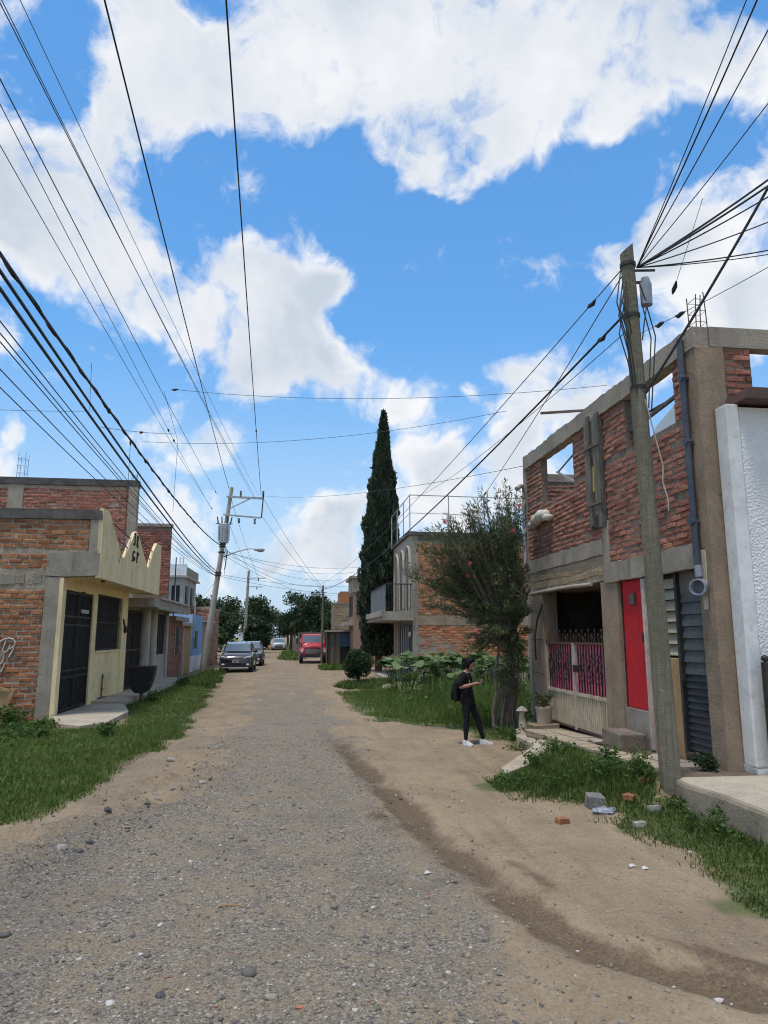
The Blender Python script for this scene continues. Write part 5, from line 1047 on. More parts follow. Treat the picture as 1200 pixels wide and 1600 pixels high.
BL = thing('blue_house', 'small pale blue house front in the left row', 'house', (-8, 44, 0)); bx('wall', MT['blue'], BL, -11, LX-.02, 41.9, 46.4, .9, 3.25); bx('base_wall', MT['whitewash'], BL, -11, LX-.02, 41.9, 46.4, 0, .9); w_ = bx('window', MT['ironsheet'], BL, LX-.02, LX+.0, 43.2, 44.2, 1.3, 2.3); bx('frame', MT['whitem'], w_, LX, LX+.02, 43.65, 43.72, 1.3, 2.3); bx('meter_box', MT['iron'], BL, LX, LX+.12, 42.5, 42.8, 1.6, 1.9); MB().tube([(LX+.05, 42.3, 1.0), (LX+.05, 42.3, 4.0)], .035, 6).build('mast', MT['whitem'], BL)
WD = thing('white_gate_house', 'low house front with white metal door next to blue house', 'house', (-8, 48, 0)); bx('wall', MT['conc_p'], WD, -11, LX-.05, 46.6, 49.7, 0, 2.9); d_ = bx('door', MT['whitem'], WD, LX-.05, LX-.01, 47.0, 49.2, .05, 2.4); bx('roof', MT['galv'], WD, -11, LX+.4, 46.5, 49.8, 2.9, 3.0)
for i in range(5): bx('rib', MT['whitem'], d_, LX-.01, LX+.02, 47.2+i*.4, 47.3+i*.4, .1, 2.35)
BR = thing('brown_wall', 'tall brown brick wall behind concrete utility pole', 'wall', (-8, 53, 0)); b_ = bx('wall', MT['mortar_l'], BR, -11, LX-.02, 49.9, 56, 0, 4.0); brick_wall(b_, 'x', LX-.02, 1, [(49.9, 56, .0, 3.95)], .16, .36, 'brick_l', 60, joint=.03); brick_wall(b_, 'y', 49.9, -1, [(-9, LX-.05, 3.0, 3.95)], .16, .36, 'brick_u', 40, joint=.03)
PH = thing('pale_upper_house', 'pale two-storey concrete house set back behind the left row', 'house', (-8, 48, 0))
bx('wall', MT['conc_p'], PH, -10, -7.15, 46.5, 52, 2.9, 5.7); bx('balcony_wall', MT['whitewash'], PH, -10, -7.0, 46.3, 46.5, 5.8, 6.55); bx('cornice', MT['conc_p'], PH, -10.1, -6.9, 46.2, 52.1, 5.7, 5.82); bx('parapet', MT['conc'], PH, -10, -7.0, 46.52, 52, 5.83, 6.4)
for (a, b) in ((-9.0, -8.4), (-7.9, -7.4)): w_ = bx('window', MT['ironsheet'], PH, a, b, 46.46, 46.5, 3.9, 5.2); bx('frame', MT['whitem'], w_, (a+b)/2-.03, (a+b)/2+.03, 46.44, 46.46, 3.9, 5.2)
for y in (47.2, 49.5): w_ = bx('window', MT['ironsheet'], PH, -7.15, -7.1, y, y+1.1, 3.9, 5.2); bx('frame', MT['whitem'], w_, -7.1, -7.07, y+.5, y+.58, 3.9, 5.2)
rebar(PH, -7.4, 46.8, 6.4, .1, .7)

# ------------------------------------------------------------------ far trees
FT = [((-7.8, 58, 0), 5.2, 1.9, 'leaf_far', 'leafy tree showing above the brown brick wall'), ((-8.5, 76, 0), 6.4, 3.2, 'leaf_far2', 'leftmost dark tree behind the parked car'), ((-5.2, 88, 0), 7.2, 3.4, 'leaf_far', 'tree just right of the distant pole with crossarm'), ((-3.6, 70, 0), 3.4, 1.5, 'leaf_far2', 'low dark tree right behind the parked cars'), ((-7.2, 66, 0), 4.2, 2.2, 'leaf_far', 'bushy tree left behind the dark car'), ((-.6, 96, 0), 8.2, 3.4, 'leaf_far2', 'tallest dark tree in the middle of the far group'), ((2.0, 80, 0), 7.2, 3.2, 'leaf_far2', 'dark spreading tree above the red truck'), ((4.2, 92, 0), 7.0, 3.2, 'leaf_far', 'tree behind the thin right-hand pole'), ((3.8, 72, 0), 5.0, 1.8, 'leaf_far', 'small tree beside the pale block house'), ((-10.5, 104, 0), 7.5, 4, 'leaf_far', 'far tree at the left end of the group'), ((5.5, 110, 0), 8, 4, 'leaf_far', 'furthest tree at the right end of the group'), ((-6.5, 135, 0), 7.5, 4.2, 'leaf_far2', 'pale distant tree behind the small pale house'), ((-1.5, 140, 0), 7, 4, 'leaf_far2', 'low distant tree closing the end of the street'), ((3.0, 128, 0), 8.5, 4.4, 'leaf_far2', 'distant tree between the street end and the truck'), ((-13.5, 128, 0), 8, 4.5, 'leaf_far2', 'distant tree left of the street end'), ((-.2, 112, 0), 5.5, 2.2, 'leaf_far', 'small tree behind the far end of the plank fence')]
for i, (p, h, r, mk, ds) in enumerate(FT): tree('broadleaf_tree', ds, p, h, r, MT[mk], 5200, .30 if p[1] > 60 else .24, .2, 'trees at the far end of the street', .3, 18, 40+i)

# ------------------------------------------------------------------ poles
RP = thing('wooden_pole', 'leaning weathered wooden utility pole in front of red brick house', 'pole', (4.57, 8.54, 0))
pb, pt = Vector((4.575, 8.54, -.25)), Vector((4.43, 8.54, 7.32))
m = MB(); kk = 22
for i in range(kk+1):
    t = i/kk; c = pb.lerp(pt, t); r = .128*(1-t)+.088*t
    for k in range(18): a = k/18*6.2832; m.v.append((c.x+r*math.cos(a)*(1+.03*math.sin(3*a+t*5)), c.y+r*math.sin(a)*(1+.03*math.cos(2*a+t*7)), c.z))
for i in range(kk):
    for k in range(18): m.f.append((i*18+k, i*18+(k+1) % 18, i*18+18+(k+1) % 18, i*18+18+k)); m.m.append(0)
for k in range(18): v = m.v[kk*18+k]; m.v[kk*18+k] = (v[0], v[1], v[2]+(v[0]-pt.x)*.9)
m.f.append(tuple(kk*18+k for k in range(18))); m.m.append(0); m.build('shaft', MT['wood_pole'], RP, smooth=True)
def onp(z): return pb.lerp(pt, (z-pb.z)/(pt.z-pb.z))
for z in (7.05, 6.3, 5.28): c = onp(z); MB().tube([c, c+Vector((0, 0, .05))], .108, 14).build('strap', MT['iron'], RP, smooth=True)
c = onp(6.75); MB().tube([c+Vector((.20, -.06, -.28)), c+Vector((.20, -.06, .02)), c+Vector((.20, -.06, .12))], [.075, .08, .05], 12).build('splice_box', MT['pvc2'], RP, smooth=True)
MB().bar(c+Vector((.08, -.03, .06)), c+Vector((.2, -.06, .06)), .03).build('bracket', MT['iron'], RP); MB().bar(c+Vector((.0, -.05, .22)), c+Vector((.33, -.1, .22)), .025).build('bracket', MT['iron'], RP)
rnd = random.Random(5)
for i in range(9):
    z1 = rnd.uniform(6.4, 7.0); z0 = z1-rnd.uniform(.7, 1.7); a = onp(z1); b = onp(z0); s = -1 if i < 6 else 1; dx = s*rnd.uniform(.11, .2)
    MB().tube([a+Vector((dx*.8, -.1, 0)), a.lerp(b, .35)+Vector((dx*1.15+s*.04, -.12, 0)), a.lerp(b, .7)+Vector((dx*.9, -.13, 0)), b+Vector((dx*.6, -.1, 0))], .009, 5).build('hanging_lead', MT['cable'], RP)
a = onp(5.1); MB().tube([a+Vector((.02, -.13, 0)), onp(4.6)+Vector((.1, -.15, 0)), onp(4.2)+Vector((.17, -.16, 0)), onp(4.0)+Vector((.15, -.15, 0)), onp(3.75)+Vector((.2, -.16, .0)), onp(3.62)+Vector((.2, -.14, 0))], .009, 5).build('white_cord', MT['whitem'], RP)

LP = thing('concrete_pole', 'tall leaning concrete utility pole with transformer and street lamp', 'pole', (-5.44, 43.8, 0))
lb, lt = Vector((-5.44, 43.8, -.2)), Vector((-4.12, 43.8, 11.1))
MB().tube([lb, lt], [.21, .105], 14).build('shaft', MT['conc_p'], LP, smooth=True)
def onl(z): return lb.lerp(lt, (z-lb.z)/(lt.z-lb.z))
c = onl(10.45); MB().bar(c+Vector((-.2, -.16, .03)), (-2.2, 43.64, 10.42), .11, .12).build('crossarm', MT['galv'], LP); MB().bar(onl(9.75)+Vector((.1, -.14, 0)), (-3.0, 43.66, 10.38), .06).build('brace', MT['galv'], LP)
c = onl(9.3); MB().bar(c+Vector((-.25, -.15, .06)), (-2.3, 43.65, 9.2), .08, .09).build('crossarm', MT['galv'], LP); MB().bar((-2.25, 43.64, 9.2), (-2.16, 43.64, 10.7), .07).build('strut', MT['iron'], LP)
for (x, z, h) in ((-3.55, 10.5, .38), (-2.18, 10.5, .42), (-3.6, 8.85, .32), (-2.65, 8.8, .36)):
    i_ = MB()
    for k in range(4): i_.tube([(x, 43.64, z+h*k/4), (x, 43.64, z+h*(k+.7)/4)], [.075, .055], 8)
    i_.build('insulator', MT['iron'], LP)
c = onl(8.2); TR = MB().tube([c+Vector((0, -.42, -.62)), c+Vector((0, -.42, .5)), c+Vector((0, -.42, .56))], [.30, .31, .2], 14).build('transformer', MT['galv'], LP, smooth=True)
for k in range(10): a = k*.628; MB().bar(c+Vector((.33*math.cos(a), -.42+.33*math.sin(a), -.5)), c+Vector((.33*math.cos(a), -.42+.33*math.sin(a), .4)), .03, .06).build('cooling_fin', MT['galv'], TR)
for dx in (-.42, -.15, .2, .46): MB().tube([c+Vector((dx*.8, -.45, .5)), c+Vector((dx, -.45, .98))], [.05, .035], 6).build('bushing', MT['iron'], TR)
MB().bar(c+Vector((-.5, -.45, .55)), c+Vector((.5, -.45, .55)), .06).build('bracket', MT['galv'], TR)
c = onl(6.75); la = MB().tube([c+Vector((.1, 0, 0)), c+Vector((.9, -.05, .32)), c+Vector((1.6, -.1, .52)), c+Vector((1.95, -.12, .54))], .035, 8).build('lamp_arm', MT['galv'], LP, smooth=True)
MB().ball(c+Vector((2.3, -.13, .48)), (.36, .14, .10), 12, 8).build('lamp_head', MT['galv'], LP, smooth='all'); MB().ball(c+Vector((2.38, -.13, .42)), (.22, .12, .10), 12, 8).build('lamp_glass', MT['conc_p'], LP, smooth='all')
for z in (5.6, 5.75, 7.5, 7.35, 7.0): c = onl(z); MB().tube([c, c+Vector((0, 0, .09))], .20, 12).build('strap', MT['iron'], LP)
for i in range(7): z = 7.4-i*.12; c = onl(z); MB().tube([c+Vector((.2, -.1, 0)), c+Vector((.34, -.12, -.25)), c+Vector((.25, -.1, -.7-.2*(i % 3)))], .015, 5).build('hanging_lead', MT['cable'], LP)
def smallpole(label, x, y, h, lean, r, arm=True, mk='conc'):
    T = thing('utility_pole', label, 'pole', (x, y, 0)); MB().tube([(x, y, -.2), (x+lean, y, h)], [r, r*.6], 10).build('shaft', MT[mk], T, smooth=True)
    if arm:
        for (z, w) in ((h-.75, 1.75), (h-1.65, 1.55)): t = z/h; MB().bar((x+lean*t-.2, y-.12, z), (x+lean*t+w, y-.12, z-.02), .08).build('crossarm', MT['galv'], T); MB().tube([(x+lean*t+w*.6, y-.12, z-.3), (x+lean*t+w*.6, y-.12, z)], .05, 6).build('insulator', MT['iron'], T)
    else:
        for (z) in (h-.2, h-.55): MB().bar((x-.3, y-.1, z), (x+.3, y-.1, z), .05).build('bracket', MT['iron'], T)
    return T
smallpole('distant concrete pole with two crossarms behind the parked car', -5.25, 75, 8.7, .25, .2); smallpole('slim wooden pole beside the red truck', 1.9, 52.5, 5.7, .03, .10, False, 'wood_pole')

# ------------------------------------------------------------------ overhead wires
def endp(s):
    k = s[0]
    if k == 'Y': return atY(s[1], s[2], s[3])
    if k == 'Z': return atZ(s[1], s[2], s[3])
    return Vector(s[1:])
def wire(label, A, B, r=.012, sag=.2, ext=None, clamps=(), name='overhead_wire', mk='cable2', twist=0, mids=None):
    a, b = endp(A), endp(B); r = r*(.68 if mk == 'cable2' else .82)
    if ext is not None and abs(b.y-a.y) > .5: b = a+(b-a)*((ext-a.y)/(b.y-a.y))
    n = 30; L0 = (b-a).length; P = []
    for i in range(n+1):
        t = (i/n)**.8 if ext is None else 1-(1-i/n)**1.6; p = a.lerp(b, t); p.z -= sag*4*t*(1-t); P.append(p)
    o = tag(MB().tube(P, r, 5, False).build(name, MT[mk], None, smooth='all'), label, 'wire', 'overhead wires')
    if twist:
        q = []
        for i in range(n*6+1): t = i/(n*6); t = 1-(1-t)**1.6; p = a.lerp(b, t); p.z -= sag*4*t*(1-t); w_ = i*1.1; q.append(p+Vector((math.cos(w_), 0, math.sin(w_)))*r*1.1)
        MB().tube(q, r*.6, 4, False).build('strand', MT[mk], o)
    for t in clamps:
        p = a.lerp(b, t); p.z -= sag*4*t*(1-t); d = (b-a).normalized(); MB().tube([p-d*.12+Vector((0, 0, .01)), p-d*.04+Vector((0, 0, -.02)), p+d*.05, p+d*.13], [.012, .034, .034, .012], 7).build('clamp', MT['cable'], o)
    return o
F5 = onl(5.7); F7 = onl(7.4)
wire('thick twisted black cable, uppermost of the three heavy left cables', ('W', F7.x, F7.y-.2, F7.z), ('Z', 0, 310, 6.4), .026, .75, -4, (.35, .5, .58, .66), 'overhead_cable', 'cable', 1)
wire('heavy black cable, middle of the three on the left', ('W', F5.x, F5.y-.2, F5.z+.08), ('Z', 0, 364, 5.9), .024, .5, -4, (.03,), 'overhead_cable', 'cable')
wire('heavy black cable, lowest of the three on the left', ('W', F5.x-.05, F5.y-.2, F5.z), ('Z', 0, 385, 5.7), .024, .55, -4, (), 'overhead_cable', 'cable')
for (y, sg, ds) in ((452, .45, 'uppermost of the thin bundle under the heavy left cables'), (466, .5, 'second of the thin bundle under the heavy left cables'), (480, .5, 'third of the thin bundle under the heavy left cables'), (520, .55, 'second lowest thin line at the left edge'), (545, .6, 'lowest thin line at the left edge')):
    wire('thin wire, '+ds, ('W', F5.x-.1, F5.y-.2, F5.z-.1), ('Z', 0, y, 5.5), .011, sg, -3)
wire('thin wire of the left pair starting at the top left corner', ('Y', 398, 776, 43.6), ('Z', 10, 0, 10.6), .013, .25, -5); wire('thin wire close beside the top left corner wire', ('Y', 396, 777, 43.6), ('Z', 18, 0, 10.6), .011, .32, -5)
wire('thin wire right of the top left corner pair', ('Y', 405, 776, 43.6), ('Z', 45, 0, 10.7), .009, .3, -5)
wire('dark wire crossing the upper left sky from the pole top', ('Y', 358, 764, 43.7), ('Z', 171, 0, 10.9), .018, .3, -5, (.86,), mk='cable'); wire('nearly vertical dark wire left of centre ending at the crossarm', ('Y', 408, 773, 43.6), ('Z', 356, 0, 10.9), .018, .3, -5, (.30,), mk='cable')
wire('wire entering at the left edge below the corner pair', ('Y', 339, 772, 43.6), ('Z', 0, 103, 9.4), .014, .2, -5, (.02,)); wire('thin wire with a splice, second from the top at the left edge', ('Y', 330, 795, 43.5), ('Z', 0, 142, 9.0), .010, .2, -5, (.36, .39)); wire('thin wire, third from the top at the left edge', ('Y', 333, 797, 43.5), ('Z', 0, 196, 8.6), .010, .3, -5, (.02,))
# service drops across the street
wire('thin wire crossing the street at the left edge', ('Y', -40, 638, 15), ('Y', 145, 642, 17), .008, .03); wire('long thin wire across the sky to the brick house roof', ('Y', 268, 608, 21), ('Y', 948, 602, 15.5), .010, .32, None, (.01,))
wire('thin wire from the heavy cables above the yellow house', ('Y', 155, 667, 18), ('Y', 272, 678, 23), .010, .04, None, (.5,)); wire('long thin wire passing behind the cypress top', ('Y', 222, 690, 22), ('Y', 792, 642, 17), .009, .35)
wire('thin wire from crossarm end towards the house corner', ('Y', 414, 775, 43.5), ('Y', 818, 728, 17), .011, .35)
wire('short drop hanging from the left wires', ('Y', 256, 610, 20), ('Y', 278, 690, 22), .008, .0); wire('loose drop below the left wires', ('Y', 278, 690, 22), ('Y', 270, 800, 23), .009, -.03); wire('drop to the column of the brick upper wall', ('Y', 204, 688, 24), ('Y', 196, 828, 24), .010, .02, None, (.02,), mk='cable'); wire('bent drop in front of the upper brick wall', ('Y', 198, 824, 22), ('Y', 186, 880, 20), .010, .01, mk='cable')
wire('thin pair drop between two heavy cables', ('Y', 143, 568, 15), ('Y', 140, 640, 16.5), .008, .0)
# from the right-hand wooden pole
T7 = onp(7.0); T6 = onp(6.35)
wire('thin wire from wooden pole top down to the slim far pole', ('W', T7.x-.1, T7.y, T7.z), ('Y', 502, 912, 52.5), .012, .6, None, (.02,)); wire('dark service cable from wooden pole across the lot', ('W', T6.x-.1, T6.y, T6.z), ('Y', 500, 922, 52.5), .021, .8, None, (.015,), 'overhead_cable', 'cable')
wire('wire from wooden pole to the arched house wall', ('W', T7.x-.1, T7.y, T7.z-.1), ('Y', 690, 855, 33.7), .012, .35); wire('thin wire from wooden pole to the roof railing', ('W', T6.x-.1, T6.y, T6.z-.25), ('Y', 643, 780, 34), .009, .3)
RR = [((1176, 0), 8.6, .012, 'steepest wire rising right from the wooden pole'), ((1160, 0), 8.7, .008, 'thin steep wire beside the steepest one'), ((1206, 20), 8.4, .009, 'third steep wire at the right edge'), ((1206, 140), 8.2, .008, 'thin wire below the steep ones at right edge'), ((1210, 262), 7.9, .018, 'upper strand of thick bundle going right'), ((1210, 272), 7.8, .018, 'middle strand of thick bundle going right'), ((1210, 290), 7.7, .012, 'lower strand of thick bundle going right'), ((1210, 332), 7.6, .011, 'single wire just below the right bundle'), ((1210, 379), 7.5, .012, 'upper of the two near-level wires at right'), ((1210, 386), 7.5, .009, 'lower of the two near-level wires at right')]
for (p, z, r, ds) in RR:
    b = atZ(*p, z); a = Vector((T7.x+.1, T7.y-.05, T7.z+.02)); b = a+(b-a)*1.9; wire(ds[0].upper()+ds[1:] if 0 else ds, ('W', *a), ('W', *b), r, .1, None, (), mk='cable')
a = onp(5.2)+Vector((.05, -.1, 0)); b = atZ(1206, 262, 7.6); b = a+(b-a)*1.8; wire('thick twisted cable climbing right from the pole strap', ('W', *a), ('W', *b), .022, .15, None, (), 'overhead_cable', 'cable')
wire('thin spliced wire in front of the rebar cage', ('Y', 985, 528, 11), ('Y', 1210, 412, 7.5), .008, .03, None, (.26, .42)); wire('thin hanging lead from the right wires to the splice', ('Y', 1098, 310, 8), ('Y', 1053, 452, 9.5), .006, 0, None, (.98,))
# fan of far drops from the concrete pole
for i, (x, y, Y, z0, ds) in enumerate(((560, 893, 62, 7.2, 'topmost of the far wires fanning right from the concrete pole'), (535, 905, 70, 7.0, 'second of the far wires fanning right'), (520, 930, 75, 6.9, 'third of the far wires fanning right'), (600, 880, 60, 7.1, 'far wire rising gently towards the cypress'), (502, 916, 52.5, 7.3, 'far wire from concrete pole to the slim pole'), (395, 900, 75, 9.0, 'far wire from concrete pole to the next crossarm'), (405, 905, 75, 10.3, 'far wire between the two crossarm ends'), (560, 915, 60, 5.7, 'lower far wire crossing the street'), (560, 928, 60, 5.6, 'lowest far wire crossing the street'))):
    c = onl(z0); wire(ds, ('W', c.x+.1, c.y, c.z), ('Y', x, y, Y), .016, .7 if i < 5 else .3)
wire('far wire along the street from crossarm end', ('Y', 410, 776, 43.6), ('Y', 502, 915, 52.4), .016, .3); wire('second far wire from the crossarm to the slim pole', ('Y', 409, 806, 43.6), ('Y', 504, 920, 52.4), .014, .3)
wire('thin wire to the antenna pipe of the brick house', ('Y', 340, 890, 43.6), ('Y', 278, 858, 38), .012, .1); wire('thin wire from pole down to the left row of houses', ('Y', 343, 900, 43.6), ('Y', 300, 950, 42.3), .012, .1); wire('second thin drop from pole to the left row', ('Y', 344, 905, 43.6), ('Y', 312, 945, 45), .012, .1)

# ------------------------------------------------------------------ litter, stones, basket
def rock(x, y, r, label, mk='stone', h=.7, name='stone', cat='stone', grp='loose stones'):
    V0, F0 = ico(); m = MB(); sx_ = random.uniform(.9, 1.4); z_ = gz1(x, y)+r*h*.35; m.add([(x+v[0]*r*sx_*q, y+v[1]*r*q, z_+v[2]*r*h*q) for v in V0 for q in (random.uniform(.62, 1.25),)], [tuple(int(i) for i in f) for f in F0]); return tag(m.build(name, MT[mk], None), label, cat, grp)
MT['rockgrey'] = mat('grey rock', (.24, .225, .20), (.15, .14, .125), 7, bump=.9, bd=.015); MT['rockdark'] = mat('dark rock', (.12, .115, .11), (.075, .072, .07), 7, bump=.9, bd=.015)
MT['rockpale'] = mat('pale rock', (.36, .33, .28), (.27, .245, .20), 7, bump=.7)
for (px0, py0, r, mk, ds) in ((95, 1340, .05, 'rockpale', 'pale stone embedded at the left edge of the carriageway'), (122, 1334, .055, 'rockdark', 'dark angular stone beside the pale embedded one'), (140, 1326, .045, 'rockdark', 'smaller dark stone right of the pale embedded one'), (150, 1284, .06, 'rockgrey', 'flat grey stone in the washed-out edge'), (168, 1275, .05, 'rockdark', 'dark stone just beyond the flat grey one'), (190, 1255, .05, 'rockgrey', 'grey stone further along the washed-out edge'), (230, 1262, .045, 'rockdark', 'dark stone in the middle of the left rubble'), (245, 1247, .06, 'rockgrey', 'grey stone in the rubble right of the dark one'), (272, 1236, .05, 'rockdark', 'dark stone near the road end of the rubble'), (315, 1226, .06, 'rockpale', 'pale stone at the far end of the left rubble'), (268, 1190, .07, 'rockpale', 'pale stone at the edge of the left lawn'), (220, 1492, .016, 'white_plastic', 'small white pebble on the grey gravel'), (293, 1549, .014, 'white_plastic', 'small white pebble near the bottom of the picture'), (283, 1372, .013, 'white_plastic', 'tiny white pebble in the middle of the gravel'), (468, 1576, .016, 'brick_o', 'small orange brick chip at the bottom'), (390, 1438, .03, 'rockpale', 'pale flat pebble in the centre of the gravel'), (250, 1559, .035, 'rockdark', 'dark blue-grey stone near the bottom left')):
    p = atZ(px0, py0, 0); rock(p.x, p.y, r, ds, mk, .6)
p = atZ(930, 1252, .1); m = MB().box(p.x-.10, p.x+.10, p.y-.08, p.y+.08, gz1(p.x, p.y)-.05, gz1(p.x, p.y)+.12, .025); tag(m.build('stone_block', MT['rockgrey'], None), 'squarish grey stone block in the weeds of the right verge', 'stone')
p = atZ(965, 1228, .12); rock(p.x, p.y, .08, 'pale rounded stone half hidden in the right verge weeds', 'rockpale')
def loose_brick(px0, py0, rz, L_, label, mk):
    p = atZ(px0, py0, .05); z = gz1(p.x, p.y); o = MB().box(-L_/2, L_/2, -.06, .06, 0, .06, .006).build('loose_brick', MT[mk], None, bevel=.006); o.location = (p.x, p.y, z-.005); o.rotation_euler = (.05, .06, rz); return tag(o, label, 'brick', 'loose bricks')
loose_brick(985, 1262, .9, .24, 'brick lying in the weeds left of the pole', 'brick_l'); loose_brick(878, 1280, .2, .12, 'half brick lying alone on the dirt', 'brick_l'); loose_brick(1005, 1252, .2, .12, 'broken brick piece beside the whole brick in the weeds', 'brick_l')
m = MB(); p = atZ(945, 1270, .03)
for (dx, dy, r) in ((0, 0, .09), (.09, .02, .07), (-.08, .03, .06), (.05, -.05, .05)): m.ball((p.x+dx, p.y+dy, gz1(p.x, p.y)+.02), (r, r*.8, r*.55), 9, 6, .2)
tag(m.build('plastic_bag', mat('grey plastic bag', (.30, .32, .36), (.16, .17, .20), 14, rough=.35, bump=.6), None), 'crumpled grey plastic bag at the verge edge', 'bag')
for (px0, py0, L_, ds) in ((1022, 1266, .13, 'white scrap of rubble left of the pole foot'), (885, 1205, .14, 'white scrap lying in the upper right verge'), (998, 1282, .12, 'pale scrap among the weeds below the brick')):
    p = atZ(px0, py0, .08); m = MB().box(p.x-L_/2, p.x+L_/2, p.y-.04, p.y+.04, gz1(p.x, p.y)+.0, gz1(p.x, p.y)+.06, .012); tag(m.build('rubble_scrap', MT['rockpale'], None), ds, 'rubble', 'pale scraps in the verge')
for (px0, py0, ds) in ((668, 1366, 'white paper scrap on the grey gravel'), (988, 1357, 'white scrap on the tan dirt'), (1008, 1360, 'tiny white scrap beside the other on the dirt'), (820, 1168, 'white scrap at the grass edge near the person')):
    p = atZ(px0, py0, 0); z = gz1(p.x, p.y); m = MB().add([(p.x-.03, p.y-.02, z+.008), (p.x+.03, p.y-.015, z+.015), (p.x+.025, p.y+.025, z+.01), (p.x-.02, p.y+.02, z+.02), (p.x, p.y, z+.03)], [(0, 1, 4), (1, 2, 4), (2, 3, 4), (3, 0, 4)]); tag(m.build('paper_scrap', MT['white_plastic'], None), ds, 'litter', 'paper scraps')
p = atZ(360, 1416, 0); tag(MB().tube([(p.x-.1, p.y, gz1(p.x, p.y)+.012), (p.x, p.y+.01, gz1(p.x, p.y)+.018), (p.x+.1, p.y-.01, gz1(p.x, p.y)+.012)], .006, 5).build('twig', MT['wood_tan'], None), 'thin dry twig on the gravel', 'twig')
# stones at the foot of the oleander and the mushroom-like ornament
for (x, y, r, ds) in ((4.75, 14.3, .16, 'rough tan stone at the pavement end, left one'), (4.95, 14.05, .15, 'rough tan stone at the pavement end, right one'), (4.62, 13.85, .11, 'small tan stone below the ornament')): rock(x, y, r, ds, 'conc_b', .7)
MO = thing('stone_ornament', 'pale mushroom-shaped stone ornament by the oleander', 'ornament', (4.72, 14.75, .0))
MB().tube([(4.72, 14.75, -.02), (4.72, 14.75, .22), (4.70, 14.75, .42), (4.71, 14.75, .5)], [.085, .09, .055, .045], 10).build('stem', MT['conc_p'], MO, smooth=True); m = MB(); m.tube([(4.71, 14.75, .48), (4.71, 14.75, .51), (4.71, 14.75, .57), (4.71, 14.75, .60)], [.06, .125, .075, .015], 12); m.build('cap', MT['rockpale'], MO, smooth=True)
# black metal litter basket on a post
bz = gz1(-4.75, 23.5); BK = thing('litter_basket', 'black sheet metal litter basket on a thin post in the left verge', 'basket', (-4.75, 23.5, bz))
MB().tube([(-4.78, 23.5, bz-.1), (-4.76, 23.5, .32)], .028, 8).build('post', MT['rust'], BK)
m = MB(); prof = [(-.36, 1.08), (-.33, .62), (-.27, .40), (-.16, .30), (.08, .28), (.2, .34), (.28, .50), (.36, .80), (.40, 1.1)]
for (dx, z) in prof: m.v += [(-4.75+dx, 23.5-.24, z), (-4.75+dx, 23.5+.24, z), (-4.75+dx*.95, 23.5-.225, z+.015), (-4.75+dx*.95, 23.5+.225, z+.015)]
for i in range(len(prof)-1):
    a = i*4; m.f += [(a, a+1, a+5, a+4), (a+2, a+6, a+7, a+3)]; m.m += [0, 0]
k = len(prof); m.f.append(tuple(i*4 for i in range(k))); m.f.append(tuple(i*4+1 for i in reversed(range(k)))); m.m += [0, 0]
m.build('bin', MT['ironsheet'], BK); MB().tube([(-5.11, 23.26, 1.085), (-4.35, 23.26, 1.1), (-4.35, 23.74, 1.1), (-5.11, 23.74, 1.085), (-5.11, 23.26, 1.085)], .015, 6).build('rim', MT['rust'], BK)

# ------------------------------------------------------------------ vehicles
MT['carpaint'] = plain('dark plum car paint', (.030, .016, .020), .28, .2, .5, 1.0)
MT['carpaint2'] = plain('grey car paint', (.05, .05, .055), .3, .2, .5, 1.0); MT['carpaint3'] = plain('silver car paint', (.42, .44, .46), .3, .3, .5, .6)
MT['tyre'] = plain('tyre rubber', (.018, .018, .018), .85); MT['rim'] = plain('alloy rim', (.55, .56, .58), .3, .8)
MT['glass'] = plain('car glass', (.10, .13, .15), .06, 0, .9); MT['chrome'] = plain('chrome trim', (.62, .63, .65), .15, 1); MT['blackpl'] = plain('black plastic', (.016, .016, .017), .6)
MT['lens'] = plain('headlight lens', (.62, .66, .70), .1, 0, .8, .5)
def loft(m, secs, close=True):
    n = len(secs[0]); b = len(m.v)
    for s in secs: m.v += [tuple(p) for p in s]
    for i in range(len(secs)-1):
        for k in range(n): m.f.append((b+i*n+k, b+i*n+(k+1) % n, b+i*n+n+(k+1) % n, b+i*n+n+k)); m.m.append(m.cur)
    m.f += [tuple(b+k for k in reversed(range(n))), tuple(b+(len(secs)-1)*n+k for k in range(n))]; m.m += [m.cur]*2
def wheel(parent, x, y, r, w, T):
    t = MB(); s = 1 if x > T[0] else -1; prof = [(-w/2, r*.62), (-w/2, r*.93), (-w/2+.03, r), (w/2-.03, r), (w/2, r*.93), (w/2, r*.62)]
    for (dx, rr) in prof: t.v += [(x+dx, y+rr*math.cos(k*math.pi/10), r+rr*math.sin(k*math.pi/10)) for k in range(20)]
    for q in range(len(prof)-1):
        for k in range(20): t.f.append((q*20+k, q*20+(k+1) % 20, q*20+20+(k+1) % 20, q*20+20+k)); t.m.append(0)
    o = t.build('wheel', MT['tyre'], parent, smooth=True); d = MB(); xo = x+s*(w/2-.03); d.tube([(xo-s*.05, y, r), (xo, y, r)], r*.62, 20)
    for k in range(5): a = k*1.2566; d.bar((xo+s*.012, y, r), (xo+s*.012, y+r*.58*math.cos(a), r+r*.58*math.sin(a)), .07, .03)
    d.build('rim', MT['rim'], o); return o
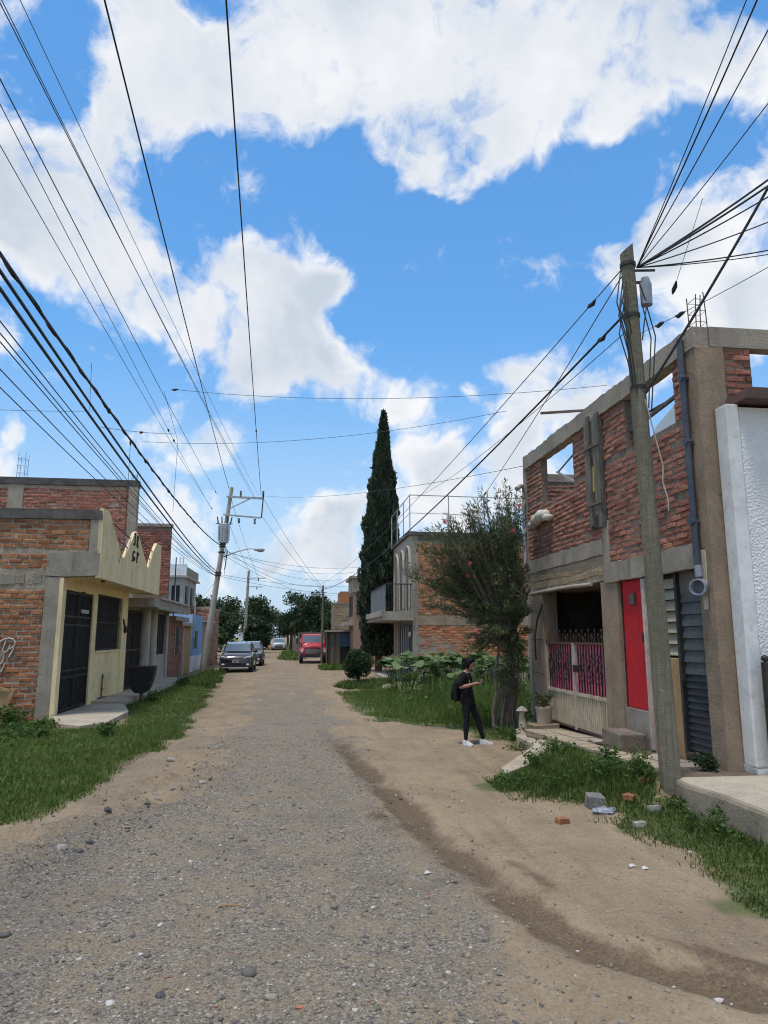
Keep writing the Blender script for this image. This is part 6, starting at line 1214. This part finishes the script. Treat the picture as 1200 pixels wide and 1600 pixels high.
def car(label, X, Y, paint, detail=True, name='parked_car'):
    T = thing(name, label, 'car', (X, Y+2.25, 0)); m = MB(); S = []
    for (y, w, zb, zt) in ((0, .62, .34, .70), (.05, .78, .27, .84), (.22, .885, .24, .95), (.6, .91, .24, 1.03), (1.15, .91, .24, 1.10), (2.4, .915, .24, 1.12), (3.7, .91, .24, 1.12), (4.25, .88, .27, 1.10), (4.48, .78, .34, 1.0), (4.52, .66, .4, .9)):
        h = [(w*.84, zb), (w, zb+.12), (w*1.005, .62), (w*.985, zt-.10), (w*.90, zt-.02), (w*.55, zt+.03)]; S.append([(X+a, Y+y, z) for a, z in h]+[(X-a, Y+y, z) for a, z in reversed(h)])
    loft(m, S); b = m.build('body', paint, T, smooth=True)
    m = MB(); B = [(.80, 1.0, 1.10), (.66, 1.82, 1.585), (.67, 2.6, 1.665), (.65, 3.7, 1.62), (.78, 4.36, 1.10)]; v = []
    for (w, y, z) in B: v += [(X-w, Y+y, z), (X+w, Y+y, z)]
    m.add(v, [(0, 1, 3, 2), (2, 3, 5, 4), (4, 5, 7, 6), (6, 7, 9, 8), (0, 2, 4, 6, 8), (9, 7, 5, 3, 1), (8, 9, 1, 0)]); m.build('cabin', paint, T, smooth=False, bevel=.05)
    m = MB().add([(X-.73, Y+1.045, 1.145), (X+.73, Y+1.045, 1.145), (X+.60, Y+1.74, 1.555), (X-.60, Y+1.74, 1.555)], [(0, 1, 2, 3)])
    for i in range(4): m.v[i] = (m.v[i][0], m.v[i][1]-.022, m.v[i][2]+.022)
    ws = m.build('windscreen', MT['glass'], T)
    for s in (-1, 1):
        m = MB(); P = [(.81, 1.25, 1.15), (.80, 2.45, 1.16), (.695, 2.40, 1.60), (.70, 1.86, 1.545)]; m.add([(X+s*(w+.022), Y+y, z) for w, y, z in P], [(0, 1, 2, 3)]); m.build('side_window', MT['glass'], T)
        m = MB(); P = [(.80, 2.53, 1.16), (.795, 3.95, 1.16), (.70, 3.62, 1.56), (.695, 2.50, 1.60)]; m.add([(X+s*(w+.022), Y+y, z) for w, y, z in P], [(0, 1, 2, 3)]); m.build('side_window', MT['glass'], T)
        for y in (.85, 3.6): wheel(T, X+s*.80, Y+y, .345, .23, (X,))
        for y in (.85, 3.6): MB().tube([(X+s*.905, Y+y+.42*math.cos(a), max(.25, .345+.42*math.sin(a))) for a in [k*math.pi/10 for k in range(11)]], .03, 6).build('wheel_arch', MT['blackpl'], T)
        mr = MB().ball((X+s*1.02, Y+1.32, 1.17), (.12, .07, .085), 10, 7).build('mirror', paint, T, smooth='all'); MB().bar((X+s*.82, Y+1.34, 1.12), (X+s*.98, Y+1.33, 1.14), .04).build('mirror_arm', MT['blackpl'], mr)
        m = MB().add([(X+s*.44, Y+.03, .80), (X+s*.80, Y+.16, .83), (X+s*.885, Y+.45, .97), (X+s*.78, Y+.20, .935), (X+s*.46, Y+.05, .875)], [(0, 1, 2, 3, 4)])
        m.v = [(x, y-.025, z+.0) for x, y, z in m.v]; m.build('headlight', MT['lens'], T)
        MB().ball((X+s*.66, Y+.02, .47), (.11, .05, .05), 10, 6).build('fog_light', MT['lens'], T)
    g = MB().box(X-.46, X+.46, Y-.03, Y+.1, .70, .84).build('grille', MT['blackpl'], T, bevel=.02)
    for z in (.725, .80): MB().box(X-.47, X+.47, Y-.045, Y-.02, z, z+.025).build('grille_bar', MT['chrome'], g)
    e = MB(); 
    for s in (-1, 1): e.bar((X+s*.045, Y-.05, .72), (X+s*.06, Y-.05, .82), .022)
    e.bar((X-.05, Y-.05, .77), (X+.05, Y-.05, .77), .022); e.build('emblem', MT['chrome'], g)
    MB().box(X-.62, X+.62, Y-.01, Y+.1, .33, .56).build('lower_intake', MT['blackpl'], T, bevel=.03); MB().box(X-.70, X+.70, Y-.025, Y+.08, .27, .33).build('skid_trim', MT['rim'], T, bevel=.01)
    pl = MB().box(X-.17, X+.17, Y-.06, Y-.035, .56, .69).build('number_plate', MT['white_plastic'], T); MB().box(X-.12, X+.12, Y-.064, Y-.0605, .595, .65).build('plate_marks', MT['blackpl'], pl)
    for s in (-1, 1): MB().tube([(X+s*.66, Y+1.9, 1.66), (X+s*.66, Y+2.7, 1.72), (X+s*.65, Y+3.6, 1.68)], .018, 6).build('roof_rail', MT['chrome'], T)
    return T
car('dark plum sport utility car parked beside the concrete pole', -3.28, 40.7, MT['carpaint']); car('grey car parked directly behind the plum car', -3.15, 49.5, MT['carpaint2']); car('small silver car far away at the end of the street', -2.35, 103, MT['carpaint3'])

RT = thing('red_truck', 'old red truck parked nose forward beside the shack', 'truck', (1.3, 56, 0)); X, Y = 1.32, 53.7; red = mat('faded red truck paint', (.46, .03, .04), (.38, .024, .032), 3, rough=.4, bump=.02, speck=.06, spec=.5)
m = MB(); S = []
for (y, w, zt) in ((0, .70, 1.22), (.1, .76, 1.32), (.7, .80, 1.42), (1.35, .84, 1.50)): h = [(w, .62), (w*1.02, 1.0), (w*.95, zt-.1), (w*.7, zt), (w*.3, zt+.05)]; S.append([(X+a, Y+y, z) for a, z in h]+[(X-a, Y+y, z) for a, z in reversed(h)])
loft(m, S); m.build('hood', red, RT, smooth=True)
m = MB(); v = []
for (w, y, z) in ((.92, 1.3, .62), (.93, 1.3, 1.48), (.80, 1.65, 2.14), (.82, 2.6, 2.18), (.93, 2.75, 1.48), (.92, 2.75, .62)): v += [(X-w, Y+y, z), (X+w, Y+y, z)]
m.add(v, [(0, 1, 3, 2), (2, 3, 5, 4), (4, 5, 7, 6), (6, 7, 9, 8), (8, 9, 11, 10), (0, 2, 4, 6, 8, 10), (11, 9, 7, 5, 3, 1), (10, 11, 1, 0)]); m.build('cab', red, RT, bevel=.04)
MB().add([(X-.78, Y+1.32, 1.54), (X+.78, Y+1.32, 1.54), (X+.70, Y+1.58, 2.04), (X-.70, Y+1.58, 2.04)], [(0, 1, 2, 3)]).build('windscreen', MT['glass'], RT)
for s in (-1, 1):
    m = MB(); S = []
    for (y, zt) in ((-.02, 1.0), (.1, 1.12), (.8, 1.16), (1.3, 1.1)): S.append([(X+s*.72, Y+y, .6), (X+s*1.02, Y+y, .6), (X+s*1.04, Y+y, zt-.12), (X+s*.92, Y+y, zt), (X+s*.72, Y+y, zt)])
    loft(m, S); m.build('fender', red, RT, smooth=True); wheel(RT, X+s*.88, Y+.62, .46, .26, (X,)); wheel(RT, X+s*.88, Y+4.4, .46, .3, (X,))
    MB().tube([(X+s*.84, Y-.06, .92), (X+s*.84, Y+.02, .92)], .11, 14).build('headlight', MT['lens'], RT)
    MB().bar((X+s*.95, Y+1.45, 1.5), (X+s*1.18, Y+1.35, 1.6), .025).build('mirror_arm', MT['iron'], RT); bx('mirror', MT['iron'], RT, X+s*1.18-.08, X+s*1.18+.08, Y+1.33, Y+1.37, 1.45, 1.85)
    m = MB().add([(X+s*.935, Y+1.5, 1.52), (X+s*.935, Y+2.55, 1.52), (X+s*.84, Y+2.45, 2.05), (X+s*.84, Y+1.75, 2.05)], [(0, 1, 2, 3)]); m.build('side_window', MT['glass'], RT)
gr = bx('grille', MT['blackpl'], RT, X-.6, X+.6, Y-.04, Y+.05, .72, 1.1)
for i in range(5): bx('grille_bar', MT['chrome'], gr, X-.6, X+.6, Y-.055, Y-.04, .75+i*.07, .775+i*.07)
MB().box(X-1.0, X+1.0, Y-.22, Y-.08, .45, .64).build('bumper', MT['iron'], RT, bevel=.02)
bed = bx('flatbed', MT['wood_grey'], RT, X-1.05, X+1.05, Y+2.85, Y+6.0, .95, 1.1)
for i in range(5):
    for s in (-1, 1): bx('stake', MT['wood_grey'], bed, X+s*1.0-.04, X+s*1.0+.04, Y+2.9+i*.75, Y+3.0+i*.75, 1.1, 2.3)
for z in (1.35, 1.75, 2.15): bx('side_plank', MT['wood_grey'], bed, X-1.06, X-1.02, Y+2.9, Y+6, z, z+.16); bx('side_plank', MT['wood_grey'], bed, X+1.02, X+1.06, Y+2.9, Y+6, z, z+.16); bx('front_plank', MT['wood_grey'], bed, X-1.0, X+1.0, Y+2.86, Y+2.89, z, z+.16)
bx('chassis', MT['iron'], RT, X-.4, X+.4, Y+.1, Y+5.9, .55, .78)

# ------------------------------------------------------------------ person with phone
wx, wy_ = 3.40, 13.86; gz0 = gz1(wx, wy_)
MT['shirt'] = mat('black t-shirt', (.006, .006, .0065), (.009, .009, .0095), 8, rough=.9, bump=.3, bsc=25, bd=.01, speck=.1); MT['jeans'] = mat('dark jeans', (.007, .008, .012), (.011, .0125, .018), 10, rough=.85, bump=.2, speck=.15)
MT['skin'] = mat('skin', (.40, .215, .145), (.34, .18, .12), 9, rough=.55, bump=.03, speck=.05); MT['hair'] = plain('black hair', (.006, .005, .005), .6, 0, .15); MT['shoe'] = mat('white trainers', (.66, .64, .62), (.5, .48, .46), 12, rough=.6, bump=.05); MT['print'] = plain('print blue', (.35, .52, .60), .8)
FA = R(-22)                                            # she faces right, turned a little to the camera
def PL(f, s, z): return Vector((wx + f*math.cos(FA)-s*math.sin(FA), wy_ + f*math.sin(FA)+s*math.cos(FA), gz0+z))   # forward, left side (+ away from camera), up
J = {}; E = []; RD = {}; BM = []
def jt(n, f, s, z, r, r2=None): J[n] = PL(f, s, z); RD[n] = (r, r2 or r)
jt('pelvis', -.06, 0, .86, .125, .15); jt('waist', -.085, 0, 1.00, .10, .125); jt('chest', -.10, 0, 1.18, .11, .15); jt('upchest', -.10, 0, 1.29, .085, .13); jt('neck', -.07, 0, 1.38, .05); jt('nape', -.045, 0, 1.44, .048)
jt('hipR', -.07, -.09, .80, .10); jt('kneeR', -.07, -.10, .46, .062); jt('calfR', -.085, -.10, .33, .058); jt('ankR', -.09, -.10, .09, .036)
jt('hipL', -.03, .09, .80, .10); jt('kneeL', .12, .10, .46, .062); jt('calfL', .155, .10, .33, .058); jt('ankL', .22, .11, .09, .036)
jt('shR', -.12, -.165, 1.30, .062); jt('upR', -.16, -.20, 1.20, .055); jt('elR', -.20, -.225, 1.09, .043); jt('foR', -.06, -.20, 1.11, .040); jt('wrR', .09, -.12, 1.155, .026); jt('haR', .15, -.085, 1.165, .028)
jt('shL', -.09, .165, 1.30, .062); jt('upL', -.06, .215, 1.19, .055); jt('elL', -.02, .235, 1.08, .043); jt('foL', .06, .18, 1.12, .040); jt('wrL', .14, .075, 1.175, .026); jt('haL', .175, .035, 1.185, .028)
BN = [('pelvis','waist',0),('waist','chest',0),('chest','upchest',0),('upchest','neck',2),('neck','nape',2),('pelvis','hipR',1),('hipR','kneeR',1),('kneeR','calfR',1),('calfR','ankR',1),('pelvis','hipL',1),('hipL','kneeL',1),('kneeL','calfL',1),('calfL','ankL',1),('upchest','shR',0),('shR','upR',0),('upR','elR',0),('elR','foR',2),('foR','wrR',2),('wrR','haR',2),('upchest','shL',0),('shL','upL',0),('upL','elL',0),('elL','foL',2),('foL','wrL',2),('wrL','haL',2)]
names = list(J); idx = {n: i for i, n in enumerate(names)}; me = bpy.data.meshes.new('person'); base = Vector((wx, wy_, gz0))
me.from_pydata([tuple(J[n]-base) for n in names], [(idx[a], idx[b]) for a, b, c in BN], []); pob = bpy.data.objects.new('person_sketch', me); COL.objects.link(pob)
pob.modifiers.new('skin', 'SKIN')
if not me.skin_vertices: 
    bm = bmesh.new(); bm.from_mesh(me); bm.verts.layers.skin.verify(); bm.to_mesh(me); bm.free()
for i, n in enumerate(names): me.skin_vertices[0].data[i].radius = RD[n]; me.skin_vertices[0].data[i].use_root = (n == 'pelvis')
sm = pob.modifiers.new('sub', 'SUBSURF'); sm.levels = 2; sm.render_levels = 2
dg_ = bpy.context.evaluated_depsgraph_get(); dg_.update(); pm = bpy.data.meshes.new_from_object(pob.evaluated_get(dg_)); bpy.data.objects.remove(pob)
pm.materials.clear()
for k in ('shirt', 'jeans', 'skin'): pm.materials.append(MT[k])
# head and fingers are grown into the same skin mesh
ex = MB(); HC_ = PL(-.005, 0, 1.525)-base; fwd = Vector((math.cos(FA), math.sin(FA), 0)); lef = Vector((-math.sin(FA), math.cos(FA), 0)); upv = Vector((0, 0, 1)); tilt = R(30)
hf = (fwd*math.cos(tilt)-upv*math.sin(tilt)); hu = (upv*math.cos(tilt)+fwd*math.sin(tilt)); v0 = []
hd = MB(); hd.ball((0, 0, 0), (1, 1, 1), 20, 16)
for (a, b, c) in hd.v:
    x, y, z = a*.092, b*.074, c*.115
    if a > 0: x *= 1-.10*max(0, -c); y *= 1-.30*max(0, -c)**1.5
    if a > .8 and abs(b) < .3 and -.25 < c < .15: x += .018*(1-abs(b)/.3)*(1-abs(c+.08)/.3)     # nose
    if a > .6 and .1 < abs(b) < .55 and .0 < c < .25: x -= .007                                   # eye sockets
    if a > .6 and abs(b) < .35 and -.55 < c < -.38: x += .006                                     # mouth
    v0.append(HC_+hf*x+lef*y+hu*z)
ex.cur = 0; ex.add(v0, hd.f)
for s in (-1, 1): ex.ball(HC_+lef*s*.076-hf*.005+hu*(-.01), (.018, .012, .03), 8, 6)
for (w, k, s) in (('wrR', 'haR', -1), ('wrL', 'haL', 1)):
    h0 = J[k]-base; d = (J[k]-J[w]).normalized(); side = d.cross(upv).normalized(); nrm = side.cross(d)
    ex.ball(h0, (.045, .035, .02), 10, 7)
    for q in range(4):
        o = h0+side*(-.027+.018*q)+d*.03; ln = (.06, .072, .068, .052)[q]; ex.tube([o, o+d*ln*.45+nrm*.004, o+d*ln*.8+nrm*.014, o+d*ln*.95+nrm*.028], [.0095, .009, .008, .006], 6)
    o = h0-side*s*-.03; ex.tube([o-d*.01, o+nrm*.018+d*.015-side*s*-.012, o+nrm*.03+d*.035], [.0105, .0095, .007], 6)
bm = bmesh.new(); bm.from_mesh(pm); 
bv = [bm.verts.new(p) for p in ex.v]
for f in ex.f:
    try: bm.faces.new([bv[i] for i in f])
    except ValueError: pass
bmesh.ops.recalc_face_normals(bm, faces=bm.faces)
def segd(p, a, b): e = b-a; t = max(0, min(1, (p-a).dot(e)/e.length_squared)); return (p-(a+e*t)).length
nb = len(pm.vertices)
for f in bm.faces:
    f.smooth = True; c = f.calc_center_median()
    if f.verts[0].index >= nb or f.verts[0].index < 0: f.material_index = 2; continue
    best = min(BN, key=lambda q: segd(c, J[q[0]]-base, J[q[1]]-base)-.6*(RD[q[0]][0]+RD[q[1]][0])/2); mi = best[2]
    if mi == 0 and c.z < .80: mi = 1
    if mi == 1 and c.z > .84: mi = 0
    if best[:2] == ('upchest', 'neck') and c.z < 1.345: mi = 0
    f.material_index = mi
bm.to_mesh(pm); bm.free(); pm.name = 'person'
person = link('person', pm, None, None, base); tag(person, 'standing person in black t-shirt and dark jeans looking down at a phone', 'person')
# loose t-shirt over the body
m = MB(); S = []; rs = random.Random(9)
for (z, f, rf, rsd) in ((.78, -.055, .135, .172), (.84, -.06, .138, .178), (.92, -.072, .132, .172), (1.0, -.085, .128, .165), (1.1, -.095, .132, .170), (1.19, -.10, .138, .180), (1.26, -.105, .128, .182), (1.315, -.10, .105, .165), (1.35, -.085, .075, .10)):
    S.append([PL(f+rf*math.cos(k*.2618)*(1+.05*math.sin(k*2.1+z*31)), rsd*math.sin(k*.2618)*(1+.04*math.sin(k*1.7+z*23)), z+(.012*math.sin(k*1.3) if z < .8 else 0)) for k in range(24)])
loft(m, S); m.f = m.f[:-2]; m.m = m.m[:-2]
for q in ('R', 'L'):
    a_, b_, c_ = J['sh'+q], J['up'+q], J['el'+q]; m.tube([a_.lerp(J['upchest'], .25), a_, b_, b_.lerp(c_, .55)], [.075, .078, .074, .078], 12, False)
m.build('shirt', MT['shirt'], person, smooth='all')
hr = MB(); vv = []
for (a, b, c) in hd.v:
    k = 1.10 if (a < .35 or c > .55) else .9
    vv.append(base+HC_+hf*(a*.100*k-.008)+lef*(b*.083*k)+hu*(c*.124*k+.004))
keep = [f for f in hd.f if np.mean([hd.v[i][0] for i in f]) < .42+.5*max(0, np.mean([hd.v[i][2] for i in f])-.1) and np.mean([hd.v[i][2] for i in f]) > -.75]; hr.add(vv, keep)
hr.ball(base+HC_-hf*.125+hu*.01, (.05, .05, .055), 10, 8); hr.tube([base+HC_-hf*.12-hu*.02, base+HC_-hf*.125-upv*.12, base+HC_-hf*.10-upv*.20], [.045, .035, .012], 8); hr.build('hair', MT['hair'], person, smooth='all')
for s in (-1, 1):
    m = MB(); m.ball(base+HC_+hf*.083+lef*s*.030+hu*.012, (.010, .012, .006), 8, 6); m.build('eye', MT['hair'], person)
MB().ball(base+HC_+hf*.086-hu*.052, (.006, .022, .006), 8, 6).build('mouth', mat('lips', (.34, .12, .10), (.28, .10, .08)), person)
for (an, f, s, turn) in (('ankR', -.03, -.10, R(-40)), ('ankL', .29, .115, R(12))):
    a = J[an]; d = Vector((math.cos(FA+turn), math.sin(FA+turn), 0)); q = Vector((-d.y, d.x, 0)); m = MB(); S = []
    for (x, w, h) in ((-.075, .028, .07), (-.06, .036, .095), (0, .042, .10), (.06, .044, .075), (.12, .047, .055), (.165, .042, .045), (.185, .022, .034)):
        c = Vector((a.x, a.y, gz0))+d*x; S.append([c+q*w*1.05+upv*.0, c+q*w*1.08+upv*.03, c+q*w*.75+upv*h, c-q*w*.75+upv*h, c-q*w*1.08+upv*.03, c-q*w*1.05])
    loft(m, S); sh = m.build('shoe', MT['shoe'], person, smooth=True)
for (f, s, z, w, h, mk) in ((.0, -.115, 1.19, .05, .06, 'print'), (.03, -.02, 1.11, .05, .03, 'shoe'), (.0, -.115, 1.10, .035, .03, 'shoe'), (.034, .04, 1.19, .035, .02, 'flower')):
    c = PL(f+.004, s, z); m = MB().ball(c, (.006, w/2, h/2), 8, 6); m.build('shirt_print', MT[mk], person)
ph = MB().box(-.035, .035, -.075, .075, -.005, .005).build('phone', MT['blackpl'], None, bevel=.003); c = PL(.215, -.03, 1.20); ph.location = c; ph.rotation_euler = (R(25), R(-35), FA+R(90)); tag(ph, 'dark phone held in both hands of the person', 'phone')
MB_ = MB(); bk = PL(-.265, -.01, 1.03); BPK = thing('backpack', 'black backpack on the back of the standing person', 'backpack', bk-Vector((0, 0, .2)))
m = MB(); S = []
for (z, d_, w) in ((-.22, .05, .10), (-.20, .085, .14), (-.05, .105, .155), (.10, .10, .15), (.19, .07, .12), (.215, .03, .07)):
    S.append([PL(-.255+.035*z-.0+d_*math.cos(k*.5236)*(1 if math.cos(k*.5236) < 0 else .6), w*math.sin(k*.5236), 1.03+z) for k in range(12)])
loft(m, S); m.build('bag', MT['shirt'], BPK, smooth=True); m = MB(); S = []
for (z, d_, w) in ((-.19, .02, .09), (-.16, .04, .11), (-.05, .045, .11), (.0, .02, .09)): S.append([PL(-.345+d_*math.cos(k*.5236)*.9, w*math.sin(k*.5236), 1.03+z) for k in range(12)])
loft(m, S); m.build('front_pocket', MT['shirt'], BPK, smooth=True)
for s in (-1, 1): MB().tube([PL(-.19, s*.10, 1.22), PL(-.14, s*.115, 1.345), PL(-.03, s*.115, 1.30), PL(.0, s*.12, 1.18), PL(-.06, s*.155, 1.02), PL(-.17, s*.14, .90)], .016, 6).build('strap', MT['blackpl'], BPK, smooth=True)
MB().tube([PL(-.24, 0, 1.245), PL(-.25, 0, 1.29), PL(-.21, 0, 1.25)], .008, 5).build('handle', MT['blackpl'], BPK)
